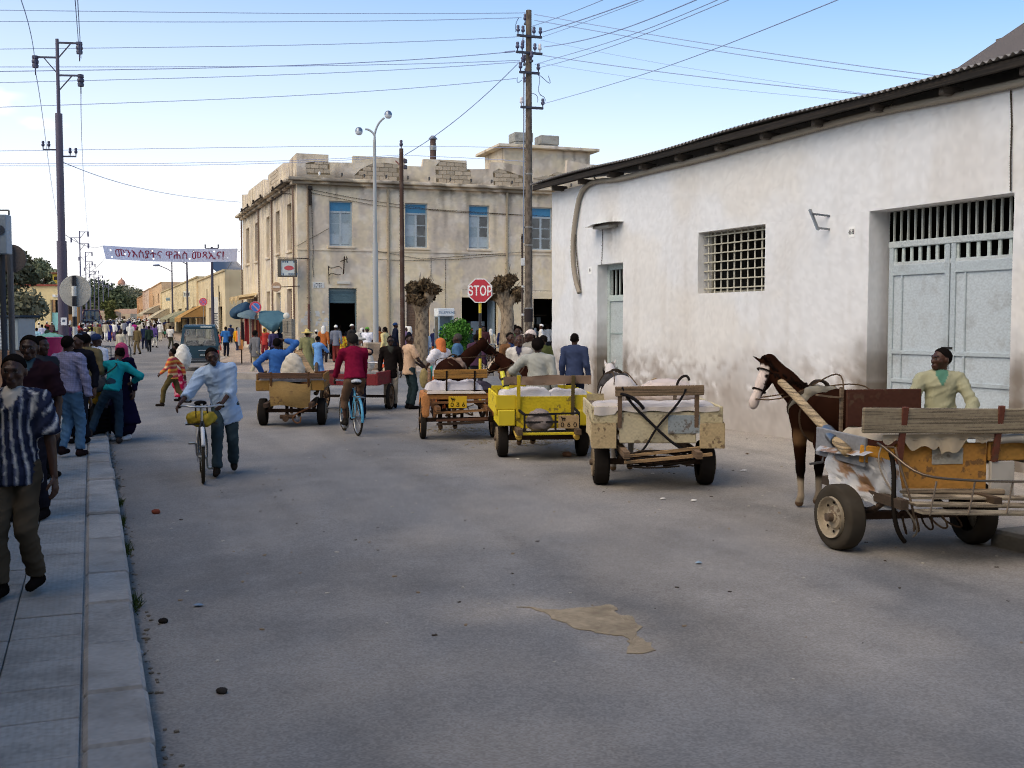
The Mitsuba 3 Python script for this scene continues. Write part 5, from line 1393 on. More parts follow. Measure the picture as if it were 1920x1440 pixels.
# ------------------------------------------------------------------ implicit bodies: smooth unions of tapered bones, meshed
def cap(a, b, r0, r1=None, flat=None, fs=1.0, cut=0, k=0.03):
    """A tapered bone. flat, fs: scale the section along that direction; cut: end flat at b (1) or a (-1) or both (2)."""
    a, b = np.asarray(a, float), np.asarray(b, float)
    r1 = r0 if r1 is None else r1
    ba = b - a
    L2 = max(ba @ ba, 1e-9)

    def fn(p):
        q = p - a
        h = np.clip(q @ ba / L2, 0, 1)
        d = q - h[:, None] * ba
        if flat is not None:
            n = unit(flat)
            d = d + n * ((d @ n) * (1 / fs - 1))[:, None]
        o = np.sqrt((d * d).sum(1)) - (r0 + (r1 - r0) * h)
        if cut in (1, 2):
            o = np.maximum(o, (p - b) @ (ba / math.sqrt(L2)))
        if cut in (-1, 2):
            o = np.maximum(o, (a - p) @ (ba / math.sqrt(L2)))
        return o
    r = max(r0, r1) * max(1.0, fs)
    return fn, np.minimum(a, b) - r, np.maximum(a, b) + r, k


def ell(c, r, R=None, k=0.02):
    c, r = np.asarray(c, float), np.asarray(r, float)
    R = np.eye(3) if R is None else R

    def fn(p):
        q = (p - c) @ R / r
        n = np.sqrt((q * q).sum(1))
        return (n - 1) * n / (np.sqrt(((q / r) ** 2).sum(1)) + 1e-9)
    m = np.abs(R) @ r
    return fn, c - m, c + m, k


def carve(prim):
    return (*prim, 'cut')


def keep(n, o):
    """Keep only the side of the plane through o towards which n points."""
    n, o = unit(n), np.asarray(o, float)
    return (lambda p: (o - p) @ n), None, None, 0, 'and'


_E = [(a, b) for a in range(8) for b in range(8) if a < b and bin(a ^ b).count('1') == 1]
_O = np.array([[i >> 2 & 1, i >> 1 & 1, i & 1] for i in range(8)])


def solid(prims, h):
    """The union of the prims as one mesh with cells of size h (surface nets)."""
    lo = np.min([p[1] for p in prims if p[1] is not None and len(p) == 4], axis=0) - 2.2 * h
    hi = np.max([p[2] for p in prims if p[1] is not None and len(p) == 4], axis=0) + 2.2 * h
    n = np.ceil((hi - lo) / h).astype(int) + 1
    ax = [lo[k] + h * np.arange(n[k]) for k in range(3)]
    V = np.full(n, 1.0, np.float64)
    for p in prims:
        fn, a, b, k = p[:4]
        op = p[4] if len(p) > 4 else 'or'
        if a is None:
            sl = (slice(None),) * 3
        else:
            m = k + 3 * h
            i0 = np.clip(np.floor((a - m - lo) / h).astype(int), 0, n - 1)
            i1 = np.clip(np.ceil((b + m - lo) / h).astype(int) + 1, 1, n)
            sl = tuple(slice(x, y) for x, y in zip(i0, i1))
        P = np.stack(np.meshgrid(*[x[s] for x, s in zip(ax, sl)], indexing='ij'), -1)
        d = fn(P.reshape(-1, 3)).reshape(P.shape[:3])
        o = V[sl]
        if op == 'or':
            if k > 0:
                t = np.clip(.5 + .5 * (o - d) / k, 0, 1)
                V[sl] = o + (d - o) * t - k * t * (1 - t)
            else:
                V[sl] = np.minimum(o, d)
        elif op == 'cut':
            V[sl] = np.maximum(o, -d)
        else:
            V[sl] = np.maximum(o, d)
    ins = V < 0
    c8 = [ins[o[0]:n[0] - 1 + o[0], o[1]:n[1] - 1 + o[1], o[2]:n[2] - 1 + o[2]] for o in _O]
    cnt = sum(c.astype(np.int8) for c in c8)
    act = (cnt > 0) & (cnt < 8)
    ci = np.argwhere(act)
    idx = np.full(act.shape, -1)
    idx[act] = np.arange(len(ci))
    val = np.stack([V[tuple((ci + o).T)] for o in _O], 1)
    s, w = np.zeros((len(ci), 3)), np.zeros(len(ci))
    for a, b in _E:
        va, vb = val[:, a], val[:, b]
        x = (va < 0) != (vb < 0)
        t = np.where(x, va / np.where(x, va - vb, 1), 0)
        s += x[:, None] * (_O[a] + (_O[b] - _O[a]) * t[:, None])
        w += x
    v = lo + h * (ci + s / w[:, None])
    F = []
    for k in range(3):
        a, b = (k + 1) % 3, (k + 2) % 3
        e = np.zeros(3, int); e[k] = 1
        i0 = ins[:n[0] - e[0], :n[1] - e[1], :n[2] - e[2]]
        i1 = ins[e[0]:, e[1]:, e[2]:]
        x = np.argwhere(i0 != i1)
        x = x[(x[:, a] > 0) & (x[:, b] > 0) & (x[:, a] < n[a] - 1) & (x[:, b] < n[b] - 1)]
        g = i0[tuple(x.T)]
        ea, eb = np.zeros(3, int), np.zeros(3, int)
        ea[a], eb[b] = 1, 1
        q = np.stack([idx[tuple((x - ea - eb).T)], idx[tuple((x - eb).T)], idx[tuple(x.T)], idx[tuple((x - ea).T)]], 1)
        q = np.where(g[:, None], q, q[:, ::-1])
        F.append(q)
    q = np.vstack(F)
    return v, np.vstack([q[:, [0, 1, 2]], q[:, [0, 2, 3]]])


def vnormals(m):
    v, f = m
    fn = np.cross(v[f[:, 1]] - v[f[:, 0]], v[f[:, 2]] - v[f[:, 0]])
    n = np.zeros_like(v)
    for k in range(3):
        np.add.at(n, f[:, k], fn)
    return n / (np.linalg.norm(n, axis=1, keepdims=True) + 1e-12)


def folds(m, amp, seed, scale=(11, 11, 5)):
    """Cloth folds: the surface pushed in and out along its normals."""
    v, f = m
    q = meshkit.fbm(v * scale + seed * 3.7, 2, seed)
    r = 1 - np.abs(2 * meshkit.noise(v * [9, 9, 13] + seed * 1.3 + v[:, [2, 2, 0]] * 6, seed + 5) - 1)
    return v + vnormals(m) * ((q - .5) * 1.6 * amp + (r ** 3 - .3) * amp)[:, None], f


# ------------------------------------------------------------------ people
def ik(a, t, l1, l2, pole):
    """The middle joint of a two-bone limb from a to t, bending towards pole; and where the end really comes."""
    a, t = np.asarray(a, float), np.asarray(t, float)
    d = t - a
    L = np.linalg.norm(d)
    if L > (l1 + l2) * .999:
        d, L = d * (l1 + l2) * .999 / L, (l1 + l2) * .999
    u = d / L
    x = (l1 * l1 - l2 * l2 + L * L) / (2 * L)
    p = np.asarray(pole, float)
    p = unit(p - u * (p @ u))
    return a + u * x + p * math.sqrt(max(l1 * l1 - x * x, 0)), a + d


SK = {'d': C('#3a241b'), 'm': C('#4a2f22'), 'l': C('#6b4431'), 'w': C('#b98a72')}
BLACK = C('#1a1716')


def person(label, pos, yaw, h=1.70, lod=1, skin='m', top='shirt', tc='#8899aa', sleeve='long', hem=.86, bottom='trousers', bc='#3a3a40', sc='#1d1a1a', hair='short', hc=None, hat=None, hatc='#cccccc',
           lean=0, roll=0, twist=0, head=(0, 0), ra=None, la=None, rl=None, ll=None, hip=None, w=1.0, belt=None, group=None, scarf=None, inner=None, shoes=True, tight=0.0, sit=False, open_=False, cat_='person', seed=None, barefoot=False):
    """Local axes: x to the person's right, y forward, z up; yaw 0 looks along +y. Arms and legs: (target, pole), or None to hang and stand."""
    key = thing('person', label, cat_, group)
    sd = seed if seed is not None else len(labels)
    rs = np.random.default_rng(sd)
    s = h / 1.72
    hip = .925 if hip is None else hip / s
    pel = np.array([0, 0, hip])
    Rt = rot([0, 0, 1], twist) @ rot([1, 0, 0], -lean) @ rot([0, 1, 0], roll)
    up = lambda q: pel + Rt @ (np.asarray(q, float) - [0, 0, .925])
    sh = [up([.178 * w * sx, -.01, 1.395]) for sx in (1, -1)]
    hp = [pel + [.085 * sx, 0, -.02] for sx in (1, -1)]
    neck, hc_ = up([0, -.015, 1.46]), up([0, .005, 1.595])
    Rh = Rt @ rot([0, 0, 1], head[0]) @ rot([1, 0, 0], -head[1])
    el, wr, hd = [], [], []
    for i, (arm, sx) in enumerate(((ra, 1), (la, -1))):
        if arm is None:
            arm = (sh[i] + [.07 * sx + rs.normal(0, .012), .03 + rs.normal(0, .03), -.53], (.15 * sx, -1, 0))
        else:
            arm = (np.asarray(arm[0], float) / s, arm[1])
        e, t = ik(sh[i], arm[0], .295, .26, arm[1])
        el.append(e); wr.append(t)
        hd.append(unit(arm[2]) if len(arm) > 2 else unit(unit(t - e) + [0, .12, -.15]))
    kn, an = [], []
    for i, (leg, sx) in enumerate(((rl, 1), (ll, -1))):
        if leg is None:
            leg = (np.array([.10 * sx, rs.normal(0, .03), .085]), (0.05 * sx, 1, 0))
        else:
            leg = (np.asarray(leg[0], float) / s, leg[1])
        e, t = ik(hp[i], leg[0], .43, .415, leg[1])
        kn.append(e); an.append(t)
    H = (.018, .029, .043)[lod]
    M = place(pos, yaw, s)
    col = SK[skin] * rs.uniform(.8, 1.12)
    fwd = np.array([0, 1, 0.0])
    hl = lambda q: hc_ + Rh @ np.asarray(q, float)
    # --- the body, one continuous surface
    b = [cap(pel + [0, 0, 0], up([0, 0, 1.08]), .115 * w, .105 * w, Rt @ fwd, .75, k=.05), cap(up([0, 0, 1.08]), up([0, .0, 1.32]), .105 * w, .13 * w, Rt @ fwd, .72, k=.05),
         cap(sh[0] * .85 + sh[1] * .15, sh[1] * .85 + sh[0] * .15, .06, k=.05), cap(neck - Rt @ [0, 0, .05], hc_ + Rh @ [0, -.012, -.03], .056, .05, k=.03)]
    for i in (0, 1):
        b += [cap(sh[i], el[i], .046 * w, .037, k=.03), cap(el[i], wr[i], .038, .026, k=.02), cap(hp[i], kn[i], .08 * w, .053, k=.04), cap(kn[i], an[i], .052, .035, k=.03)]
        toe = an[i] + unit([an[i][0] * .6, 1, 0]) * .15 - [0, 0, .05]
        b += [cap(an[i] - [0, .03, .03], toe, .036, .026, k=.02)]
    bm = [solid(b, H)]
    hs = (.0068, .0125, .027)[lod]
    hb = [ell(hl([0, -.012, .03]), (.076, .096, .088), Rh, .03), cap(hl([0, .03, -.02]), hl([0, .062, -.075]), .058, .036, Rh @ [1, 0, 0], .95, k=.04), cap(hl([0, .078, .012]), hl([0, .100, -.026]), .011, .017, k=.018),
          cap(hl([-.03, .083, .030]), hl([.03, .083, .030]), .014, k=.02), cap(hl([-.018, .088, -.062]), hl([.018, .088, -.062]), .010, k=.014), cap(neck - Rt @ [0, 0, .04], hl([0, -.015, -.04]), .055, .05, k=.03),
          ell(hl([.077, -.012, .0]), (.013, .022, .032), Rh, .01), ell(hl([-.077, -.012, .0]), (.013, .022, .032), Rh, .01),
          cap(hl([.042, .062, -.012]), hl([.045, .055, -.02]), .022, k=.02), cap(hl([-.042, .062, -.012]), hl([-.045, .055, -.02]), .022, k=.02)]
    if lod < 2:
        hb += [carve(ell(hl([sx * .032, .098, .010]), (.017, .014, .010), Rh)) for sx in (1, -1)]
    bm.append(solid(hb, hs))
    for i, sx in ((0, 1), (1, -1)):
        d = hd[i]
        pn = unit(np.cross(d, np.cross([sx, .25, 0], d)))          # back of the hand points outwards
        sd_ = np.cross(pn, d) * sx                                  # towards the thumb
        if sd_ @ (Rt @ fwd) < 0:
            sd_ = -sd_
        pa = [cap(wr[i], wr[i] + d * .075, .030, .036, pn, .5, k=.012)]
        for j, (o, ln) in enumerate(((.026, .075), (.009, .085), (-.009, .08), (-.025, .062))):
            r0 = wr[i] + d * .078 + sd_ * o
            mid = r0 + unit(d - pn * .25) * ln * .5
            pa += [cap(r0, mid, .0105, .0095, k=.006), cap(mid, mid + unit(d - pn * .9) * ln * .5, .0095, .008, k=.004)]
        t0 = wr[i] + d * .03 + sd_ * .028
        pa += [cap(t0, t0 + unit(d * .7 + sd_ * .7 - pn * .2) * .04, .013, .011, k=.008), cap(t0 + unit(d * .7 + sd_ * .7 - pn * .2) * .04, t0 + unit(d * .9 + sd_ * .5 - pn * .4) * .075, .011, .009, k=.004)]
        bm.append(solid(pa, (.0062, .0105, .021)[lod]))

    bv, bf = cat(bm)

    def skincol(v):
        q = (v - hc_) @ Rh
        c = np.tile(col, (len(v), 1))
        if lod < 2:
            near = np.linalg.norm(q - [0, .03, -.02], axis=1) < .14
            c[near & (np.abs(q[:, 0]) < .027) & (np.abs(q[:, 2] + .062) < .012) & (q[:, 1] > .08)] = col * [.8, .62, .6]
            c[near & (np.abs(np.abs(q[:, 0]) - .033) < .02) & (np.abs(q[:, 2] - .034) < .006) & (q[:, 1] > .07)] = col * .25
            for sx in (1, -1):
                e = np.hypot(q[:, 0] - sx * .032, q[:, 2] - .010)
                c[near & (e < .015) & (q[:, 1] > .06)] = col * .45
                c[near & (e < .012) & (np.abs(q[:, 2] - .010) < .005) & (q[:, 1] > .06)] = (.17, .15, .14)
                c[near & (e < .007) & (q[:, 1] > .06)] = (.01, .008, .007)
        return c
    add('body', (bv @ M[:3, :3].T + M[:3, 3], bf), 'skin', skincol(bv), key, True)

    def put(name, prims, res, c, amp=.0, m_='matte', **lab):
        m = solid(prims, res)
        if amp:
            m = folds(m, amp, sd)
        cc = c(m[0]) if callable(c) else np.tile(c, (len(m[0]), 1))
        cc = cc * (.93 + .14 * meshkit.noise(m[0] * 8, sd))[:, None]
        return add(name, tf(m, M), m_, cc, key, True, **lab)
    # --- clothes
    tcol = tc if callable(tc) else C(tc)
    g = .012 + tight
    L = lambda q: up(q)
    tp = []
    if top in ('shirt', 'jacket', 'coat', 'dress'):
        hm = hem
        fl_ = {'shirt': .02, 'jacket': .025, 'coat': .06, 'dress': .10}[top]
        hz = L([0, 0, hm]) if not sit else L([0, 0, max(hm, .86)])
        tp = [cap(hz if hm < .95 else L([0, 0, .93]), L([0, 0, 1.12]), (.142 + g + fl_) * w, (.124 + g) * w, Rt @ fwd, .88, k=.05), cap(L([0, 0, 1.1]), L([0, .0, 1.33]), (.118 + g) * w, (.142 + g) * w, Rt @ fwd, .76, k=.05),
              cap(up([.03, -.012, 1.43]), sh[0] * .9 + sh[1] * .1 + [0, 0, .005], .050 + g, .056 + g, k=.05), cap(up([-.03, -.012, 1.43]), sh[1] * .9 + sh[0] * .1 + [0, 0, .005], .050 + g, .056 + g, k=.05), cap(L([0, -.01, 1.40]), L([0, -.012, 1.475]), .078, .066, cut=1, k=.02)]
        if top in ('coat', 'dress') and not sit:
            tp.append(cap(L([0, 0, .92]), [an[0][0] * .3 + an[1][0] * .3 + pel[0] * .4, (an[0][1] + an[1][1]) / 2 * .8, hm], .15, .15 + fl_ + .08 * (top == 'dress'), fwd, .85, cut=1, k=.04))
        elif not sit:
            tp.append(keep(Rt @ [0, 0, 1], hz))
        for i in (0, 1):
            if sleeve == 'long':
                tp += [cap(sh[i], el[i], .060 + g, .050 + g * .8, k=.035), cap(el[i], el[i] + (wr[i] - el[i]) * .93, .050 + g * .8, .040 + g * .5, cut=1, k=.02)]
            elif sleeve == 'half':
                tp += [cap(sh[i], el[i], .060 + g, .052 + g * .8, k=.035), cap(el[i], el[i] + (wr[i] - el[i]) * .45, .052 + g * .8, .050 + g * .5, cut=1, k=.02)]
            elif sleeve == 'short':
                tp += [cap(sh[i], sh[i] + (el[i] - sh[i]) * .82, .062 + g, .068 + g, cut=1, k=.035)]
        # the planes cut the whole union, so put limbs after them
        tp = [p for p in tp if not (len(p) > 4)] if top in ('coat', 'dress') or sit else [p for p in tp[:5]] + [p for p in tp if len(p) > 4] + [p for p in tp[5:] if len(p) == 4]
        def tcv(v):
            c = tcol(v) if callable(tcol) else np.tile(tcol, (len(v), 1))
            if inner is not None:
                q = (v - pel) @ Rt + [0, 0, .925]
                c = np.where(((q[:, 1] > .0) & (np.abs(q[:, 0]) < np.clip((q[:, 2] - (1.30 if lod else 1.33)) * .55, 0, .06)))[:, None], C(inner), c)
            return c
        put(top, tp, H * .82, tcv, (.016, .012, .0)[lod])
        if lod < 2 and top in ('shirt', 'jacket') and scarf is None:
            cl = [cap(L([sx * .012, .078, 1.415]), L([sx * .062, .015, 1.478]), .020, .017, L([0, 0, 1]) * 0 + [0, 1, .6], .5, k=.01) for sx in (1, -1)] + [cap(L([-.06, .0, 1.478]), L([0, -.065, 1.487]), .017, k=.01), cap(L([.06, .0, 1.478]), L([0, -.065, 1.487]), .017, k=.01)]
            put('collar', cl, H * .7, (lambda v: tcol(v) * 1.05) if callable(tcol) else tcol * 1.06)
    if top == 'wrap' or scarf == 'wrap':
        wc = C(hatc) if scarf == 'wrap' else tcol
        wp_ = [cap(L([0, 0, hem]), L([0, .0, 1.28]), .19, .20, Rt @ fwd, .85, cut=-1, k=.06), cap(sh[0] + [.01, 0, -.02], sh[1] + [-.01, 0, -.02], .095, k=.05)]
        for i in (0, 1):
            wp_.append(cap(sh[i], el[i] * .6 + sh[i] * .4, .095, .10, k=.05))
        put('shawl', wp_, H * .85, wc, .016 if lod < 2 else 0)
    bcol = bc if callable(bc) else C(bc)
    if bottom in ('trousers', 'shorts'):
        bt = [cap(pel + [0, 0, .12], pel + [0, 0, -.02], .116 * w, .120 * w, fwd, .80, k=.04)]
        for i in (0, 1):
            bt += [cap(hp[i] + [0, 0, .01], kn[i], .092 * w, .070, k=.05)]
            e = an[i] + (kn[i] - an[i]) * (.06 if bottom == 'trousers' else .55)
            bt += [cap(kn[i], e, .071, .064 if bottom == 'trousers' else .066, cut=1, k=.03)]
        put('trousers' if bottom == 'trousers' else 'shorts', bt, H * .85, bcol, (.014, .014, 0)[lod])
        if belt and lod < 2:
            put('belt', [cap(pel + [0, 0, .088], pel + [0, 0, .112], .124 * w, .122 * w, fwd, .85, cut=2)], H * .7, C(belt))
    elif bottom == 'skirt':
        c0 = (an[0] + an[1]) / 2
        put('skirt', [cap(pel + [0, 0, .10], pel + [0, 0, -.05], .13, .15, fwd, .9, k=.04), cap(pel + [0, 0, -.02], [c0[0], c0[1], .13], .15, .20, fwd, .95, cut=1, k=.05)] + [cap(hp[i], kn[i], .10, .11, k=.05) for i in (0, 1)], H * .85, bcol, .014 if lod < 2 else 0)
    if shoes:
        for i in (0, 1):
            toe = an[i] + unit([an[i][0] * .5, 1, 0]) * .165 - [0, 0, .045]
            put('shoe', [cap(an[i] - [0, .035, .035], toe, .046, .036, k=.02), cap(an[i] + [0, 0, -.02], an[i] + [0, 0, .03], .046, k=.02), keep([0, 0, 1], an[i] - [0, 0, .085])], H * .62, C(sc))
    # --- hair and headgear
    hcol = C(hc) if hc else BLACK
    cr = lambda e: ell(hl([0, -.014, .032]), (.076 + e, .097 + e, .089 + e), Rh)
    facecut = keep(Rh @ [0, -.74, .67], hl([0, .044, .072]))
    if hair == 'short':
        put('hair', [cr(.007), facecut, keep(Rh @ [0, -.45, .9], hl([0, -.05, -.035]))], hs * 1.1, hcol, .0035)
    elif hair == 'bald':
        put('hair', [cr(.005), keep(Rh @ [0, -.9, -.45], hl([0, .0, .075])), keep(Rh @ [0, -.3, .9], hl([0, -.03, -.03]))], hs * 1.1, hcol)
    elif hair == 'full':
        put('hair', [cr(.024), facecut, keep(Rh @ [0, -.4, .9], hl([0, -.05, -.06]))], hs * 1.1, hcol, .004)
    elif hair == 'long':
        put('hair', [cr(.016), facecut, cap(hl([0, -.055, .0]), hl([0, -.075, -.10]), .07, .055, k=.03)], hs * 1.1, hcol, .004)
    elif hair == 'bun':
        put('hair', [cr(.012), facecut, ell(hl([0, -.125, .05]), (.045, .04, .045), Rh)], hs * 1.1, hcol)
    if scarf in ('hood', 'wrap'):
        q = [cr(.020), cap(hl([0, -.03, .0]), L([0, -.03, 1.44]), .095, .12, k=.05), carve(ell(hl([0, .095, -.015]), (.058, .075, .082), Rh)), ]
        put('headscarf', q, hs * 1.25, C(hatc), .006 if lod < 2 else 0)
    elif scarf == 'turban':
        put('headwrap', [cr(.026), keep(Rh @ [0, -.55, .83], hl([0, .06, .052]))], hs * 1.2, C(hatc), .006)
    if hat == 'cap':
        put('cap', [cr(.017), keep(Rh @ [0, -.25, .97], hl([0, .05, .052]))], hs, C(hatc))
        put('cap_visor', [cap(hl([0, .08, .052]), hl([0, .15, .040]), .062, .05, Rh @ [0, .1, 1], .10)], hs * .8, C(hatc))
    elif hat in ('brim', 'straw'):
        wd = .075 if hat == 'brim' else .12
        put('hat', [cap(hl([0, -.012, .05]), hl([0, -.012, .11]), .103, .082, k=.02), cap(hl([0, -.012, .055]), hl([0, -.012, .052]), .10 + wd, .10 + wd, Rh @ [0, 0, 1], .12 if hat == 'straw' else .22, k=.03), keep(Rh @ [0, 0, 1], hl([0, 0, .028]))], hs * 1.1, C(hatc), .004)
    W = lambda q: (np.asarray(q) @ M[:3, :3].T + M[:3, 3])
    return dict(key=key, M=M, hand=[W(x + d * .07) for x, d in zip(wr, hd)], wrist=[W(x) for x in wr], head=W(hc_), sh=[W(x) for x in sh], up=lambda q: W(up(q)), s=s)


def foot(px, py, z=0.0):
    p = G(px, py, z)
    if p[1] > 58:
        for _ in range(6):
            p = G(px, py, tz(p[0], p[1]))
    return p


def stride(a, b=None, lift=.03):
    """Leg targets of a step: right foot a metres forward, left foot b."""
    b = -a if b is None else b
    return ((.09, a, .085 + (lift if a < 0 else 0)), (0, 1, .1)), ((-.09, b, .085 + (lift if b < 0 else 0)), (0, 1, .1))


def bag(label, p, r, col, key=None, name='bag', strap=None, seed=0, cat_='bag'):
    """A soft bulging bag; top-level unless key is given."""
    m = folds(solid([ell(p, r, None), ell(np.asarray(p) + [0, 0, r[2] * .5], np.asarray(r) * [.7, .7, .75], None, .05)], min(r) / 6), min(r) * .10, seed, (9, 9, 9))
    k = key or thing(name, label, cat_)
    add('sack' if key is None else name, m, 'matte', lambda v: np.asarray(C(col)) * (.85 + .3 * meshkit.noise(v * 14, 2))[:, None], k, True)
    if strap is not None:
        add('strap', tube(curve(strap, 12), .012, 6), 'matte', C(col) * .7, k, True)
    return k


# ------------------------------------------------------------------ wheels, carts, bicycles
def tyre(r, w, rim, sides=36, treads=True):
    """A car tyre about the x axis."""
    q = w / 2
    p = [(rim, -q * .8), (rim + .02, -q * .95), (r - .05, -q), (r - .015, -q * .9), (r, -q * .65), (r, q * .65), (r - .015, q * .9), (r - .05, q), (rim + .02, q * .95), (rim, q * .8)]
    return lathe(p, sides, 'x')


def car_wheel(key, M, x, r=.285, w=.17, side=-1, rimc='#8d7f6c', tyrec='#2e2b29'):
    k = add('wheel', tf(mv(tyre(r, w, r * .6), (x, 0, r)), M), 'matte', mottle(C(tyrec), .6, 9, (.5, .42, .33)), key, 50)
    o = side
    prof = [(.0, .035), (.05, .035), (.055, .02), (.095, .015), (.11, -.01), (r * .52, .0), (r * .58, .02), (r * .605, .055), (r * .63, .06), (r * .63, .0), (0, -.05)]
    add('rim', tf(mv(tf(lathe(prof, 24, 'x'), np.diag([o, 1, 1])), (x + o * w * .28, 0, r)), M), 'rust', C(rimc), k, 40)
    add('hub_cap', tf(mv(tf(lathe([(0, .06), (.035, .055), (.04, 0)], 12, 'x'), np.diag([o, 1, 1])), (x + o * w * .45, 0, r)), M), 'rust', C('#5e5145'), k, 40)
    for j in range(8):
        a = j * math.pi / 4
        add('rim_slot', tf(mv(tf(lathe([(0, .004), (.013, .004), (.013, 0)], 8, 'x'), np.diag([o, 1, 1])), (x + o * (w * .28 + .008), math.cos(a) * r * .44, r + math.sin(a) * r * .44)), M), 'matte', C('#1c1a18'), k)
    return k


def spoke_wheel(key, M, x, r=.33, w=.09, side=-1):
    k = add('wheel', tf(mv(tyre(r, w, r * .82), (x, 0, r)), M), 'matte', mottle(C('#35312d'), .5, 9, (.5, .42, .33)), key, 50)
    add('rim', tf(mv(lathe([(r * .83, -.03), (r * .76, -.02), (r * .76, .02), (r * .83, .03)], 30, 'x'), (x, 0, r)), M), 'rust', C('#8a6f56'), k, 50)
    for j in range(10):
        a = j * math.pi / 5
        add('spoke', tf(bar((x, 0, r), (x, math.cos(a) * r * .78, r + math.sin(a) * r * .78), .03, .02, up=(1, 0, 0)), M), 'rust', C('#7d6650'), k)
    add('hub', tf(rod((x - .07, 0, r), (x + .07, 0, r), .055), M), 'rust', C('#5a493b'), k, 40)
    return k


def cushion(x0, x1, y0, y1, z, t, seed=1, n=24):
    """A soft flat cushion or sack."""
    f = lambda u, w: np.stack([x0 + (x1 - x0) * u, y0 + (y1 - y0) * w, z + t * np.clip(np.minimum(np.minimum(u, 1 - u) * (x1 - x0), np.minimum(w, 1 - w) * abs(y1 - y0)) / t, 0, 1) ** .45], -1)
    m = grid(f, np.linspace(0, 1, n * 2), np.linspace(0, 1, n // 2))
    v = m[0]
    v[:, 2] += t * .9 * (meshkit.fbm(v * [6, 6, 0], 3, seed) - .5) * (v[:, 2] > z + .01)
    return v, m[1]


def drape(x0, x1, y, z, hang, seed, n=40):
    """A cloth hanging over an edge along x."""
    f = lambda u, t: np.stack([x0 + (x1 - x0) * u, y - .02 - .012 * np.sin(u * 31 + seed) - .01 * t, z - t * hang(u)], -1)
    return grid(f, np.linspace(0, 1, n), np.linspace(0, 1, 6))


def plate_text(key, M, x, z, y, w, h, text, col, horse=True):
    """A number plate facing -y (towards the viewer behind the cart)."""
    F = M @ np.array([[1, 0, 0, 0], [0, -1, 0, 0], [0, 0, 1, 0], [0, 0, 0, 1.0]])
    pl = add('number_plate', tf(box(x - w / 2, x + w / 2, -y - .012, -y, z - h / 2, z + h / 2, .004), F), 'rust' if col == '#a98f6a' else 'gloss', C(col), key)
    for j, ch in enumerate(text):
        add('digit', tf(mv(letters(ch, h * .34, .003), (x + (j - 1) * w * .31, -y + .001, z - h * .38)), F), 'matte', C('#26221f'), pl)
    if horse:
        hx, hz, s = x - w * .24, z + h * .22, h * .26
        g = unary_union([sg.box(-.6, -.05, .45, .4), sg.Polygon([(-.6, .1), (-.95, .65), (-.7, .75), (-.35, .35)])] + [sg.box(q, -.6, q + .14, 0) for q in (-.55, -.3, .1, .3)] + [sg.Polygon([(.42, .4), (.75, .0), (.6, -.05)])])
        add('horse_mark', tf(mv(prism(affinity.scale(g, s, s, origin=(0, 0)), .003), (hx, -y + .004, hz)), F), 'matte', C('#2b2723'), pl)
    return pl


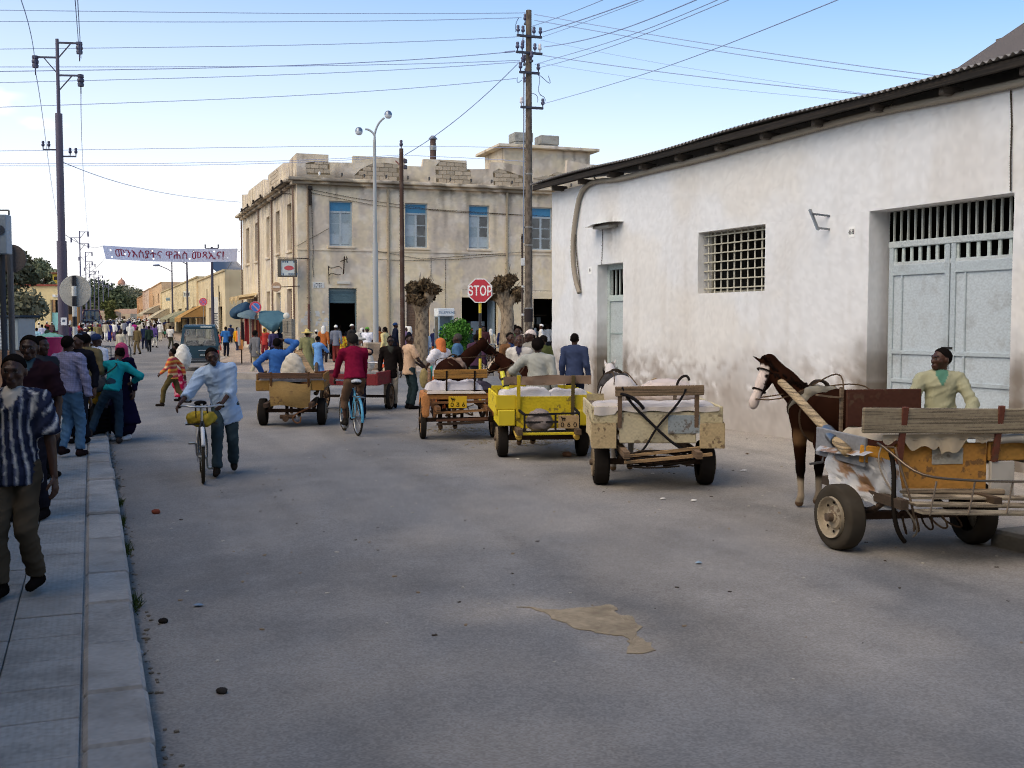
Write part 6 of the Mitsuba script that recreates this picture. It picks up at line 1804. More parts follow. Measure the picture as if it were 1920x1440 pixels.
def bicycle(label, pos, yaw, col='#2b3a4a', r=.335, group=None, detail=True, tyrec='#3a352f'):
    k = thing('bicycle', label, 'bicycle', group)
    M = place(pos, yaw)
    fy, ry = .56, -.50
    for nm, y in (('front_wheel', fy), ('rear_wheel', ry)):
        w = add(nm, tf(mv(tf(lathe([(r - .045, -.012), (r - .02, -.020), (r - .004, -.012), (r, 0), (r - .004, .012), (r - .02, .020), (r - .045, .012)], 40, 'x'), np.eye(3)), (0, y, r)), M), 'matte', C(tyrec), k, True)
        add('rim', tf(mv(lathe([(r - .04, -.013), (r - .055, -.010), (r - .055, .010), (r - .04, .013)], 40, 'x'), (0, y, r)), M), 'metal', C('#a9a9a6'), w, True)
        sp_ = [rod((.03 * (-1) ** j, y + .02 * math.cos(j), r + .02 * math.sin(j)), (0, y + (r - .05) * math.cos(j * math.pi / 9), r + (r - .05) * math.sin(j * math.pi / 9)), .0022, sides=4) for j in range(18 if detail else 10)]
        for s_ in sp_:
            add('spoke', tf(s_, M), 'metal', C('#9b9b98'), w)
        add('hub', tf(rod((-.05, y, r), (.05, y, r), .022), M), 'metal', C('#8a8a88'), w, True)
        th = np.linspace(-.2, 2.6, 14) if nm == 'rear_wheel' else np.linspace(.5, 2.5, 12)
        mg = np.array([[0, y - (r + .02) * math.cos(t) * (1 if nm == 'rear_wheel' else -1), r + (r + .02) * math.sin(t)] for t in th])
        add('mudguard', tf(tube(mg * [1, 1, 1], .026, 6), M), 'gloss', C(col) if nm == 'rear_wheel' else C('#c9ccd0'), k, True)
    hb, st, bb = np.array([0, .34, .86]), np.array([0, -.30, .80]), np.array([0, -.06, .28])
    for a, b in ((hb, st + [0, 0, .0]), (hb - [0, -.03, .09], bb), (st, bb), (st - [0, 0, .05], (.045, ry, r)), (st - [0, 0, .05], (-.045, ry, r)), (bb, (.045, ry, r)), (bb, (-.045, ry, r))):
        add('frame_tube', tf(rod(a, b, .017 if abs(b[0]) < .01 else .010, sides=8), M), 'gloss', C(col), k, True)
    for sx in (1, -1):
        add('fork_blade', tf(tube(curve([hb - [-.01 * sx, -.03, .1], (.05 * sx, .42, .55), (.05 * sx, fy, r)], 8), .012, 6), M), 'gloss', C(col), k, True)
    add('stem', tf(rod(hb - [0, -.02, .1], hb + [0, -.02, .12], .017, sides=8), M), 'metal', C('#b0b0ae'), k, True)
    hbp = [(-.27, .10, .93), (-.24, .22, .955), (-.12, .35, .95), (0, .35, .945), (.12, .35, .95), (.24, .22, .955), (.27, .10, .93)]
    add('handlebar', tf(tube(curve(hbp, 24), .0125, 7), M), 'metal', C('#c2c4c6'), k, True)
    for sx in (1, -1):
        add('grip', tf(rod((.262 * sx, .15, .94), (.272 * sx, .06, .925), .019), M), 'matte', C('#24211f'), k, True)
        add('crank', tf(bar((.06 * sx, -.06, .28), (.07 * sx, -.06 + .02, .28 + .165 * sx), .02, .015), M), 'metal', C('#9a9a98'), k)
        add('pedal', tf(box(.075 * sx, .165 * sx, -.09, .01, .27 + .165 * sx, .295 + .165 * sx, .006), M), 'metal', C('#8f8f8d'), k)
    add('chain_wheel', tf(mv(lathe([(0, -.004), (.09, -.004), (.09, .004), (0, .004)], 20, 'x'), (.05, -.06, .28)), M), 'metal', C('#7d7d7b'), k)
    add('seat_post', tf(rod(st, st + [0, -.02, .12], .013), M), 'metal', C('#b0b0ae'), k, True)
    sd = solid([cap((0, -.42, .94), (0, -.28, .945), .085, .06, (0, 0, 1), .4, k=.03), cap((0, -.3, .945), (0, -.14, .94), .04, .025, (0, 0, 1), .6, k=.03)], .012)
    add('saddle', tf(sd, M), 'matte', C('#1f1c1b'), k, True)
    rk = [rod((.06, -.36, .70), (.06, -.82, .70), .008, sides=6), rod((-.06, -.36, .70), (-.06, -.82, .70), .008, sides=6)] + [rod((-.06, y, .70), (.06, y, .70), .008, sides=6) for y in (-.4, -.55, -.7, -.82)] + [rod((sx * .06, -.78, .70), (sx * .05, ry, r), .007, sides=6) for sx in (1, -1)]
    add('carrier', tf(cat(rk), M), 'metal', C('#8b8b89'), k, True)
    return k, M


# ------------------------------------------------------------------ horses
def horse(label, pos, yaw, poll=(0, .90, 1.56), muzzle=(0, 1.22, 1.20), coat='#5a2f1c', dark='#1a1412', socks=None, blaze=None, blinkers=False, scale=1.0, fs=(.02, -.05), hs_=(.06, -.08), h=.028, patch=None, pad='#7b7468'):
    k = thing('horse', label, 'horse')
    M = place(pos, yaw, scale)
    P, Z = np.array(poll, float), np.array(muzzle, float)
    hd = unit(Z - P)
    side = unit(np.cross(hd, [0, 0, 1]))
    top = unit(np.cross(side, hd))
    L = np.linalg.norm(Z - P)
    X = np.array([1, 0, 0.0])
    b = [cap((0, -.46, 1.06), (0, .05, 1.02), .25, .262, X, .86, k=.08), cap((0, .05, 1.02), (0, .40, 1.05), .262, .235, X, .80, k=.08), cap((0, -.55, 1.12), (0, -.40, 1.15), .20, .21, X, 1.0, k=.10), cap((0, .30, 1.22), (0, .42, 1.12), .12, .15, k=.08),
         cap((0, .44, 1.10), np.array([0, .44, 1.10]) * .45 + (P - hd * .06) * .55 + [0, .02, -.02], .19, .125, side, .75, k=.10), cap(np.array([0, .44, 1.10]) * .5 + (P - hd * .06) * .5 + [0, .02, -.02], P - hd * .02 - top * .05, .135, .095, side, .72, k=.07),
         cap(P - top * .045, P + hd * L * .45 - top * .06, .092, .082, side, .78, k=.05), cap(P + hd * L * .4 - top * .05, Z - hd * .05 - top * .03, .070, .052, side, .85, k=.05), cap(P + hd * L * .25 - top * .11, P + hd * L * .38 - top * .10, .055, .05, side, .8, k=.05),
         cap(Z - hd * .06 - top * .035, Z - hd * .02 - top * .04, .058, .05, side, .9, k=.03)]
    for s in (1, -1):
        e = P + side * .055 * s + top * .03
        b += [cap(e, e + top * .13 + side * .035 * s - hd * .02, .030, .008, hd, .6, k=.02)]
    legs = []
    for s in (1, -1):
        f, q = fs[0 if s > 0 else 1], hs_[0 if s > 0 else 1]
        A = [(.13 * s, .40, 1.0), (.14 * s, .38 + f * .3, .80), (.125 * s, .42 + f * .8, .45), (.125 * s, .41 + f, .13), (.125 * s, .46 + f, .05)]
        B = [(.12 * s, -.50, 1.08), (.15 * s, -.36 + q * .3, .80), (.13 * s, -.62 + q * .8, .50), (.13 * s, -.57 + q, .13), (.13 * s, -.52 + q, .05)]
        b += [cap(A[0], A[1], .15, .095, X, .7, k=.07), cap(A[1], A[2], .082, .050, k=.03), cap(A[2], A[3], .046, .034, k=.015), cap(A[3], A[4], .040, .048, k=.015), cap(np.array(A[2]) + [0, .005, .02], np.array(A[2]) - [0, 0, .03], .054, k=.015)]
        b += [cap(B[0], B[1], .19, .125, X, .72, k=.08), cap(B[1], B[2], .105, .055, k=.04), cap(B[2], B[3], .050, .036, k=.02), cap(B[3], B[4], .042, .050, k=.015), cap(np.array(B[2]) + [0, -.02, .03], B[2], .045, .05, k=.02)]
        legs += [A, B]
    m = solid(b, h)
    m2 = solid(b[6:12], .016)
    v = m[0]
    rs = np.random.default_rng(len(labels))
    c0, cd = C(coat), C(dark)

    def colour(v):
        n = meshkit.fbm(v * 3.5, 3, 2)
        c = c0 * (.72 + .56 * n)[:, None]
        t = np.clip((.62 - v[:, 2]) / .15, 0, 1)[:, None]
        c = c * (1 - t) + cd * t
        bel = np.clip((.90 - v[:, 2]) / .12, 0, 1)[:, None] * np.clip((v[:, 2] - .68) / .05, 0, 1)[:, None] * (np.abs(v[:, 1]) < .35)[:, None]
        c = c * (1 - .5 * bel) + C('#8a6a4a') * .5 * bel
        if socks is not None:
            w = np.clip((.34 - v[:, 2] + .12 * (n - .5)) / .05, 0, 1)[:, None] * (v[:, 1] > (-.2 if socks == 'front' else -9))[:, None]
            c = c * (1 - w) + C('#9d8f7c') * w
        c = np.where((v[:, 2] < .065)[:, None], C('#6b5644'), c)
        u = (v - P) @ hd
        near = np.linalg.norm(v - (P + Z) / 2, axis=1) < .38
        mz = np.clip((u - L * .72) / (.12 * L), 0, 1)[:, None] * near[:, None]
        c = c * (1 - mz * .8) + cd * mz * .8
        if blaze:
            bz = (near & (((v - P) @ top > -.03 - .03 * (u > L * .5)) & (u > .05) & (np.abs((v - P) @ side) < .075 + .1 * np.clip(u / L - .5, 0, 1)) | (u > L * .74)))[:, None]
            c = np.where(bz, C(blaze) * (.85 + .3 * n)[:, None], c)
        if patch is not None:
            pt = patch(v)
            c = c * (1 - pt[:, None]) + C('#cfc8bd') * pt[:, None]
        for s in (1, -1):
            ey = P + hd * L * .30 + side * s * .075 - top * .02
            c = np.where((np.linalg.norm(v - ey, axis=1) < .026)[:, None], (.008, .006, .005), c)
        return c
    v, f = cat([m, m2])
    add('body', (v @ M[:3, :3].T + M[:3, 3], f), 'matte', colour(v), k, True)
    # mane and tail
    nk = [P - hd * .05 + top * .03, (P + [0, .46, 1.20]) / 2 * 1.0 + top * .08, np.array([0, .36, 1.36])]
    mn = []
    cv = curve(nk, 16)
    for j in range(150):
        p = cv[rs.integers(0, 16)] + rs.normal(0, .018, 3)
        sd = 1 if rs.random() < .7 else -1
        e = p + side * sd * rs.uniform(.02, .05) - np.array([0, 0, 1]) * rs.uniform(.03, .09)
        mn.append(tube([p, (p + e) / 2 + side * sd * .02, e], [.016, .014, .004], 4))
    add('mane', tf(cat(mn), M), 'matte', cd * 1.2, k, True)
    tl = []
    for j in range(60):
        o = rs.normal(0, .03, 2)
        tl.append(tube(curve([(o[0] * .3, -.70, 1.20), (o[0], -.80 + o[1] * .4, 1.05), (o[0] * 1.6, -.80 + o[1], .75), (o[0] * 1.8, -.78 + o[1], .50 + rs.uniform(-.1, .1))], 7), [.014, .014, .012, .010, .008, .006, .003], 4))
    add('tail', tf(cat(tl), M), 'matte', cd * 1.3, k, True)
    # harness: breast collar, saddle pad, girth, bridle
    ring = lambda c, ax1, ax2, r1, r2, rr, n=22, a0=0, a1=2 * math.pi: tube([np.asarray(c) + np.asarray(ax1) * r1 * math.cos(t) + np.asarray(ax2) * r2 * math.sin(t) for t in np.linspace(a0, a1, n)], rr, 6)
    nd = unit(P - np.array([0, .44, 1.10]))
    cu = unit(np.cross(nd, X))
    add('collar', tf(ring((0, .50, 1.12), X, unit(cu - nd * .2), .20, .27, .040), M), 'matte', C('#3c332c'), k, True)
    add('collar_pad', tf(ring((0, .47, 1.10), X, unit(cu - nd * .2), .205, .275, .030), M), 'matte', C(pad), k, True)
    add('girth', tf(ring((0, .10, 1.02), X, (0, 0, 1), .235, .275, .016), M), 'matte', C('#4a3d32'), k, True)
    sp_ = folds(solid([cap((-.12, .10, 1.30), (.12, .10, 1.30), .07, k=.03), cap((-.18, .10, 1.22), (.18, .10, 1.22), .06, k=.03)], .025), .02, 3)
    add('saddle_pad', tf(sp_, M), 'matte', C(pad), k, True)
    add('saddle_hoops', tf(cat([ring((0, .12 + .07 * j, 1.33), X, (0, 0, 1), .10, .09, .014, 10, 0, math.pi) for j in (0, 1)]), M), 'matte', C('#3a332e'), k, True)
    for t_, rr in ((.18, .098), (.62, .070)):
        add('bridle_strap', tf(ring(P + hd * L * t_ - top * (.05 if t_ < .5 else .045), side, top, rr * .92, rr * 1.12, .010, 16), M), 'matte', C('#2b2420'), k, True)
    for s in (1, -1):
        add('cheek_strap', tf(tube([P + hd * L * .18 + side * s * .078 - top * .04, P + hd * L * .62 + side * s * .062 - top * .05], .009, 5), M), 'matte', C('#2b2420'), k, True)
        if blinkers:
            c = P + hd * L * .28 + side * s * .09
            add('blinker', tf(cat([bar(c - top * .06, c + top * .07 + side * s * .02, .13, .012, up=side * s)]), M), 'matte', C('#232020'), k)
        add('rein', tf(tube(curve([Z - hd * .08 + side * s * .05, (Z + [0, .3, 1.35]) / 2 + side * s * .1, (.10 * s, .14, 1.36), (.16 * s, -.9, 1.25)], 14), .008, 5), M), 'matte', C('#5b4a3a'), k, True)
    return k, M


# ------------------------------------------------------------------ the carts
def cart_frame(key, M, w, z, ln, col, r=.285):
    """Axle, springs and the two chassis beams."""
    add('axle', tf(bar((-w / 2 + .05, 0, r), (w / 2 - .05, 0, r), .07, .07), M), 'rust', C('#4c3a30'), key)
    for sx in (1, -1):
        add('spring', tf(tube(curve([(sx * .42, -.42, z - .06), (sx * .42, 0, r + .05), (sx * .42, .42, z - .06)], 12), .03, 6), M), 'rust', C('#3f332c'), key, True)
        add('beam', tf(bar((sx * .42, -ln / 2, z - .05), (sx * .42, ln / 2, z - .05), .07, .08), M), 'wood', C(col), key)


def shafts(key, M, z, reach, ht, col, x=.42, r=.035):
    for sx in (1, -1):
        add('shaft', tf(tube(curve([(sx * x, .3, z), (sx * x, 1.0, z + .10), (sx * (x - .06), reach * .7, ht - .08), (sx * (x - .10), reach, ht)], 14), r, 8), M), 'wood', C(col), key, True)


# cream cart, third from the right
p = (G(1127, 909) + G(1319, 906)) / 2
c3 = thing('cream_cart', 'rusty cream horse cart with crossed black straps on its back', 'horse cart')
M = place(p, 0)
for sx in (1, -1):
    car_wheel(c3, M, .645 * sx, .275, .19, sx)
cart_frame(c3, M, 1.3, .52, 1.9, '#6d5a48')
add('bed', tf(box(-.74, .74, -.42, 1.25, .92, .96), M), 'wood', C('#8a7a66'), c3)
add('tail_panel', tf(box(-.46, .46, -.46, -.42, .56, .94, .008), M), 'rust', C('#bdb396'), c3)
for sx in (1, -1):
    add('corner_panel', tf(box(sx * .47, sx * .78, -.47, -.43, .80, 1.0, .008), M), 'rust', C('#b8ad8c'), c3)
    add('fender_back', tf(box(sx * .50, sx * .80, -.49, -.47, .50, .80, .008), M), 'rust', C('#b3a07c'), c3)
    add('fender_side', tf((np.array([(sx * .80, -.49, .50), (sx * .80, -.49, .80), (sx * .80, .40, .92), (sx * .80, .48, .60), (sx * .80, .2, .62), (sx * .80, -.2, .60)]), np.array([[0, 1, 5], [1, 2, 5], [2, 4, 5], [2, 3, 4]])), M), 'rust', C('#b5a482'), c3)
    add('bed_side', tf(box(sx * .76, sx * .79, -.42, 1.25, .80, 1.0, .006), M), 'rust', C('#b8ad8c'), c3)
    add('post', tf(bar((sx * .46, -.45, .75), (sx * .46, -.50, 1.24), .05, .05), M), 'rust', C('#6b5848'), c3)
    add('front_post', tf(bar((sx * .30, .2, .95), (sx * .30, .2, 1.18), .05, .04), M), 'wood', C('#6b5e50'), c3)
add('number_patch', tf(mv(box(.12, .50, -.475, -.462, .68, .90), (0, 0, 0)), M), 'rust', C('#8d979c'), c3)
add('front_panel', tf(box(-.74, .74, 1.22, 1.25, .6, 1.05), M), 'rust', C('#a89c7c'), c3)
add('backrest', tf(bar((-.52, -.52, 1.185), (.54, -.52, 1.205), .035, .12, bev=.01), M), 'wood', C('#7d6a54'), c3)
add('seat_cover', tf(cushion(-.77, .74, -.46, .25, .962, .075, 4), M), 'matte', mottle(C('#d3ccc6'), .35, 7), c3, True)
add('cover_edge', tf(grid(lambda u, t: np.stack([-.77 + 1.5 * u, -.485 - .01 * np.sin(u * 40), 1.0 - t * (.055 + .04 * (u < .18) + .01 * np.sin(u * 23))], -1), np.linspace(0, 1, 50), np.linspace(0, 1, 4)), M), 'matte', C('#cbc4bd'), c3, True)
for pts, r_ in (([(-.44, -.53, 1.24), (-.30, -.50, 1.02), (-.10, -.50, .82), (.28, -.56, .50), (.42, -.58, .44)], .017), ([(.32, -.54, 1.22), (.18, -.50, .98), (-.05, -.50, .70), (-.20, -.55, .48), (-.30, -.57, .42)], .014), ([(-.46, -.53, 1.16), (-.3, -.54, 1.1), (-.18, -.52, .98)], .02)):
    add('strap', tf(tube(curve(pts, 16), r_, 6), M), 'matte', C('#252426'), c3, True)
for z_, y_, x0, x1, tilt in ((.47, -.60, -.42, .48, .05), (.40, -.64, -.42, .62, .05)):
    add('step_bar', tf(bar((x0, y_, z_ - tilt), (x1, y_, z_ + tilt), .05, .035), M), 'wood', C('#9a7f5e'), c3)
add('step_plate', tf(box(-.40, .45, -.60, -.48, .40, .415), M), 'rust', C('#3d322b'), c3)
for j in range(9):
    s_ = rng.uniform(.02, .05)
    add('frayed_rag', tf(tube(curve([(rng.uniform(-.4, .5), -.56, .46), (rng.uniform(-.4, .5), -.6, .40), (rng.uniform(-.4, .5), -.58, .30)], 8), .012, 5), M), 'matte', C('#37302b'), c3, True)
shafts(c3, M, .62, 2.5, 1.15, '#a08765')
add('iron_hook', tf(tube(curve([(.34, .2, 1.18), (.36, .2, 1.30), (.43, .2, 1.34), (.48, .2, 1.28)], 10), .016, 6), M), 'matte', C('#2f2b2a'), c3, True)
bag('pale sack lying on the cream cart behind its backrest', tuple((M @ [.25, .62, 1.08, 1])[:3]), (.42, .26, .16), '#cfc2ba', name='sack', seed=3, cat_='sack')

# yellow cart
p = (G(941, 856) + G(1091, 854)) / 2
c2 = thing('yellow_cart', 'bright yellow horse cart with white cushions and plate 060', 'horse cart')
M2 = M = place(p, 5)
YL = '#cdb62a'
for sx in (1, -1):
    car_wheel(c2, M, .60 * sx, .275, .155, sx)
cart_frame(c2, M, 1.2, .50, 1.9, '#5c4c3c')
add('bed', tf(box(-.68, .68, -.40, 1.25, .74, .78), M), 'wood', C('#7a6a50'), c2)
add('tail_panel', tf(mv(box(-.43, .43, -.42, -.39, .46, .93, .008), (0, 0, 0)), M), 'rust', C(YL), c2)
for sx in (1, -1):
    add('corner_panel', tf(box(sx * .432, sx * .72, -.425, -.395, .74, .95, .012), M), 'gloss', C(YL), c2)
    add('fender_back', tf(box(sx * .445, sx * .70, -.46, -.40, .50, .735, .02), M), 'gloss', C('#d2bd2e'), c2)
    add('bed_side', tf(box(sx * .70, sx * .73, -.40, 1.25, .66, .96, .008), M), 'rust', C(YL), c2)
    add('fender_side', tf(box(sx * .685, sx * .70, -.40, .42, .52, .66), M), 'rust', C('#c9b31e'), c2)
    add('post', tf(bar((sx * .40, -.43, .62), (sx * .40, -.50, 1.24), .05, .035), M), 'rust', C('#c4ab2a') if sx < 0 else C('#5b5032'), c2)
    add('shaft_end', tf(rod((sx * .42, -.75, .36), (sx * .42, .3, .50), .045), M), 'wood', C('#c2a24a'), c2, 40)
add('front_panel', tf(box(-.68, .68, 1.21, 1.24, .6, 1.0), M), 'rust', C(YL), c2)
bp = tf(grid(lambda u, t: np.stack([-.62 + 1.28 * u, -.50 + .02 * np.sin(u * 17) * t, 1.225 + .02 * u - .13 * t - .012 * np.sin(u * 9 + t * 4)], -1), np.linspace(0, 1, 34), np.linspace(0, 1, 7)), M)
add('backrest', tf(bar((-.62, -.47, 1.16), (.66, -.47, 1.18), .03, .12, bev=.01), M), 'wood', C('#7a6553'), c2)
add('backrest_cloth', bp, 'matte', mottle(C('#8d7868'), .7, 8), c2, True)
for j, (x0, x1) in enumerate(((-.66, .10), (.08, .66))):
    add('cushion', tf(cushion(x0, x1, -.40, .15, .93 - .01 * j, .10, 5 + j), M), 'matte', mottle(C('#dcd8d6'), .3, 8), c2, True)
for a, b in (((-.33, -.66, .43), (.46, -.66, .45)), ((-.33, -.66, .57), (.46, -.66, .58)), ((-.33, -.66, .68), (.46, -.66, .70)), ((-.33, -.66, .40), (-.33, -.66, .69)), ((.12, -.66, .44), (.12, -.66, .69)), ((.46, -.66, .40), (.46, -.66, .71)), ((-.33, -.66, .68), (-.40, -.42, .74)), ((.46, -.66, .70), (.42, -.42, .76)), ((-.33, -.66, .43), (-.38, -.42, .46)), ((.46, -.66, .45), (.42, -.42, .46))):
    add('rack_bar', tf(bar(a, b, .028, .028), M), 'matte', C('#2c2b2c'), c2)
add('rack_floor', tf(box(-.36, .48, -.68, -.40, .385, .425, .008), M), 'gloss', C('#d2bd2c'), c2)
plate_text(c2, M, .31, .575, -.68, .30, .19, '060', '#a98f6a')
shafts(c2, M, .50, 2.4, 1.12, '#8c7448')
add('brake_handle', tf(tube([(-.52, -.2, .95), (-.58, -.1, 1.12), (-.61, -.05, 1.28)], [.045, .042, .034], 10), M), 'gloss', C('#dcd432'), c2, True)
for z_ in (1.06, 1.16):
    add('handle_band', tf(rod((-.555 - (z_ - 1.06) * .4, -.145 + (z_ - 1.06) * .5, z_), (-.56 - (z_ - 1.06) * .4, -.14 + (z_ - 1.06) * .5, z_ + .02), .047), M), 'matte', C('#3b3b38'), c2)
bag('grey crumpled sack in the black rack of the yellow cart', tuple((M @ [-.10, -.55, .57, 1])[:3]), (.20, .12, .15), '#8e8480', name='sack', seed=9, cat_='sack')

# brown cart with wheels like a wagon
p = (G(797, 822) + G(921, 820)) / 2
c1 = thing('brown_cart', 'brown wooden horse cart with spoked wheels and yellow plate 036', 'horse cart')
M1 = M = place(p, 9)
spoke_wheel(c1, M, -.62, .325, .10, -1)
spoke_wheel(c1, M, .62, .325, .10, 1)
cart_frame(c1, M, 1.2, .62, 1.8, '#7a5638', .325)
add('bed', tf(box(-.52, .52, -.35, 1.2, .74, .78), M), 'wood', C('#8d6a45'), c1)
add('tail_bar', tf(box(-.55, .55, -.40, -.35, .70, .80, .01), M), 'rust', C('#a8743f'), c1)
for sx in (1, -1):
    g = sg.Polygon([(-.42, .42), (-.36, .66), (-.18, .80), (.1, .84), (.38, .76), (.5, .55), (.40, .58), (.1, .72), (-.18, .68), (-.30, .50)])
    add('fender', tf(mv(prism(g, .05), (0, 0, 0)), M @ np.array([[0, 1, 0, sx * .60], [1, 0, 0, 0], [0, 0, 1, .0], [0, 0, 0, 1.0]])), 'rust', C('#b5794a'), c1)
    lf = solid([cap((sx * .60, -.40, .72), (sx * .60, -.42, .46), .085, .07, (0, 1, 0), .3, k=.02), cap((sx * .60, -.38, .78), (sx * .60, -.40, .66), .05, .085, (0, 1, 0), .3, k=.02)], .018)
    add('mud_flap', tf(lf, M), 'rust', C('#b87d4c'), c1, True)
    add('post', tf(bar((sx * .24, -.38, .78), (sx * .24, -.42, 1.19), .028, .028), M), 'matte', C('#2f2620'), c1)
    add('shelf_bracket', tf(bar((sx * .45, -.40, .40), (sx * .45, -.38, .72), .04, .04), M), 'rust', C('#6d4d36'), c1)
add('backrest', tf(tf(bar((-.46, -.40, 1.13), (.46, -.40, 1.14), .03, .155, bev=.01), np.eye(4)), M), 'wood', C('#a87a3e'), c1)
add('seat_box', tf(box(-.5, .5, -.32, .2, .78, .86), M), 'wood', C('#6d513a'), c1)
add('seat_roll', tf(cushion(-.58, .40, -.38, .18, .86, .15, 8), M), 'matte', mottle(C('#d4cfd2'), .3, 8), c1, True)
add('lower_roll', tf(cushion(-.58, .44, -.43, -.30, .80, .05, 9), M), 'matte', mottle(C('#c9bfb4'), .3, 8), c1, True)
add('folded_cloth', tf(cushion(.28, .56, -.36, .2, .86, .13, 10), M), 'matte', mottle(C('#4a4550'), .4, 12), c1, True)
for z_, x0, x1, dz, c_ in ((.50, -.45, .50, .05, '#a67a50'), (.36, -.42, .46, .02, '#6f4c3a'), (.30, -.42, .40, .03, '#45382f'), (.66, -.5, .5, .02, '#7b5537')):
    add('cross_bar', tf(bar((x0, -.46, z_ - dz / 2), (x1, -.46, z_ + dz / 2), .045, .04), M), 'wood', C(c_), c1)
plate_text(c1, M, -.06, .66, -.49, .31, .20, '036', '#dfb52a')
shafts(c1, M, .74, 2.4, 1.1, '#7d5c40')
for j in range(5):
    add('rein_loop', tf(tube(curve([(rng.uniform(-.3, .3), -.3, .6), (rng.uniform(-.3, .3), -.35, .42), (rng.uniform(-.3, .3), -.2, .5)], 8), .009, 5), M), 'matte', C('#6b563f'), c1, True)

# the driven cart at the left, seen from behind
p = (G(491, 798) + G(606, 795)) / 2
c0 = thing('ochre_cart', 'old ochre horse cart with bulging tail panel, driving away', 'horse cart')
M0 = M = place(p, 6)
for sx in (1, -1):
    car_wheel(c0, M, .565 * sx, .265, .16, sx)
cart_frame(c0, M, 1.15, .50, 1.9, '#4b3a2e')
g = grid(lambda u, t: np.stack([(-.40 + .8 * u) * (1 - .06 * t), -.48 - .10 * np.sin(u * math.pi) * np.sin(t * 2.6) - .04 * t, .86 - .46 * t + .03 * np.sin(u * 6)], -1), np.linspace(0, 1, 18), np.linspace(0, 1, 12))
add('tail_panel', tf(g, M), 'rust', C('#94784a'), c0, True)
add('bed', tf(box(-.62, .66, -.42, 1.2, .70, .74), M), 'wood', C('#6d5a42'), c0)
for sx in (1, -1):
    add('corner_box', tf(box(sx * .38, sx * .65, -.46, -.36, .70, .90, .012), M), 'rust', C('#94703a'), c0)
    add('side_board', tf(box(sx * .62, sx * .65, -.36, 1.2, .70, 1.02, .008), M), 'rust', C('#8a6536'), c0)
    add('post', tf(bar((sx * .34, -.45, .5), (sx * .36, -.50, 1.06), .04, .04), M), 'rust', C('#5d4026'), c0)
add('top_plank', tf(bar((-.60, -.50, .995), (.62, -.50, .985), .03, .11, bev=.01), M), 'wood', C('#6b4f3e'), c0)
add('seat_rag', tf(cushion(-.62, .66, -.46, .1, .87, .08, 12), M), 'matte', mottle(C('#77777a'), .8, 14), c0, True)
add('front_board', tf(box(-.6, .6, 1.16, 1.2, .7, 1.0), M), 'rust', C('#6d4a2c'), c0)
add('tow_hub', tf(cat([rod((-.08, -.62, .17), (-.08, -.3, .2), .06), rod((-.2, -.45, .2), (.1, -.45, .2), .04)]), M), 'rust', C('#5a4636'), c0, 40)
add('rope', tf(tube(curve([(.5, -.42, .45), (.2, -.5, .30), (.05, -.5, .14), (.12, -.5, .08), (.2, -.5, .2)], 14), .014, 5), M), 'matte', C('#8a5f42'), c0, True)
shafts(c0, M, .6, 2.3, 1.1, '#5c4a38')
bag('white sack standing in the bed of the ochre cart', tuple((M @ [.02, -.05, 1.05, 1])[:3]), (.24, .16, .30), '#cfc6b4', name='sack', seed=14, cat_='sack')
solo('timber_plank', 'pale new timber plank leaning across the ochre cart', 'plank', tf(bar((.42, -.2, .95), (.02, 1.1, 1.42), .13, .05, bev=.006), M), 'wood', C('#b5946a'))

# the nearest cart at the right
a_, b_ = G(1573, 1030), G(1815, 1015)
p = (a_ + b_) / 2
cn = thing('near_cart', 'battered orange and silver horse cart nearest the camera with a weathered plank backrest', 'horse cart')
MN = M = place(p, 9)
car_wheel(cn, M @ place((-.64, -.06, 0), 9), -.02, .29, .175, -1, '#a69a86', '#4a453e')
car_wheel(cn, M, .66, .29, .175, 1, '#8a7c68', '#403b35')
cart_frame(cn, M, 1.25, .55, 1.5, '#4d4034')
add('bed', tf(box(-.44, 1.0, -.32, .52, .80, .84), M), 'wood', C('#7d6a52'), cn)
add('tail_panel', tf(box(-.30, .55, -.37, -.33, .53, .96, .008), M), 'rust', C('#b58240'), cn)
add('left_strip', tf(bar((-.56, -.22, .87), (-.31, -.36, .85), .035, .15, bev=.008), M), 'rust', C('#c08a38'), cn)
add('right_strip', tf(box(.56, 1.0, -.38, -.34, .80, .97, .01), M), 'rust', C('#ad8040'), cn)
add('right_silver', tf(box(.57, .80, -.40, -.36, .48, .80, .01), M), 'gloss', mottle(C('#b5b1a9'), .6, 8), cn)
add('side_board', tf(bar((-.60, .55, .90), (-.52, -.26, .88), .03, .26, bev=.006), M), 'grime', C('#84868a'), cn)
add('right_board', tf(box(.98, 1.0, -.32, .5, .76, 1.0, .008), M), 'rust', C('#8f8a80'), cn)
add('front_board', tf(box(-.33, .42, .50, .53, .70, 1.38, .01), M), 'rust', C('#4a2c22'), cn)


def crumple(corners, n, m, amp, seed, bulge=.0):
    A, B, Cc, Dd = [np.asarray(q, float) for q in corners]
    fn = lambda u, t: ((A[None] * ((1 - u) * (1 - t)).reshape(-1, 1) + B[None] * (u * (1 - t)).reshape(-1, 1) + Cc[None] * (u * t).reshape(-1, 1) + Dd[None] * ((1 - u) * t).reshape(-1, 1)))
    mm = grid(fn, np.linspace(0, 1, n), np.linspace(0, 1, m))
    v = mm[0]
    nn = unit(np.cross(B - A, Dd - A))
    q = np.abs(meshkit.fbm(v * 5 + seed, 3, seed) - .5) * 2 + .5 * np.abs(meshkit.fbm(v * 13 + seed, 2, seed) - .5)
    uu, tt = np.meshgrid(np.linspace(0, 1, n), np.linspace(0, 1, m), indexing='ij')
    v += nn * (amp * (q - .3) + bulge * np.sin(uu * math.pi).reshape(-1) * np.sin(tt * math.pi).reshape(-1))[:, None]
    v += (meshkit.fbm(v * 9, 2, 3)[:, None] - .5) * amp * .5
    return v, mm[1]


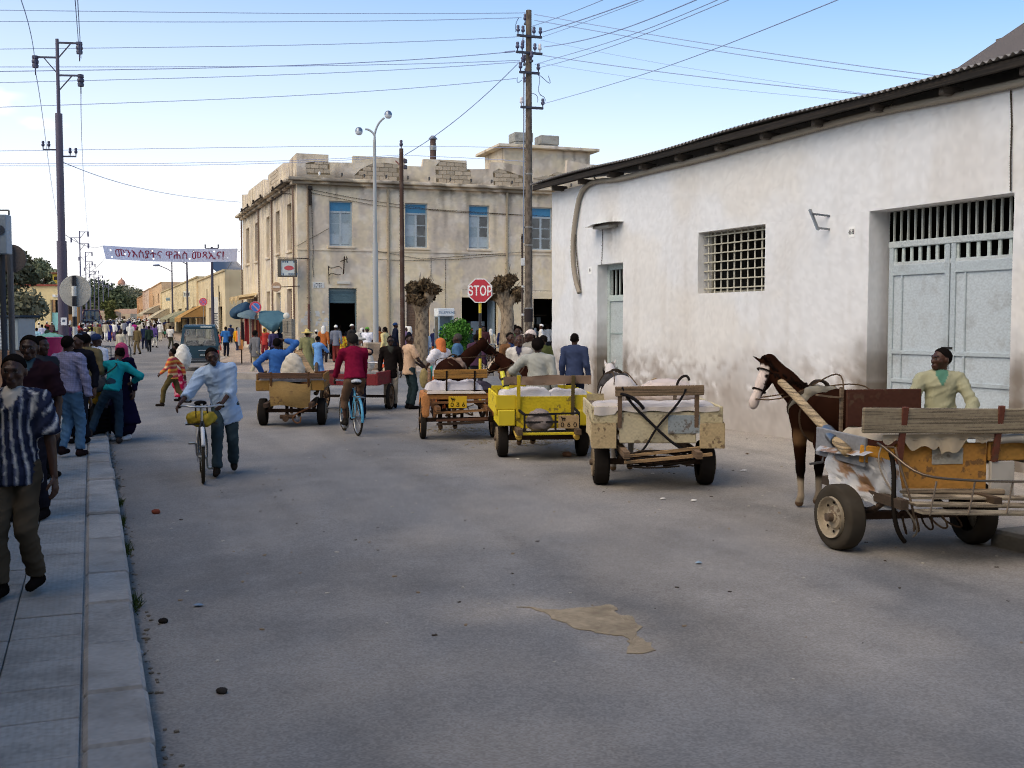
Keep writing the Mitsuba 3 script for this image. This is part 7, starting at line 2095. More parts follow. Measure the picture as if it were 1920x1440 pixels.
silver = lambda v: np.where((meshkit.fbm(v * 7, 4, 5) > .6)[:, None], C('#8a6a4c'), C('#b4b5b6') * (.6 + .7 * meshkit.fbm(v * 11, 3, 8))[:, None])
add('fender_side', tf(crumple(((-.60, .42, .84), (-.47, -.42, .84), (-.34, -.52, .40), (-.66, .10, .48)), 26, 20, .09, 3, .04), M), 'gloss', silver, cn, 38)
add('fender_back', tf(crumple(((-.47, -.43, .86), (-.30, -.40, .80), (-.27, -.46, .42), (-.35, -.53, .40)), 16, 16, .05, 7), M), 'gloss', silver, cn, 38)
add('fender_top', tf(crumple(((-.66, .46, .82), (-.60, -.36, .86), (-.52, -.38, .90), (-.56, .46, .90)), 18, 8, .04, 9), M), 'gloss', silver, cn, 38)
add('backrest', tf(bar((-.66, -.46, 1.18), (1.25, -.46, 1.145), .04, .215, bev=.012), M), 'wood', C('#8f8470'), cn)
for x in (-.29, .60):
    add('post', tf(bar((x, -.40, .80), (x, -.495, 1.29), .05, .03), M), 'rust', C('#6b4034'), cn)
add('seat_cloth', tf(drape(-.46, .62, -.40, 1.05, lambda u: .06 + .07 * np.clip(np.sin(u * 8 - 1.2), 0, 1) + .12 * (u > .5) * np.clip(1.2 - np.abs(u - .56) * 7, 0, 1) + .03 * np.sin(u * 31), 2), M), 'matte', mottle(C('#c4b59c'), .45, 7), cn, True)
add('seat_top', tf(cushion(-.50, .75, -.42, .3, 1.0, .06, 3), M), 'matte', mottle(C('#b8ab96'), .5, 7), cn, True)
add('bolster', tf(tube(curve([(.62, -.42, .99), (.75, -.42, 1.0), (.9, -.42, .985), (.95, -.38, .95)], 10), .04, 10), M), 'matte', C('#a9a59c'), cn, True)
add('number_patch', tf(box(.03, .32, -.378, -.371, .78, .92, .003), M), 'rust', C('#a7a397'), cn)
for j in range(3):
    add('foot_board', tf(bar((-.36 + .03 * j, -.86 + .15 * j, .46 + .04 * j), (1.25, -.86 + .15 * j, .40 + .04 * j), .145, .025, bev=.006), M), 'wood', C(('#8d8371', '#978b77', '#a09480')[j]), cn)
add('round_pole', tf(rod((-.36, -.42, .56), (.68, -.42, .53), .03), M), 'wood', C('#8d7d68'), cn, True)
add('hand_rail', tf(tube(curve([(-.50, -.42, .98), (-.42, -.62, .87), (-.30, -.80, .76), (-.12, -.88, .73), (.4, -.9, .70), (1.25, -.9, .66)], 26), .011, 7), M), 'metal', C('#7d6f5f'), cn, True)
for x in (-.22, .12, .46, .80):
    add('rail_drop', tf(rod((x, -.885, .715 - .03 * (x + .3)), (x - .08, -.93, .44), .009, sides=6), M), 'metal', C('#7a6a5a'), cn)
for pts, c_, r_ in (([(-.40, -.46, .90), (-.44, -.60, .60), (-.42, -.62, .30), (-.33, -.60, .16)], '#26221f', .020), ([(-.38, -.5, .95), (-.36, -.62, .7), (-.30, -.66, .45), (-.25, -.6, .25)], '#6d5f52', .010), ([(-.48, -.45, .95), (-.42, -.6, .55), (-.28, -.66, .34), (-.20, -.5, .18)], '#8d8477', .008), ([(.90, -.4, .95), (.95, -.55, .7), (.88, -.6, .5), (.92, -.5, .35)], '#3d3834', .014)):
    add('strap', tf(tube(curve(pts, 16), r_, 6), M), 'matte', C(c_), cn, True)
for j in range(5):
    add('dangling_rope', tf(tube(curve([(-.3 + .12 * j, -.5, .36), (-.25 + .13 * j, -.45, .24), (-.15 + .1 * j, -.3, .17 + .02 * j), (-.1 + .1 * j, -.1, .3)], 10), .009, 5), M), 'matte', C(('#4a3d33', '#6d5a48')[j % 2]), cn, True)
add('iron_stay', tf(cat([bar((-.36, .56, .7), (-.36, .56, 1.40), .035, .025), bar((-.36, .56, 1.30), (-.62, .52, 1.33), .05, .018)]), M), 'wood', C('#7d6a56'), cn)
add('step_iron', cat([bar(D(1548, 832, 10.9), D(1543, 866, 10.9), .035, .02), bar(D(1543, 866, 10.9), D(1518, 870, 10.9), .03, .02)]), 'metal', C('#8d9094'), cn)
s0, s1 = (M @ [-.56, .25, .94, 1])[:3], D(1452, 706, 12.25)
add('shaft', tube(curve([s0 - (s1 - s0) * .15, s0, (s0 + s1) / 2 + [0, 0, .02], s1], 14), np.linspace(.048, .040, 14), 10), 'wood', C('#b39d7a'), cn, True)
add('shaft', tube(curve([(M @ [.40, .5, .7, 1])[:3], (M @ [.42, 1.2, .85, 1])[:3], (M @ [.30, 2.3, 1.2, 1])[:3]], 12), .045, 8), 'wood', C('#a08a68'), cn, True)
add('shaft_sleeve', rod(s0 - (s1 - s0) * .02, s0 + (s1 - s0) * .12, .062), 'metal', C('#7d8288'), cn, True)

# horses
horse('bay horse with a white face standing before the nearest cart, head turned left', (3.28, 11.45, 0), 5, poll=(-.42, .70, 1.60), muzzle=(-.62, .62, 1.12), coat='#27160f', dark='#140e0c', socks='front', blaze='#d8c9c0', scale=.98, h=.022, fs=(.05, -.08), pad='#8a8578')
p1 = (M1 @ [.10, 2.0, 0, 1])[:3]
horse('bay horse harnessed to the brown cart, seen from behind', p1, -6, poll=(.52, .78, 1.66), muzzle=(.82, 1.10, 1.38), coat='#2d1a14', scale=.98, pad='#9a8578')
p2 = (M2 @ [-.12, 2.0, 0, 1])[:3]
horse('dark bay horse half hidden in front of the yellow cart', p2, 8, poll=(-.30, .92, 1.48), muzzle=(-.55, 1.16, 1.15), coat='#2a1711', scale=.95, blaze='#c9b7a0', pad='#7d766a')
p3 = G(1172, 895) + [0, 1.15, 0]
horse('white horse in front of the cream cart, wearing dark blinkers', p3, 2, poll=(.0, .85, 1.42), muzzle=(.05, 1.2, 1.1), coat='#cfc8c2', dark='#8d8680', blinkers=True, scale=.95, pad='#4b4a4c')
p0 = (M0 @ [-.15, 2.2, 0, 1])[:3]
horse('brown horse pulling the ochre cart, hidden behind its driver', p0, 6, poll=(0, .95, 1.45), muzzle=(.0, 1.3, 1.15), coat='#5a3b28', scale=.92)


# ------------------------------------------------------------------ bicycles of the two cyclists
b1k, MB1 = bicycle('dark old bicycle with yellow bundle, pushed towards the camera', (-4.02, 14.10, 0), 197, '#2d3035')
m = folds(solid([cap((-.10, -.62, .80), (.10, -.62, .80), .085, k=.03), cap((-.05, -.5, .80), (.05, -.72, .80), .085, k=.05)], .022), .02, 4)
yb = solo('yellow_bundle', 'yellow bundle strapped on the carrier of the pushed bicycle', 'bundle', tf(mv(m, (0, .78, -.02)), MB1), 'matte', C('#a8923a'), True)
for x in (-.07, .07):
    add('strap', tf(tube(curve([(x, .30, .80), (x, .28, .93), (x, .16, .95), (x, .04, .93), (x, .02, .80)], 12), .008, 5), MB1), 'matte', C('#2a2724'), yb, True)
add('rack_plate', tf(box(-.20, .20, .0, .32, .715, .73), MB1), 'metal', C('#4a4846'), b1k)
b2k, MB2 = bicycle('light blue bicycle ridden by the man in maroon', (G(676, 817) + G(642, 808)) / 2, 22, '#4f9fc4')
sc_ = folds(solid([cap((0, -.40, .97), (0, -.22, .97), .10, .07, (0, 0, 1), .5, k=.03)], .015), .012, 2)
add('saddle_cover', tf(sc_, MB2), 'gloss', C('#b9bfc6'), b2k, True)

# ------------------------------------------------------------------ people near the camera
def wl(pos, yaw, q):
    return rotz(-yaw) @ (np.asarray(q, float) - np.asarray(pos, float))


def stripes(v):
    a = np.arctan2(v[:, 0], v[:, 1] + .02) * .17 + .02 * np.sin(v[:, 2] * 9) + np.where(np.abs(v[:, 0]) > .21, v[:, 2] * .6, 0)
    t = np.mod(a * 40, 3)
    c = np.where((t < 1.2)[:, None], C('#2a3148'), np.where((t < 1.55)[:, None], C('#84888f'), np.where((t < 1.95)[:, None], C('#b9b9b8'), np.where((t < 2.4)[:, None], C('#565d74'), C('#1d2233')))))
    return c


def plaid(v):
    g = .5 + .5 * np.sign(np.sin(v[:, 0] * 210)) * .5 + .5 * np.sign(np.sin(v[:, 2] * 210)) * .5
    return C('#8f8fae') * (.72 + .36 * g)[:, None]


def hoops(v):
    t = np.mod(v[:, 2] * 16 + 2 * np.abs(v[:, 0]), 4).astype(int)
    return np.array([C('#c4553a'), C('#d99a4a'), C('#b5474f'), C('#d6b184')])[t]


def fine_stripes(v):
    return np.where((np.sin(np.arctan2(v[:, 0], v[:, 1]) * 22) > 0)[:, None], C('#b9aeb6'), C('#8d7f92'))


def flowers(a, b, f=14):
    return lambda v: np.where((meshkit.noise(v * f, 3) > .55)[:, None], C(a), C(b))


st8 = lambda p, z=0.0: np.array([p[0], p[1], z])
P1 = on_kerb(0, 0)
q = st8(D(24, 600, 7.45), .128)
r_, l_ = stride(-.16)
person('person in a blue and white striped short-sleeved shirt walking at the left edge', q, 184, 1.66, 0, 'd', 'shirt', stripes, 'short', .80, 'trousers', '#4f473c', '#191615', rl=stride(.09)[0], ll=stride(.09)[1], inner='#b9b4ac', w=1.02, la=((-.27, .05, .82), (-1, -1, 0), (.02, .15, -1)), head=(6, 4), seed=3)
q = st8(D(54, 600, 10.4), .128)
person('person in a dark maroon open shirt over a teal undershirt, behind the striped shirt', q, 178, 1.76, 0, 'd', 'shirt', '#2e1f26', 'short', .84, 'trousers', '#23222a', inner='#3e5560', w=1.05, head=(14, 3), seed=5)
q = st8(D(126, 600, 15.2), .128)
person('person in a lilac checked shirt and blue jeans walking away on the sidewalk', q, -6, 1.70, 0, 'd', 'shirt', plaid, 'long', .93, 'trousers', '#5b7d9c', '#2b2020', rl=stride(.10, -.14)[0], ll=((-.09, -.05, .12), (0, 1, 0)), ra=((.30, .02, .82), (1, -1, 0), (0, .2, -1)), w=1.04, seed=6)
q = st8(D(75, 600, 13.2), .128)
person('person with short black hair in a charcoal top facing right, left of the checked shirt', q, 240, 1.72, 1, 'd', 'shirt', '#33363c', 'short', .86, 'trousers', '#24242a', head=(10, 5))
q = st8(D(146, 600, 17.0), .128)
person('smiling person in a black top just right of the checked shirt', q, 172, 1.70, 1, 'm', 'shirt', '#1d1e26', 'long', .86, 'trousers', '#22242c', head=(-20, 0))
q = st8(D(160, 600, 18.2), .128)
person('person in a worn khaki jacket seen from behind, beside the white shirt', q, 10, 1.70, 1, 'd', 'jacket', '#7a6d4f', 'long', .78, 'trousers', '#2b2b2e', w=1.05)
q = st8(D(180, 600, 19.4), .128)
person('person in a bright white shirt and dark blue head covering at the kerb', q, -20, 1.68, 1, 'd', 'shirt', '#c9d3e4', 'long', .80, 'trousers', '#2c2f3a', hat='cap', hatc='#2d3a5c', hair=None)
q = st8(G(212, 832))
wm = person('woman in a teal long-sleeved top and jeans leaning to hug another', q, 12, 1.64, 1, 'm', 'shirt', '#1f8a94', 'long', .90, 'trousers', '#2a3c4c', '#3b3634', hair='bun', lean=24, roll=8, head=(25, 10), ra=((.30, .30, 1.02), (1, -.5, -.3), (-.8, .5, .1)), la=((-.30, .50, 1.15), (-1, 0, -.3)), cat_='woman', ll=((-.34, -.1, .20), (-.2, 1, 0)), w=.92)
bag('grey shoulder bag under the arm of the woman in teal', wm['up']([-.24, .02, 1.02]), (.15, .10, .13), '#46484c', strap=[wm['up']([-.22, .0, 1.14]), wm['up']([-.1, .02, 1.42]), wm['up']([.0, -.10, 1.40]), wm['up']([-.2, -.12, 1.12])], name='shoulder_bag')
q = st8(G(231, 825))
person('woman in a dark navy dress with pink headscarf being hugged', q, 165, 1.66, 1, 'm', 'dress', '#1c1830', 'long', .30, 'trousers', '#17151f', '#c4c8cc', hair='short', scarf='hood', hatc='#b5486f', head=(10, 12), cat_='woman', ra=((.18, .32, 1.1), (1, -.3, -.5)), w=.95)
q = st8(D(172, 790, 18.6), .128)
pk = thing('open_crate', 'dark slatted crate on the sidewalk behind the jeans', 'crate')
M = place([q[0], q[1], .13], 15)
for j in range(6):
    add('slat', tf(box(-.32, .32, -.25, -.23, .04 + .07 * j, .085 + .07 * j), M), 'matte', C('#1d1d22'), pk)
    add('slat', tf(box(-.32, -.30, -.23, .23, .04 + .07 * j, .085 + .07 * j), M), 'matte', C('#1d1d22'), pk)
for sx in (-.31, .31):
    for sy in (-.24, .24):
        add('corner_post', tf(box(sx - .02, sx + .02, sy - .02, sy + .02, 0, .48), M), 'matte', C('#16161a'), pk)
add('load', tf(box(-.29, .29, -.22, .22, .02, .40, .03), M), 'matte', C('#26221f'), pk)
bag('yellow plastic bag hanging beside the khaki jacket', D(178, 745, 18.3), (.14, .12, .16), '#a8802a', name='plastic_bag')
# the man pushing the bicycle
pos, yw = st8(D(419, 600, 14.40)), 192
gr_, gl_ = (MB1 @ [.265, .10, .935, 1])[:3], (MB1 @ [-.265, .10, .935, 1])[:3]
person('person in a light blue loose shirt pushing the bicycle', pos, yw, 1.72, 0, 'd', 'shirt', '#a9c0dd', 'half', .70, 'trousers', '#3c4a50', '#2b2622', w=1.04, lean=14, roll=12, head=(4, -4), tight=.010,
       ra=(wl(pos, yw, gr_ + [0, 0, .035]), (.6, -.6, -1), (.4, .5, -.7)), la=(wl(pos, yw, gl_ + [0, 0, .04]), (-.5, -.8, -1), (.5, .7, -.4)), rl=((.10, .22, .10), (0, 1, 0)), ll=((-.10, -.20, .12), (0, 1, 0)), inner='#8fa6c6', seed=9)
# the boy and the woman with a sack
q = st8(G(325, 763))
person('boy in an orange striped sweater and olive trousers striding left', q, 84, 1.42, 1, 'm', 'shirt', hoops, 'long', .84, 'trousers', '#5e5234', '#241f1c', rl=((.09, -.36, .16), (0, 1, .2)), ll=((-.09, .24, .085), (0, 1, 0)), hip=.74, ra=((.24, -.20, .74), (1, -1, 0)), la=((-.2, .22, .80), (-1, -1, 0)), cat_='boy')
q = st8(G(338, 752))
ws = person('woman in a crimson printed wrap skirt carrying a white sack', q, 70, 1.50, 1, 'd', 'shirt', '#7d8a6a', 'long', .86, 'skirt', flowers('#c4848f', '#a81f44', 9), '#1d1a19', cat_='woman', lean=10)
bag('big white cloth sack slung on the back of the woman in crimson', ws['up']([-.16, -.30, 1.22]), (.20, .22, .30), '#d6d2c8', name='sack', seed=4, cat_='sack')
# driver, boys and men beyond the ochre cart
q = (M0 @ [-.34, .45, .42, 1])[:3]
person('driver in a bright blue jacket seated on the ochre cart, hand to his head', q, 8, 1.70, 1, 'd', 'jacket', '#3f6cb0', 'long', .9, 'trousers', '#3a3f52', hip=.50, sit=True, rl=((.12, .45, .15), (0, .2, 1)), ll=((-.12, .45, .15), (0, .2, 1)), ra=((.13, .06, 1.24), (1, .1, .4), (-.8, 0, .5)), la=((-.28, .05, .58), (-1, -.6, 0)), head=(8, 0), w=1.08)
q = st8(G(577, 712))
person('person in a straw sunhat and long khaki coat beyond the ochre cart', q, -8, 1.74, 1, 'm', 'coat', '#81805c', 'long', .42, 'trousers', '#8a8664', hat='straw', hatc='#d3bd78', hair='short', w=1.12)
q = st8(G(597, 720))
person('boy in a light blue tunic leaning on a hand cart', q, -30, 1.58, 1, 'd', 'shirt', '#6c9ad0', 'half', .66, 'trousers', '#6c93c4', la=((-.16, .38, 1.0), (-1, 0, -.4)), ra=((.16, .42, .96), (1, 0, -.5)), cat_='boy')
# cyclist in maroon and the photographer behind him
sdl = (MB2 @ [0, -.30, .99, 1])[:3]
pos, yw = sdl * [1, 1, 0], 22
up2 = lambda x, y, z: wl(pos, yw, (MB2 @ [x, y, z, 1])[:3])
person('cyclist in a maroon shirt and brown shorts riding away', pos, yw, 1.74, 1, 'm', 'shirt', '#7d1b38', 'long', .90, 'shorts', '#6d5646', '#2b2927', hair='full', hc='#2d2b2a', hip=1.02, lean=14, head=(10, 0), rl=(up2(.12, -.08, .52), (.35, 1, 0)), ll=(up2(-.12, -.03, .23), (-.2, 1, 0)), ra=(up2(.27, .12, .99), (1, -.6, -.4)), la=(up2(-.27, .12, .99), (-1, -.6, -.4)), w=1.12, belt='#3a2e26')
q = st8(G(672, 786))
ph = person('tourist in a white sunhat holding a camera up to the eyes', q, 178, 1.74, 1, 'w', 'shirt', '#2b2e35', 'short', .84, 'trousers', '#1d1f2b', hat='brim', hatc='#b9b6ac', hair='short', hc='#5a4a3c', ra=((.07, .22, 1.53), (1, .3, -.5), (-.5, .2, .8)), la=((-.07, .22, 1.53), (-1, .3, -.5), (.5, .2, .8)), w=1.05)
c = (ph['wrist'][0] + ph['wrist'][1]) / 2 + [0, -.02, .07]
solo('camera', 'small black camera in the hands of the tourist', 'camera', cat([box(c[0] - .06, c[0] + .06, c[1] - .03, c[1] + .03, c[2] - .04, c[2] + .04, .01), mv(lathe([(0, -.05), (.03, -.05), (.033, 0), (0, 0)], 14, 'y'), c + [0, -.03, 0])]), 'gloss', C('#1d1d20'), 40)
# the two men standing by the road
q = st8(G(733, 765))
dm_ = person('person in a black jacket, cream trousers and sunglasses standing by the road', q, 186, 1.70, 1, 'd', 'jacket', '#211d1c', 'long', .72, 'trousers', '#b9ac97', '#17161a', inner='#3b3d38', w=1.06, head=(8, 0))
hp_ = dm_['head']
solo('sunglasses', 'dark sunglasses on the person in the black jacket', 'sunglasses', cat([mv(tf(box(-.07, .07, .095, .108, -.004, .026, .004), rotz(194)), hp_)]), 'gloss', C('#0c0c0e'))
q = st8(G(768, 767))
person('person in a cream short-sleeved shirt and dark green trousers looking back', q, -60, 1.74, 1, 'd', 'shirt', '#c9a98c', 'short', .80, 'trousers', '#2d3b40', '#1d1b1b', ra=((.20, .30, 1.0), (1, -.6, -.5), (0, .9, -.3)), la=((-.16, .34, 1.02), (-1, -.6, -.5)), head=(-75, 0), w=1.04)
# woman in white shawl, denim jacket, purple shirt
q = st8(G(826, 775))
wsh = person('woman in a white shawl and orange headscarf carrying bags', q, 50, 1.66, 1, 'm', 'wrap', '#e2dfe4', 'long', .72, 'skirt', flowers('#c46a3a', '#a85a34', 12), '#3a302b', scarf='hood', hatc='#d07a4a', cat_='woman', head=(10, 18), ra=((.22, .22, .98), (1, -.5, -.4)), la=((-.2, .25, .98), (-1, -.5, -.4)))
bag('olive cloth bag in the left hand of the woman in the white shawl', wsh['hand'][1] + [-.02, -.1, -.18], (.10, .08, .20), '#9a8a60', name='bag', seed=5)
bag('turquoise checked bag in the right hand of the woman in the white shawl', wsh['hand'][0] + [-.10, -.16, -.10], (.09, .08, .18), '#2f8f86', name='bag', seed=6)
q = st8(G(858, 766))
person('person in a blue denim jacket and grey hair looking left', q, 80, 1.76, 1, 'd', 'jacket', '#4f7296', 'long', .78, 'trousers', '#6b5a50', hair='short', hc='#4a4644', w=1.1)
q = st8(G(893, 742))
person('person in a purple shirt seen from behind near the stop sign', q, -10, 1.70, 1, 'd', 'shirt', '#4b3548', 'long', .84, 'trousers', '#2c2a30', w=1.05)
# the group around the yellow cart
q = (M2 @ [.02, .75, .50, 1])[:3]
person('driver in a pale grey jacket seated on the yellow cart with his back turned', q, -12, 1.74, 1, 'd', 'jacket', '#a9aba4', 'long', .86, 'trousers', '#5a5a58', hip=.46, sit=True, hair='full', rl=((.13, .5, .1), (0, .2, 1)), ll=((-.13, .5, .1), (0, .2, 1)), la=((-.33, .25, .62), (-1, -.6, -.2)), w=1.12, scarf=None)
q = st8(D(974, 760, 21.5))
person('laughing balding person in a white shirt facing the camera', q, 172, 1.78, 1, 'm', 'shirt', '#d1ccc4', 'long', .84, 'trousers', '#4a4844', hair='bald', inner='#3b3a50')
q = st8(D(957, 760, 24))
person('person in a brown leather jacket and blue shirt, left in the group by the cart', q, 215, 1.80, 1, 'm', 'jacket', '#7d5b40', 'long', .80, 'trousers', '#33323a', inner='#33456b')
q = st8(D(971, 760, 27))
person('dark-haired person peering over the group by the yellow cart', q, 178, 1.92, 1, 'd', 'shirt', '#4d3f38', 'long', .84, 'trousers', '#2c2a2c', hair='full')
q = st8(D(994, 760, 22.8))
person('person in a pale peaked cap and grey waistcoat in the group', q, 118, 1.86, 1, 'd', 'jacket', '#8f8c84', 'long', .82, 'trousers', '#4c4b4a', hat='cap', hatc='#e0d3cb', w=1.05)
q = st8(D(1018, 760, 25.5))
person('person in an olive green jacket at the warehouse corner', q, 40, 1.72, 1, 'd', 'jacket', '#59603c', 'long', .76, 'trousers', '#45433a', head=(35, 8), w=1.08)
q = st8(D(1077, 780, 22.0))
person('person in a slate blue suit jacket standing alone by the white wall', q, -14, 1.80, 1, 'd', 'jacket', '#3c4662', 'long', .76, 'trousers', '#23283a', w=1.12, inner=None)
# the driver resting behind the nearest cart
q = st8(D(1764, 700, 11.35), .22)
person('person in a pale olive shirt resting behind the nearest cart, looking left', q, 168, 1.74, 0, 'm', 'shirt', '#a5a488', 'long', .80, 'trousers', '#4d4a3a', '#191716', hip=.72, sit=True, head=(-62, -4), rl=((.16, .48, .12), (.1, .5, 1)), ll=((-.16, .48, .12), (-.1, .5, 1)), ra=((.20, .30, .78), (1, -.4, 0)), la=((-.20, .30, .78), (-1, -.4, 0)), inner='#54806f', w=1.05, seed=12, hair='short')

# ------------------------------------------------------------------ people before the old building
def far(label, px, py, yaw, h, top, tc, bc, lod=1, **k):
    f_ = foot(px, py) if py < 668 or py > 700 else G(px, py, BZ)
    y_lim = 50.5
    return person(label, f_, yaw, h, lod, k.pop('skin', 'd'), top, tc, k.pop('sleeve', 'long'), k.pop('hem', .82), k.pop('bottom', 'trousers'), bc, **k)


far('person in a beige suit standing at the dark shop door', 636, 674, -80, 1.75, 'jacket', '#b59c82', '#ab937a', hem=.74)
far('girl in a yellow and green dress beside the beige suit', 643, 676, 10, 1.35, 'dress', flowers('#c9502f', '#d9c23a', 16), '#d9c23a', hem=.3, hair='bun', cat_='girl')
far('woman in a lilac striped dress by the shop door', 655, 672, 0, 1.62, 'dress', fine_stripes, '#8d8494', hem=.25, cat_='woman')
far('person in a blue denim top inside the shop doorway', 664, 671, 20, 1.68, 'shirt', '#4a6a86', '#2c2d36')
far('woman in a white jacket with long dark hair', 679, 672, -40, 1.66, 'jacket', '#d6d3c9', '#8f8a84', hair='long', cat_='woman')
far('woman in a white robe and green headwrap sitting on the planter edge', 689, 684, 172, 1.62, 'wrap', '#e6e6ee', '#e0e0e8', bottom='skirt', scarf='turban', hatc='#6aa84a', hem=.5, cat_='woman')
far('woman in a dark patterned dress just right of the lamp post', 711, 676, 60, 1.60, 'dress', flowers('#6d5560', '#33303e', 18), '#33303e', hem=.3, hair='full', cat_='woman')
far('woman in a yellow blouse and orange skirt on the pavement', 722, 695, 60, 1.66, 'shirt', '#dcc98f', '#d8664a', bottom='skirt', cat_='woman', hem=.88)
far('person in a dark navy suit and blue cap facing right', 742, 680, -70, 1.82, 'jacket', '#1f2434', '#20222c', hat='cap', hatc='#26406e', hem=.72)
far('child in a pale blue shirt beside the left pollarded tree', 799, 684, 170, 1.45, 'shirt', '#a9c3e0', '#8fa5c0', cat_='child')
far('person with a white bag in the dark shop opening behind the stop sign', 907, 686, 180, 1.68, 'shirt', '#4a2f33', '#23222a', hair='short')
far('person with red hair covering in the shop opening left of the stop post', 883, 684, 180, 1.55, 'shirt', '#2b3a44', '#23222a', scarf='turban', hatc='#a8502f')
person('shopkeeper in a white shirt inside the right-hand shop', [*D(1027, 640, 57.5)[:2], BZ], 30, 1.72, 1, 'd', 'shirt', '#d3d6d8', 'long', .84, 'trousers', '#34363e')
far('woman veiled in bright white beside the poster wall', 561, 674, 20, 1.66, 'wrap', '#e8e6f0', '#e4e2ec', bottom='skirt', scarf='hood', hatc='#ecebf4', hem=.4, cat_='woman')
far('person in a lilac grey shirt and trousers with back turned by the stall', 541, 678, -20, 1.68, 'shirt', '#9a9ab0', '#8f8fa6', hem=.70)
far('boy with a white bundle on his back near the stall', 513, 683, 30, 1.55, 'shirt', '#4a4468', '#33323f', cat_='boy')
far('person in a navy top with a light collar at the end of the stall', 524, 682, -20, 1.58, 'shirt', '#20283e', '#4a4038')
far('girl in a red top with a yellow headscarf under the stall cover', 497, 676, 180, 1.58, 'shirt', '#b8433f', '#7a2f34', scarf='hood', hatc='#a88a4a', cat_='girl')
far('person in a grey tweed jacket and pale trousers walking left of the cart', 480, 706, -40, 1.72, 'jacket', '#6f6f72', '#b0a68c', hem=.74, hair='full', rl=stride(.18)[0], ll=stride(.18)[1])
far('person in a blue vest standing at the edge of the stall', 424, 669, 0, 1.62, 'shirt', '#3568a8', '#20222e', sleeve='short')
far('person in a yellow and orange shirt by the stall', 446, 666, -20, 1.70, 'shirt', lambda v: np.where((v[:, 0] < 0)[:, None], C('#d9a030'), C('#d9653f')), '#3a3f56')
far('girl in a coral dress beside the van', 409, 664, 150, 1.40, 'dress', flowers('#d98a80', '#c4504a', 14), '#c4504a', hem=.35, cat_='girl')
far('person in a dark cap behind the yellow and orange shirt', 433, 652, 40, 1.66, 'shirt', '#3b4668', '#2a2c38', hat='cap', hatc='#26304a')

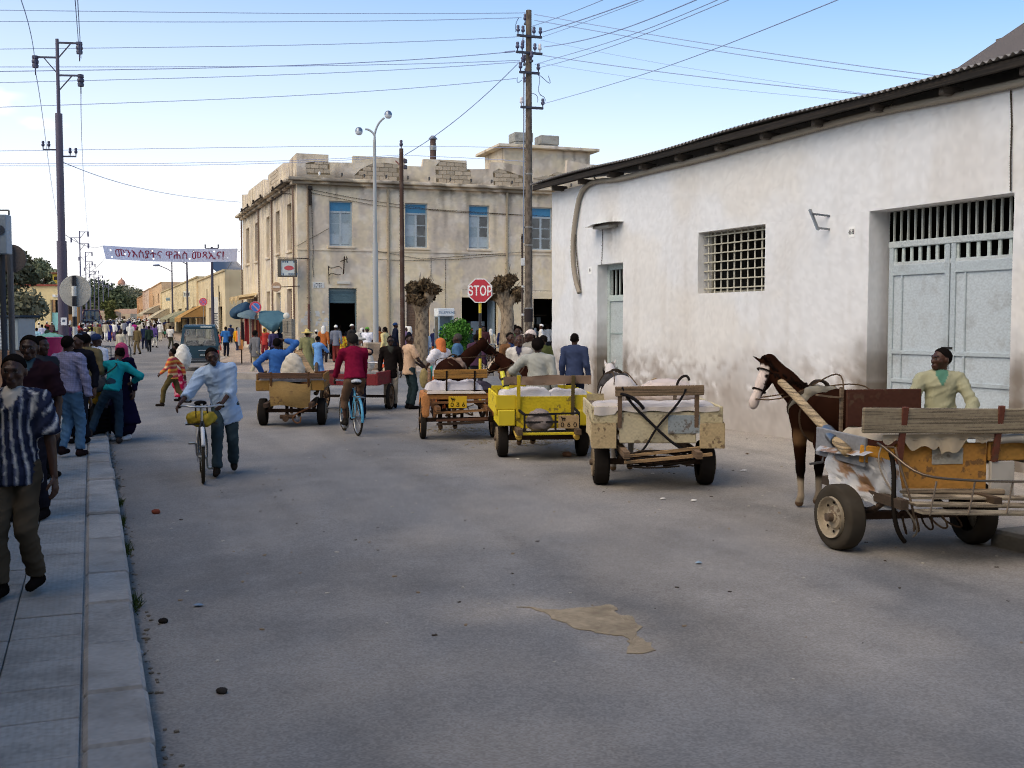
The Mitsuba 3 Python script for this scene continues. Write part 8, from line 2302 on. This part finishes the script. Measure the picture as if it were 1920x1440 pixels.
# ------------------------------------------------------------------ the crowd filling the far street
CROWD = [(258, 665, 170, 'k', 'person in a khaki suit walking right of the grey trolleys', '#6a5c40', '#6d5f46', 'jacket', {}), (271, 655, 10, '', 'person in a dark blue coat just right of the khaki suit', '#2b3450', '#23283a', 'jacket', {}),
         (290, 652, 0, '', 'person in white trousers and a violet top left of the green cart', '#5a4a80', '#d0cabc', 'shirt', {}), (245, 650, 20, '', 'person with a long white shawl in the middle of the crowd', '#dfdcd2', '#8a8478', 'wrap', {'scarf': 'hood', 'hatc': '#e4e1d8'}),
         (213, 640, 0, '', 'person in a violet tunic with white skirt in the crowd', '#3f3580', '#d4cfc8', 'shirt', {'bottom': 'skirt', 'scarf': 'hood', 'hatc': '#e6e4de'}), (224, 640, 10, '', 'person wrapped in cream cloth in the crowd', '#d8d2bf', '#cfc9b8', 'wrap', {'bottom': 'skirt', 'hem': .5}),
         (205, 642, 0, '', 'person in an indigo robe in the crowd', '#2f3378', '#3a3c6c', 'coat', {'hem': .4}), (196, 640, 190, '', 'person in a dark brown jacket before the indigo robe', '#3f362c', '#2d2a28', 'jacket', {}),
         (171, 652, 180, '', 'person in a yellow-green shirt and pale cap pushing a trolley', '#b5b46a', '#5a6a3c', 'shirt', {'hat': 'cap', 'hatc': '#e4dfc8'}), (184, 650, 190, '', 'person in a straw-coloured cap behind the trolleys', '#8a7a58', '#5a5044', 'shirt', {'hat': 'cap', 'hatc': '#cdb97c'}),
         (227, 683, 180, '', 'person in a beige shirt pushing the taller grey trolley', '#b5ad9a', '#54504c', 'shirt', {}), (320, 655, 0, '', 'person with a red pack and white shawl beside the van', '#d6d0c6', '#4d4a3e', 'wrap', {'hem': .9}),
         (280, 660, 20, '', 'person in a dark green jacket striding in the crowd', '#2f3d36', '#22262c', 'jacket', {}), (236, 634, 180, '', 'person in a navy suit walking towards the camera in the crowd', '#252c4a', '#24283c', 'jacket', {}),
         (253, 640, 0, '', 'person in a magenta top in the crowd', '#a8307a', '#2c2838', 'shirt', {}), (263, 636, 0, '', 'person in a grey-green coat in the crowd', '#4a564a', '#33383a', 'coat', {'hem': .5}),
         (302, 634, 170, '', 'person with a white turban beside the green cart', '#8a8590', '#d8d4cc', 'shirt', {'scarf': 'turban', 'hatc': '#eceae6'}), (312, 630, 0, '', 'person in an orange top left of the van roof', '#e0682f', '#4a3a34', 'shirt', {}),
         (337, 626, 0, '', 'person in an orange shirt before the yellow row', '#dc7a35', '#3a3634', 'shirt', {}), (352, 625, 0, '', 'person in a blue-grey top under the awnings', '#6f8fae', '#3a3f50', 'shirt', {}),
         (380, 622, 0, '', 'person in a white top standing high near the end shop', '#dddad2', '#6a6258', 'shirt', {}), (391, 626, 200, '', 'person in blue with a white cap near the end shop', '#2f4a9a', '#2a3560', 'shirt', {'hat': 'cap', 'hatc': '#ebe8e2'}),
         (152, 640, 200, '', 'person in a red shirt right of the banded post', '#b83036', '#3a3238', 'shirt', {}), (160, 628, 170, '', 'person in a coral top near the red bus', '#d07a68', '#8a5a52', 'shirt', {}),
         (131, 650, 180, '', 'person in a white cap and purple jacket at the dark pole', '#4d3a5a', '#3a3848', 'jacket', {'hat': 'cap', 'hatc': '#e8e6e0'}), (148, 672, 180, '', 'person in a slate top with a red cap behind the banded post', '#4a5a72', '#3c4a60', 'shirt', {'hat': 'cap', 'hatc': '#8a3a34'}),
         (91, 660, 0, '', 'person in a dark green coat left of the dark pole', '#24342e', '#5d7a8a', 'coat', {'hem': .5}), (80, 656, 0, '', 'person in a pale lilac top before the cream building', '#b9bace', '#6a6c80', 'shirt', {}),
         (70, 664, 20, '', 'person in a light blue shirt beside the yellow taxi', '#9cc4d4', '#5a6a78', 'shirt', {}), (102, 664, 190, '', 'person in a plum jacket below the roof letters', '#4a2f48', '#2e2a36', 'jacket', {}),
         (56, 662, 180, '', 'person in a tan top by the grey bus', '#a07f66', '#4d4644', 'shirt', {}), (112, 672, 180, '', 'person in a grey-brown coat just left of the dark pole', '#4d453c', '#33302e', 'coat', {'hem': .45})]
for px, py, yw, _, lab, tc, bc, top, kw in CROWD:
    kw = dict(kw)
    a_ = rng.uniform(.08, .22) * rng.choice([-1, 1])
    f_ = foot(px, py)
    if kw.get('bottom') != 'skirt' and top != 'coat':
        kw['rl'], kw['ll'] = stride(a_)
    person(lab, f_, yw + rng.uniform(-15, 15), float(rng.uniform(1.62, 1.76)), 2, 'd', top, tc, 'long', kw.pop('hem', .80), kw.pop('bottom', 'trousers'), bc, group='people in the far street', **kw)
# rows further back: one of each build, then a copy with colours of its own
ORD = lambda n: f"{n}{'th' if 10 <= n % 100 <= 20 else {1: 'st', 2: 'nd', 3: 'rd'}.get(n % 10, 'th')}"
cols_ = ['#2a2f52', '#3d3a38', '#d9d5cb', '#5a4a44', '#7a7f8c', '#1f2436', '#8a3f3a', '#c9bfa8', '#44563f', '#6a5a78', '#b56a3a', '#39485c', '#e2dfd8', '#2f2a2c', '#94866c']
spots = []
r3 = np.random.default_rng(17)
while len(spots) < 118:
    px = r3.uniform(35, 330) if len(spots) > 45 else r3.uniform(150, 330)
    py = r3.uniform(612, 633) if px > 175 else r3.uniform(618, 652)
    if all(abs(px - a) + 1.5 * abs(py - b_) > 3.2 for a, b_ in spots):
        spots.append((px, py))
cn_ = ['blue-black', 'charcoal', 'off-white', 'brown', 'grey', 'navy', 'brick red', 'sand', 'moss green', 'mauve', 'orange', 'slate', 'white', 'black', 'khaki']
hg = ['bareheaded', 'white-capped', 'white-scarfed']
seen = {}
for j, (px, py) in enumerate(sorted(spots, key=lambda q_: q_[0])):
    c_, g_ = int(r3.choice([0, 1, 2, 2, 3, 4, 5, 6, 7, 8, 9, 10, 11, 12, 12, 13, 14])), int(r3.choice([0, 0, 0, 1, 2]))
    d_ = int(r3.integers(0, 15))
    f_ = G(px, py)
    y_ = float(np.clip(70 + (640 - py) * 3.0 + r3.uniform(-6, 6), 62, 170))
    f_ = D(px, 600, y_); f_[2] = tz(f_[0], y_)
    kw = {0: {}, 1: {'hat': 'cap', 'hatc': '#e9e6df'}, 2: {'scarf': 'hood', 'hatc': '#e6e3dc'}}[g_]
    rl_, ll_ = stride(float(r3.uniform(-.2, .2)))
    person(f'{hg[g_]} person in {cn_[c_]} over {cn_[d_]}, {ORD(j + 1)} from the left in the distant crowd', f_, float(r3.choice([0, 180])) + r3.uniform(-30, 30), float(r3.uniform(1.6, 1.76)), 2, 'd', 'wrap' if g_ == 2 and c_ % 2 else 'jacket' if c_ % 2 else 'shirt', cols_[c_], 'long', .8, 'trousers', cols_[d_], rl=rl_, ll=ll_, shoes=False, group='people in the far street', **kw)
r4 = np.random.default_rng(31)
for j in range(20):
    px = 588 + 22.5 * j + r4.uniform(-6, 6)
    if 745 < px < 760 or 690 < px < 706:
        px += 16
    c_, d_, g_ = int(r4.integers(0, 15)), int(r4.integers(0, 15)), int(r4.choice([0, 0, 1, 2]))
    y_ = r4.uniform(46.5, 51) + max(0, (px - 560) / 160)
    f_ = D(px, 600, y_); f_[2] = BZ
    rl_, ll_ = stride(float(r4.uniform(-.12, .12)))
    person(f'{hg[g_]} person in {cn_[c_]} over {cn_[d_]}, {ORD(j + 1)} from the left by the old building', f_, float(r4.uniform(0, 360)), float(r4.uniform(1.5, 1.76)), 2, 'd', 'jacket' if c_ % 2 else 'shirt', cols_[c_], 'long', .8, 'trousers', cols_[d_], rl=rl_, ll=ll_, group='people before the old building', **{0: {}, 1: {'hat': 'cap', 'hatc': '#e9e6df'}, 2: {'scarf': 'hood', 'hatc': '#e6e3dc'}}[g_])


# ------------------------------------------------------------------ vehicles
def panel_body(k, M, prof, w, col, holes=(), t=.03, tumble=.10, z0=.9):
    """Two car sides cut from a side profile (y, z), leaning in above z0; holes: window rectangles."""
    side = sg.Polygon(prof).buffer(.06).buffer(-.06).difference(unary_union([sg.box(*h).buffer(.04) for h in holes])) if holes else sg.Polygon(prof)
    for sx in (1, -1):
        m = prism(side, t)
        v = fine(m, .25)
        p = v[0]
        x = w / 2 + p[:, 1] - tumble * np.clip(p[:, 2] - z0, 0, 9) ** 1.2
        add('side_panel', tf((np.c_[sx * x, p[:, 0], p[:, 2]], v[1]), M), 'gloss', col, k, 35)


def glass_quad(pts):
    return np.array(pts, float), np.array([[0, 1, 2], [0, 2, 3]])


def vehicle(label, cat_, name, pos, yaw, L, W, H, col, hood=.0, roof=None, rear_z=1.0, plate=True):
    """A boxy van or car: the origin under its rear bumper, y forward."""
    k = thing(name, label, cat_)
    M = place(pos, yaw)
    col = C(col)
    z1 = H
    prof = [(0, .32), (.02, rear_z), (.16, z1 - .08), (.30, z1), (L - 1.15 - hood, z1), (L - .35 - hood, 1.08), (L - .1, 1.0 if hood else .95), (L, .75), (L, .32)]
    for wy in (.75, L - .72):
        prof.append((wy + .36, .32)); prof.append((wy, .64)); prof.append((wy - .36, .32))
    a = [p_ for p_ in prof[:9]]
    arcs = unary_union([sg.Point(wy, .30).buffer(.36) for wy in (.75, L - .72)])
    base = sg.Polygon(a).buffer(-.05).buffer(.05).difference(arcs)
    holes = [(.32, rear_z + .08, 1.15, z1 - .16), (1.25, rear_z + .08, 2.1, z1 - .16)] + ([(2.2, rear_z + .08, L - 1.1 - hood, z1 - .16)] if L - hood > 3.6 else [])
    side = base.difference(unary_union([sg.box(*h).buffer(.05).buffer(-.02) for h in holes]))
    bow = lambda p: W / 2 - .035 * (2 * np.abs(p[:, 0] - L / 2) / L) ** 4 - .13 * np.clip(p[:, 2] - .95, 0, 9) ** 1.25
    for sx in (1, -1):
        v, f = fine(prism(side, .03), .22)
        add('side_panel', tf((np.c_[sx * (bow(v) + v[:, 1]), v[:, 0], v[:, 2]], f), M), 'gloss', col, k, 35)
        for y0, za, y1, zb in holes:
            q_ = np.array([[y0 - .03, 0, za - .03], [y1 + .03, 0, za - .03], [y1 + .03, 0, zb + .03], [y0 - .03, 0, zb + .03]])
            add('side_window', tf((np.c_[sx * (bow(q_) - .012), q_[:, 0], q_[:, 2]], np.array([[0, 1, 2], [0, 2, 3]])), M), 'car_glass', parent=k)
    xw = lambda z: W / 2 - .13 * max(z - .95, 0) ** 1.25
    us = np.linspace(-1, 1, 9)
    strip = lambda pts: grid(lambda u, t: np.stack([u * (np.interp(t, np.arange(len(pts)), [xw(z) for _, z in pts]) - .02), np.interp(t, np.arange(len(pts)), [y for y, _ in pts]) + .05 * (u ** 4) * (1 if pts[0][0] < L / 2 else -1), np.interp(t, np.arange(len(pts)), [z for _, z in pts])], -1), us, np.arange(len(pts)).astype(float))
    add('rear_door', tf(strip([(.0, .34), (-.03, .5), (.0, rear_z + .02)]), M), 'gloss', col, k, True)
    rt = [(.16, z1 - .08), (.30, z1 + .01), (L / 2, z1 + .04), (L - 1.15 - hood, z1)]
    add('roof', tf(strip(rt), M), 'gloss', col if roof is None else C(roof), k, True)
    add('bonnet', tf(strip([(L - .35 - hood, 1.08), (L - .1, .97), (L, .75), (L, .32)]), M), 'gloss', col, k, True)
    zt, zb = z1 - .10, rear_z + .03
    yq = lambda z: .02 + .14 * (z - rear_z) / (z1 - .08 - rear_z)
    fr = [bar((sx * (xw(zb) - .05), yq(zb), zb), (sx * (xw(zt) - .05), yq(zt), zt), .12, .04, up=(0, -1, 0)) for sx in (1, -1)] + [bar((-xw(zt) + .05, yq(zt), zt), (xw(zt) - .05, yq(zt), zt), .04, .09), bar((-xw(zb) + .05, yq(zb), zb), (xw(zb) - .05, yq(zb), zb), .04, .06)]
    add('rear_frame', tf(cat(fr), M), 'gloss', col, k)
    add('rear_window', tf(glass_quad([(-xw(zb) + .08, yq(zb), zb), (xw(zb) - .08, yq(zb), zb), (xw(zt) - .08, yq(zt), zt), (-xw(zt) + .08, yq(zt), zt)]), M), 'car_glass', parent=k)
    add('windscreen', tf(glass_quad([(-xw(1.1) + .05, L - .36 - hood, 1.09), (xw(1.1) - .05, L - .36 - hood, 1.09), (xw(z1) - .05, L - 1.14 - hood, z1 - .02), (-xw(z1) + .05, L - 1.14 - hood, z1 - .02)]), M), 'car_glass', parent=k)
    add('wiper', tf(bar((-.25, yq(zb) - .03, zb + .02), (.18, yq(zb) - .03, zb + .06), .015, .015), M), 'matte', C('#141416'), k)
    add('bumper', tf(box(-W / 2 - .01, W / 2 + .01, -.10, .12, .36, .54, .03), M), 'gloss', C('#2c3136'), k)
    add('bumper_strip', tf(box(-W / 2 + .02, W / 2 - .02, -.112, -.10, .44, .47), M), 'metal', C('#8d9296'), k)
    for sx in (1, -1):
        add('tail_light', tf(box(sx * (W / 2 - .13), sx * (W / 2 + .004), -.04, .05, .60, .86, .02), M), 'gloss', C('#a5252a'), k)
        add('seat', tf(cat([box(sx * .1, sx * .6, L - 1.9 - hood, L - 1.75 - hood, .5, 1.25, .04), box(sx * .1, sx * .6, .9, 1.05, .5, 1.2, .04)]), M), 'matte', C('#3a3a40'), k)
        for wy in (.75, L - .72):
            w_ = add('wheel', tf(mv(tyre(.30, .17, .19, 24), (sx * (W / 2 - .10), wy, .30)), M), 'matte', C('#232221'), k, 40)
            add('rim', tf(mv(lathe([(0, .02 * sx), (.15, .04 * sx), (.19, .06 * sx), (.19, 0)], 18, 'x'), (sx * (W / 2 - .08), wy, .30)), M), 'metal', C('#8f9194'), w_, 40)
    add('floor', tf(box(-W / 2 + .05, W / 2 - .05, .1, L - .1, .34, .42), M), 'matte', C('#1b1b1d'), k)
    if plate:
        p_ = add('number_plate', tf(box(-.02, .50, -.075, -.05, .60, .73, .005), M), 'gloss', C('#2a3437'), k)
        for j in range(6):
            add('digit', tf(box(.03 + .075 * j, .075 + .075 * j, -.082, -.0755, .63 + .012 * (j % 2), .695), M), 'gloss', C('#aab4b4'), p_)
        add('handle', tf(box(-.05, .28, -.06, -.03, .84, .88, .01), M), 'metal', C('#b9bdbf'), k)
        add('badge', tf(box(.50, .62, -.055, -.03, .79, .83), M), 'metal', C('#c2c6c8'), k)
        add('sticker', tf(tf(lathe([(0, 0), (.08, 0), (.08, .004), (0, .004)], 16, 'y'), np.diag([1, -1, .7])), M @ place([.62, -.052, .83])), 'gloss', C('#d8d4bc'), k)
    return k, M


bp = (G(345, 697) + G(404, 694)) / 2
vk, MV = vehicle('dark blue-green minivan seen from behind in the street', 'van', 'minivan', bp, 14, 3.9, 1.56, 1.90, '#1f3a46')
add('roof_label', tf(box(.05, .5, .03, .06, 1.82, 1.87), MV), 'matte', C('#c9cfc9'), vk)
tx = D(30, 640, 36); tx[2] = 0
vehicle('yellow taxi mostly hidden behind the white cabinet', 'taxi', 'taxi_car', tx + [-.6, 0, 0], 30, 3.9, 1.6, 1.42, '#c9a43a', hood=.75, rear_z=.92, plate=False)
bus = D(28, 640, 58); bus[2] = 0
bk, MBu = vehicle('grey-white old minibus with a blue-topped roof rack by the cream building', 'minibus', 'minibus', bus + [-1.2, 0, 0], 12, 6.2, 2.1, 2.65, '#8f9aa0', rear_z=1.35, plate=False)
rk = add('roof_rack', tf(cat([box(-.95, .95, y, y + .05, 2.72, 2.76) for y in np.linspace(.4, 5.0, 8)] + [box(x, x + .05, .4, 5.0, 2.80, 2.85) for x in (-.95, .9)] + [box(x, x + .04, y, y + .04, 2.66, 2.82) for x in (-.93, .9) for y in (.45, 2.5, 4.9)]), MBu), 'metal', C('#6f7b84'), bk)
solo('blue_tarpaulin', 'blue tarpaulin lashed on the minibus roof rack', 'tarpaulin', tf(folds(solid([cap((-.6, .9, 2.9), (.6, .9, 2.9), .14, k=.1), cap((-.6, 2.2, 2.9), (.6, 2.2, 2.9), .12, k=.1), cap((0, .9, 2.88), (0, 2.4, 2.88), .14, k=.1)], .07), .05, 2), MBu), 'matte', C('#3b7fb0'), True)
rb = D(173, 600, 128); rb[2] = tz(rb[0], 128)
rk, MR = vehicle('dark red bus parked far down the street at the left', 'bus', 'red_bus', rb, 200, 5.4, 2.2, 2.7, '#7d2028', rear_z=1.4, plate=False)

# hand carts and trolleys
def trolley(label, pos, yaw, w, ht, ln, col='#3c4248'):
    k = thing('hand_trolley', label, 'trolley')
    M = place(pos, yaw)
    hoop = [(-w / 2, 0, .35), (-w / 2, 0, ht - .12), (-w / 2 + .08, 0, ht), (w / 2 - .08, 0, ht), (w / 2, 0, ht - .12), (w / 2, 0, .35)]
    pts = np.vstack([hoop[0:2], [(-w / 2 + .025, 0, ht - .03)], hoop[2:4], [(w / 2 - .025, 0, ht - .03)], hoop[4:]])
    add('push_hoop', tf(tube(pts, .026, 7), M), 'gloss', C(col), k, True)
    add('hoop_rail', tf(rod((-w / 2, 0, ht * .72), (w / 2, 0, ht * .72), .018), M), 'gloss', C(col), k, True)
    for x in (-w / 2, w / 2):
        add('side_rail', tf(bar((x, 0, .36), (x, ln, .36), .05, .05), M), 'gloss', C(col), k)
    for j in range(6):
        add('deck_slat', tf(bar((-w / 2, ln * (j + .5) / 6, .385), (w / 2, ln * (j + .5) / 6, .385), .10, .02), M), 'rust', C('#5d564e'), k)
    for sx in (1, -1):
        for y in (.15, ln - .15):
            add('wheel', tf(mv(tyre(.17, .07, .09, 18), (sx * (w / 2 - .05), y, .17)), M), 'matte', C('#2a2826'), k, 40)
            add('leg', tf(rod((sx * (w / 2 - .05), y, .17), (sx * (w / 2 - .05), y, .36), .025), M), 'gloss', C(col), k)
    return k


trolley('taller grey hand trolley with an empty hoop frame, nearest the crowd', G(221, 706), 15, .95, 1.12, 1.3)
trolley('lower grey hand trolley with a hoop frame, left of the taller one', G(190, 690), 10, .85, .98, 1.2)
rc = thing('red_hand_cart', 'dark red flat hand cart behind the cyclist', 'hand cart')
M = place((G(628, 770)) + [0, 0, 0], -8)
add('deck', tf(box(-.30, 1.05, -.3, 1.5, .62, .68, .01), M), 'rust', C('#6d2a2e'), rc)
add('tray_side', tf(cat([box(-.32, 1.07, -.36, -.30, .60, .86, .01), box(-.36, -.32, -.36, 1.5, .60, .90, .01), box(1.07, 1.11, -.36, 1.5, .60, .90, .01)]), M), 'rust', C('#7d2f34'), rc)
for x in (-.42, 1.15):
    spoke_wheel(rc, M @ place((0, .6, 0)), x, .30, .08)
add('axle', tf(bar((-.42, .6, .30), (1.15, .6, .30), .06, .06), M), 'rust', C('#3a302c'), rc)
add('handle', tf(tube(curve([(-.2, 1.5, .66), (-.1, 1.9, .85), (0, 2.2, .98), (.7, 2.2, .98), (.9, 1.9, .85), (1.0, 1.5, .66)], 16), .022, 6), M), 'metal', C('#c9ccd2'), rc, True)
gc = thing('green_box_cart', 'green hand cart with two spoked wheels and a cardboard load in the far street', 'hand cart')
p = foot(300, 637)
M = place(p, 80)
add('bed', tf(box(-.55, .55, -.9, .9, .55, .82, .02), M), 'rust', C('#2f6a52'), gc)
add('load', tf(box(-.4, .45, -.5, .6, .83, 1.5, .03), M), 'matte', C('#9a7f5e'), gc)
for y in (-.5, .5):
    for x in (-.60, .60):
        spoke_wheel(gc, M @ place((0, y, 0)), x, .36, .08)
# pink tub with a mint cloth, and parked bicycles
tb = thing('pink_tub', 'big pink plastic tub heaped with pale green cloth', 'tub')
c = D(94, 650, 20.5)
zb_ = D(94, 668, 20.5)[2]
M = place([c[0], 20.5, 0])
add('tub', tf(lathe([(0, zb_), (.19, zb_), (.265, zb_ + .33), (.285, zb_ + .35), (.27, zb_ + .36), (.25, zb_ + .33), (.18, zb_ + .03)], 28), M), 'gloss', C('#c9386e'), tb, 40)
add('cloth', tf(folds(solid([ell((-.05, 0, zb_ + .34), (.2, .2, .08)), ell((.1, .05, zb_ + .36), (.13, .14, .06))], .02), .02, 3), M), 'matte', C('#8fc4ae'), tb, True)
st_ = thing('wooden_stand', 'plain wooden stand under the pink tub', 'stand')
for x in (-.2, .2):
    for y in (-.18, .18):
        add('leg', tf(box(x - .03, x + .03, y - .03, y + .03, .1, zb_ - .05), M), 'wood', C('#5d4c3c'), st_)
add('top', tf(box(-.26, .26, -.24, .24, zb_ - .048, zb_ - .003), M), 'wood', C('#6d5a48'), st_)
bicycle('parked bicycle with a pale front wheel beside the left pollarded tree', [*G(800, 677, BZ)[:2], BZ], -70, '#8d9199', group=None, detail=False, tyrec='#9a968e')
bicycle('red bicycle parked against the wall left of the beige suit', [*G(618, 672, BZ)[:2], BZ], -75, '#8a3a2c', detail=False, tyrec='#8a7a6a')
bicycle('bicycle half hidden behind the purple shirt and horse', [*G(932, 690, BZ)[:2], BZ], 60, '#5d6066', detail=False)
bag('large pale sack standing at the planter foot', G(691, 697, .2) + [0, 0, .30], (.22, .18, .32), '#b9b2a6', name='sack', seed=12, cat_='sack')

# ------------------------------------------------------------------ litter, stones, weeds
for (px, py, s_, col, lab) in ((292, 963, .045, '#7a4436', 'reddish stone lying on the road near the kerb'), (305, 1168, .03, '#2a2725', 'small dark clod on the road by the lower kerb'), (1063, 856, .07, '#8a6a58', 'brown stone between the yellow and cream carts'), (1310, 1057, .0, '#9cb4c4', 'scrap of pale blue paper on the open road'), (1301, 940, .0, '#dcdad4', 'scrap of white paper behind the cream cart'),
                                (1243, 937, .0, '#dedbd4', 'white scrap under the tail of the cream cart'), (1223, 890, .0, '#d8d6d0', 'white scrap between the wheels of the cream cart'), (1394, 884, .0, '#e2e0da', 'white scrap on the ground before the horse'), (970, 862, .0, '#d9d6cf', 'white scrap in front of the yellow cart wheel'), (372, 1137, .0, '#7a90a8', 'thin blue scrap on the road near the kerb'),
                                (1400, 852, .0, '#5a4a3a', 'dark stalk on the ground near the wall'), (415, 1300, .03, '#3a3735', 'dark pebble low on the road'), (258, 1230, .03, '#8d9299', 'grey crumpled foil in the gutter'), (211, 900, .02, '#cfd2d2', 'white pebble in the gutter by the kerb')):
    p = G(px, py)
    if s_ > 0:
        m = solid([ell(p + [0, 0, s_ * .5], (s_, s_ * .8, s_ * .6)), ell(p + [s_ * .4, 0, s_ * .4], (s_ * .6, s_ * .6, s_ * .45))], s_ / 5)
        solo('stone', lab, 'stone', folds(m, s_ * .12, 4, (40, 40, 40)), 'matte', C(col), 40)
    else:
        a = rng.uniform(0, 3)
        v = np.array([[math.cos(t + a) * .05 * rng.uniform(.5, 1.2), math.sin(t + a) * .035 * rng.uniform(.5, 1.2), .008 + .012 * rng.random()] for t in np.linspace(0, 2 * math.pi, 7)[:-1]])
        v = np.vstack([v, v.mean(0) + [0, 0, .012]]) + p
        solo('paper_scrap', lab, 'litter', (v, np.array([[i, (i + 1) % 6, 6] for i in range(6)])), 'matte', C(col))
fl_, cs_ = [], []
for j in range(240):
    t, w_ = rng.uniform(3, 24), rng.normal(0, .05)
    p = on_kerb(t, -.03 - abs(w_) * .8)
    s_ = rng.uniform(.004, .012)
    fl_.append(tf(box(-s_, s_, -s_, s_, 0, s_ * .8), np.vstack([np.c_[rotz(rng.uniform(0, 90)), p], [0, 0, 0, 1]])))
add('gutter_litter', cat(fl_), 'matte', C('#6d655a'))
labels['gutter_litter'] = {'kind': 'stuff', 'label': 'grit and crumbs gathered in the gutter along the kerb', 'category': 'litter'}
fl_ = []
for j in range(420):
    p = np.array([rng.uniform(-3.5, 5), rng.uniform(6, 26), 0.0])
    if (p[0] - 4.0 + .4537 * (p[1] - 20.7)) > -.2 or p[0] < KX + KS * p[1] + .3:
        continue
    s_ = rng.uniform(.003, .011)
    fl_.append(tf(box(-s_ * 1.6, s_ * 1.6, -s_, s_, 0, s_ * .6), np.vstack([np.c_[rotz(rng.uniform(0, 180)), p], [0, 0, 0, 1]])))
add('road_grit', cat(fl_), 'matte', lambda v: np.array([C('#b9b4aa'), C('#4a443d'), C('#8d7a62')])[(np.arange(len(v)) // 8) % 3])
labels['road_grit'] = {'kind': 'stuff', 'label': 'scattered straw bits and grit on the road', 'category': 'litter'}
wd = []
for t in (10.2, 11.6, 12.8, 8.2):
    for j in range(40):
        p = on_kerb(t + rng.normal(0, .12), -.02 - abs(rng.normal(0, .02)))
        wd.append(tube([p, p + [rng.normal(0, .03), rng.normal(0, .03), rng.uniform(.03, .09)]], [.004, .001], 4))
add('gutter_weeds', cat(wd), 'matte', C('#3d4a26'))
labels['gutter_weeds'] = {'kind': 'stuff', 'label': 'short weeds sprouting at the foot of the kerb', 'category': 'weeds'}
hay = []
for j in range(500):
    b_ = (G(985, 830), G(860, 806), G(1160, 850))[j % 3]
    p = b_ + [rng.normal(0, .45), rng.normal(0, .35), .004]
    a = rng.uniform(0, 3.1)
    hay.append(bar(p, p + [math.cos(a) * .06, math.sin(a) * .06, rng.uniform(0, .01)], .006, .004))
add('spilled_hay', cat(hay), 'matte', C('#8d7c4e'))
labels['spilled_hay'] = {'kind': 'stuff', 'label': 'trampled hay and wisps on the ground under the carts', 'category': 'hay'}

# ------------------------------------------------------------------ the street behind and left of the camera (shades the foreground)
sb_ = thing('street_side_building', 'plain two-storey house along the near sidewalk, out of frame', 'building')
labels[sb_]['label'] = 'plain ochre house wall beside the near sidewalk at the left'
add('wall', tf(box(3.05, 9, -14, 21.5, 0, 4.6), MK), 'matte', C('#a08c6c'), sb_)
add('roof', tf(box(2.9, 9.3, -14.3, 21.8, 4.602, 4.75), MK), 'matte', C('#6d5d4c'), sb_)
for j in range(7):
    add('door', tf(box(3.0, 3.045, -10 + 4.4 * j, -8.6 + 4.4 * j, .1, 2.5), MK), 'gloss', C('#5d6a70'), sb_)
bb_ = thing('street_side_building', 'plain tall house across the street behind the viewpoint', 'building')
add('wall', box(-9, 16, -20, -6.5, 0, 12), 'matte', C('#a89a84'), bb_)
add('roof', box(-9.3, 16.3, -20.3, -6.2, 12.002, 12.2), 'matte', C('#6d5d4c'), bb_)
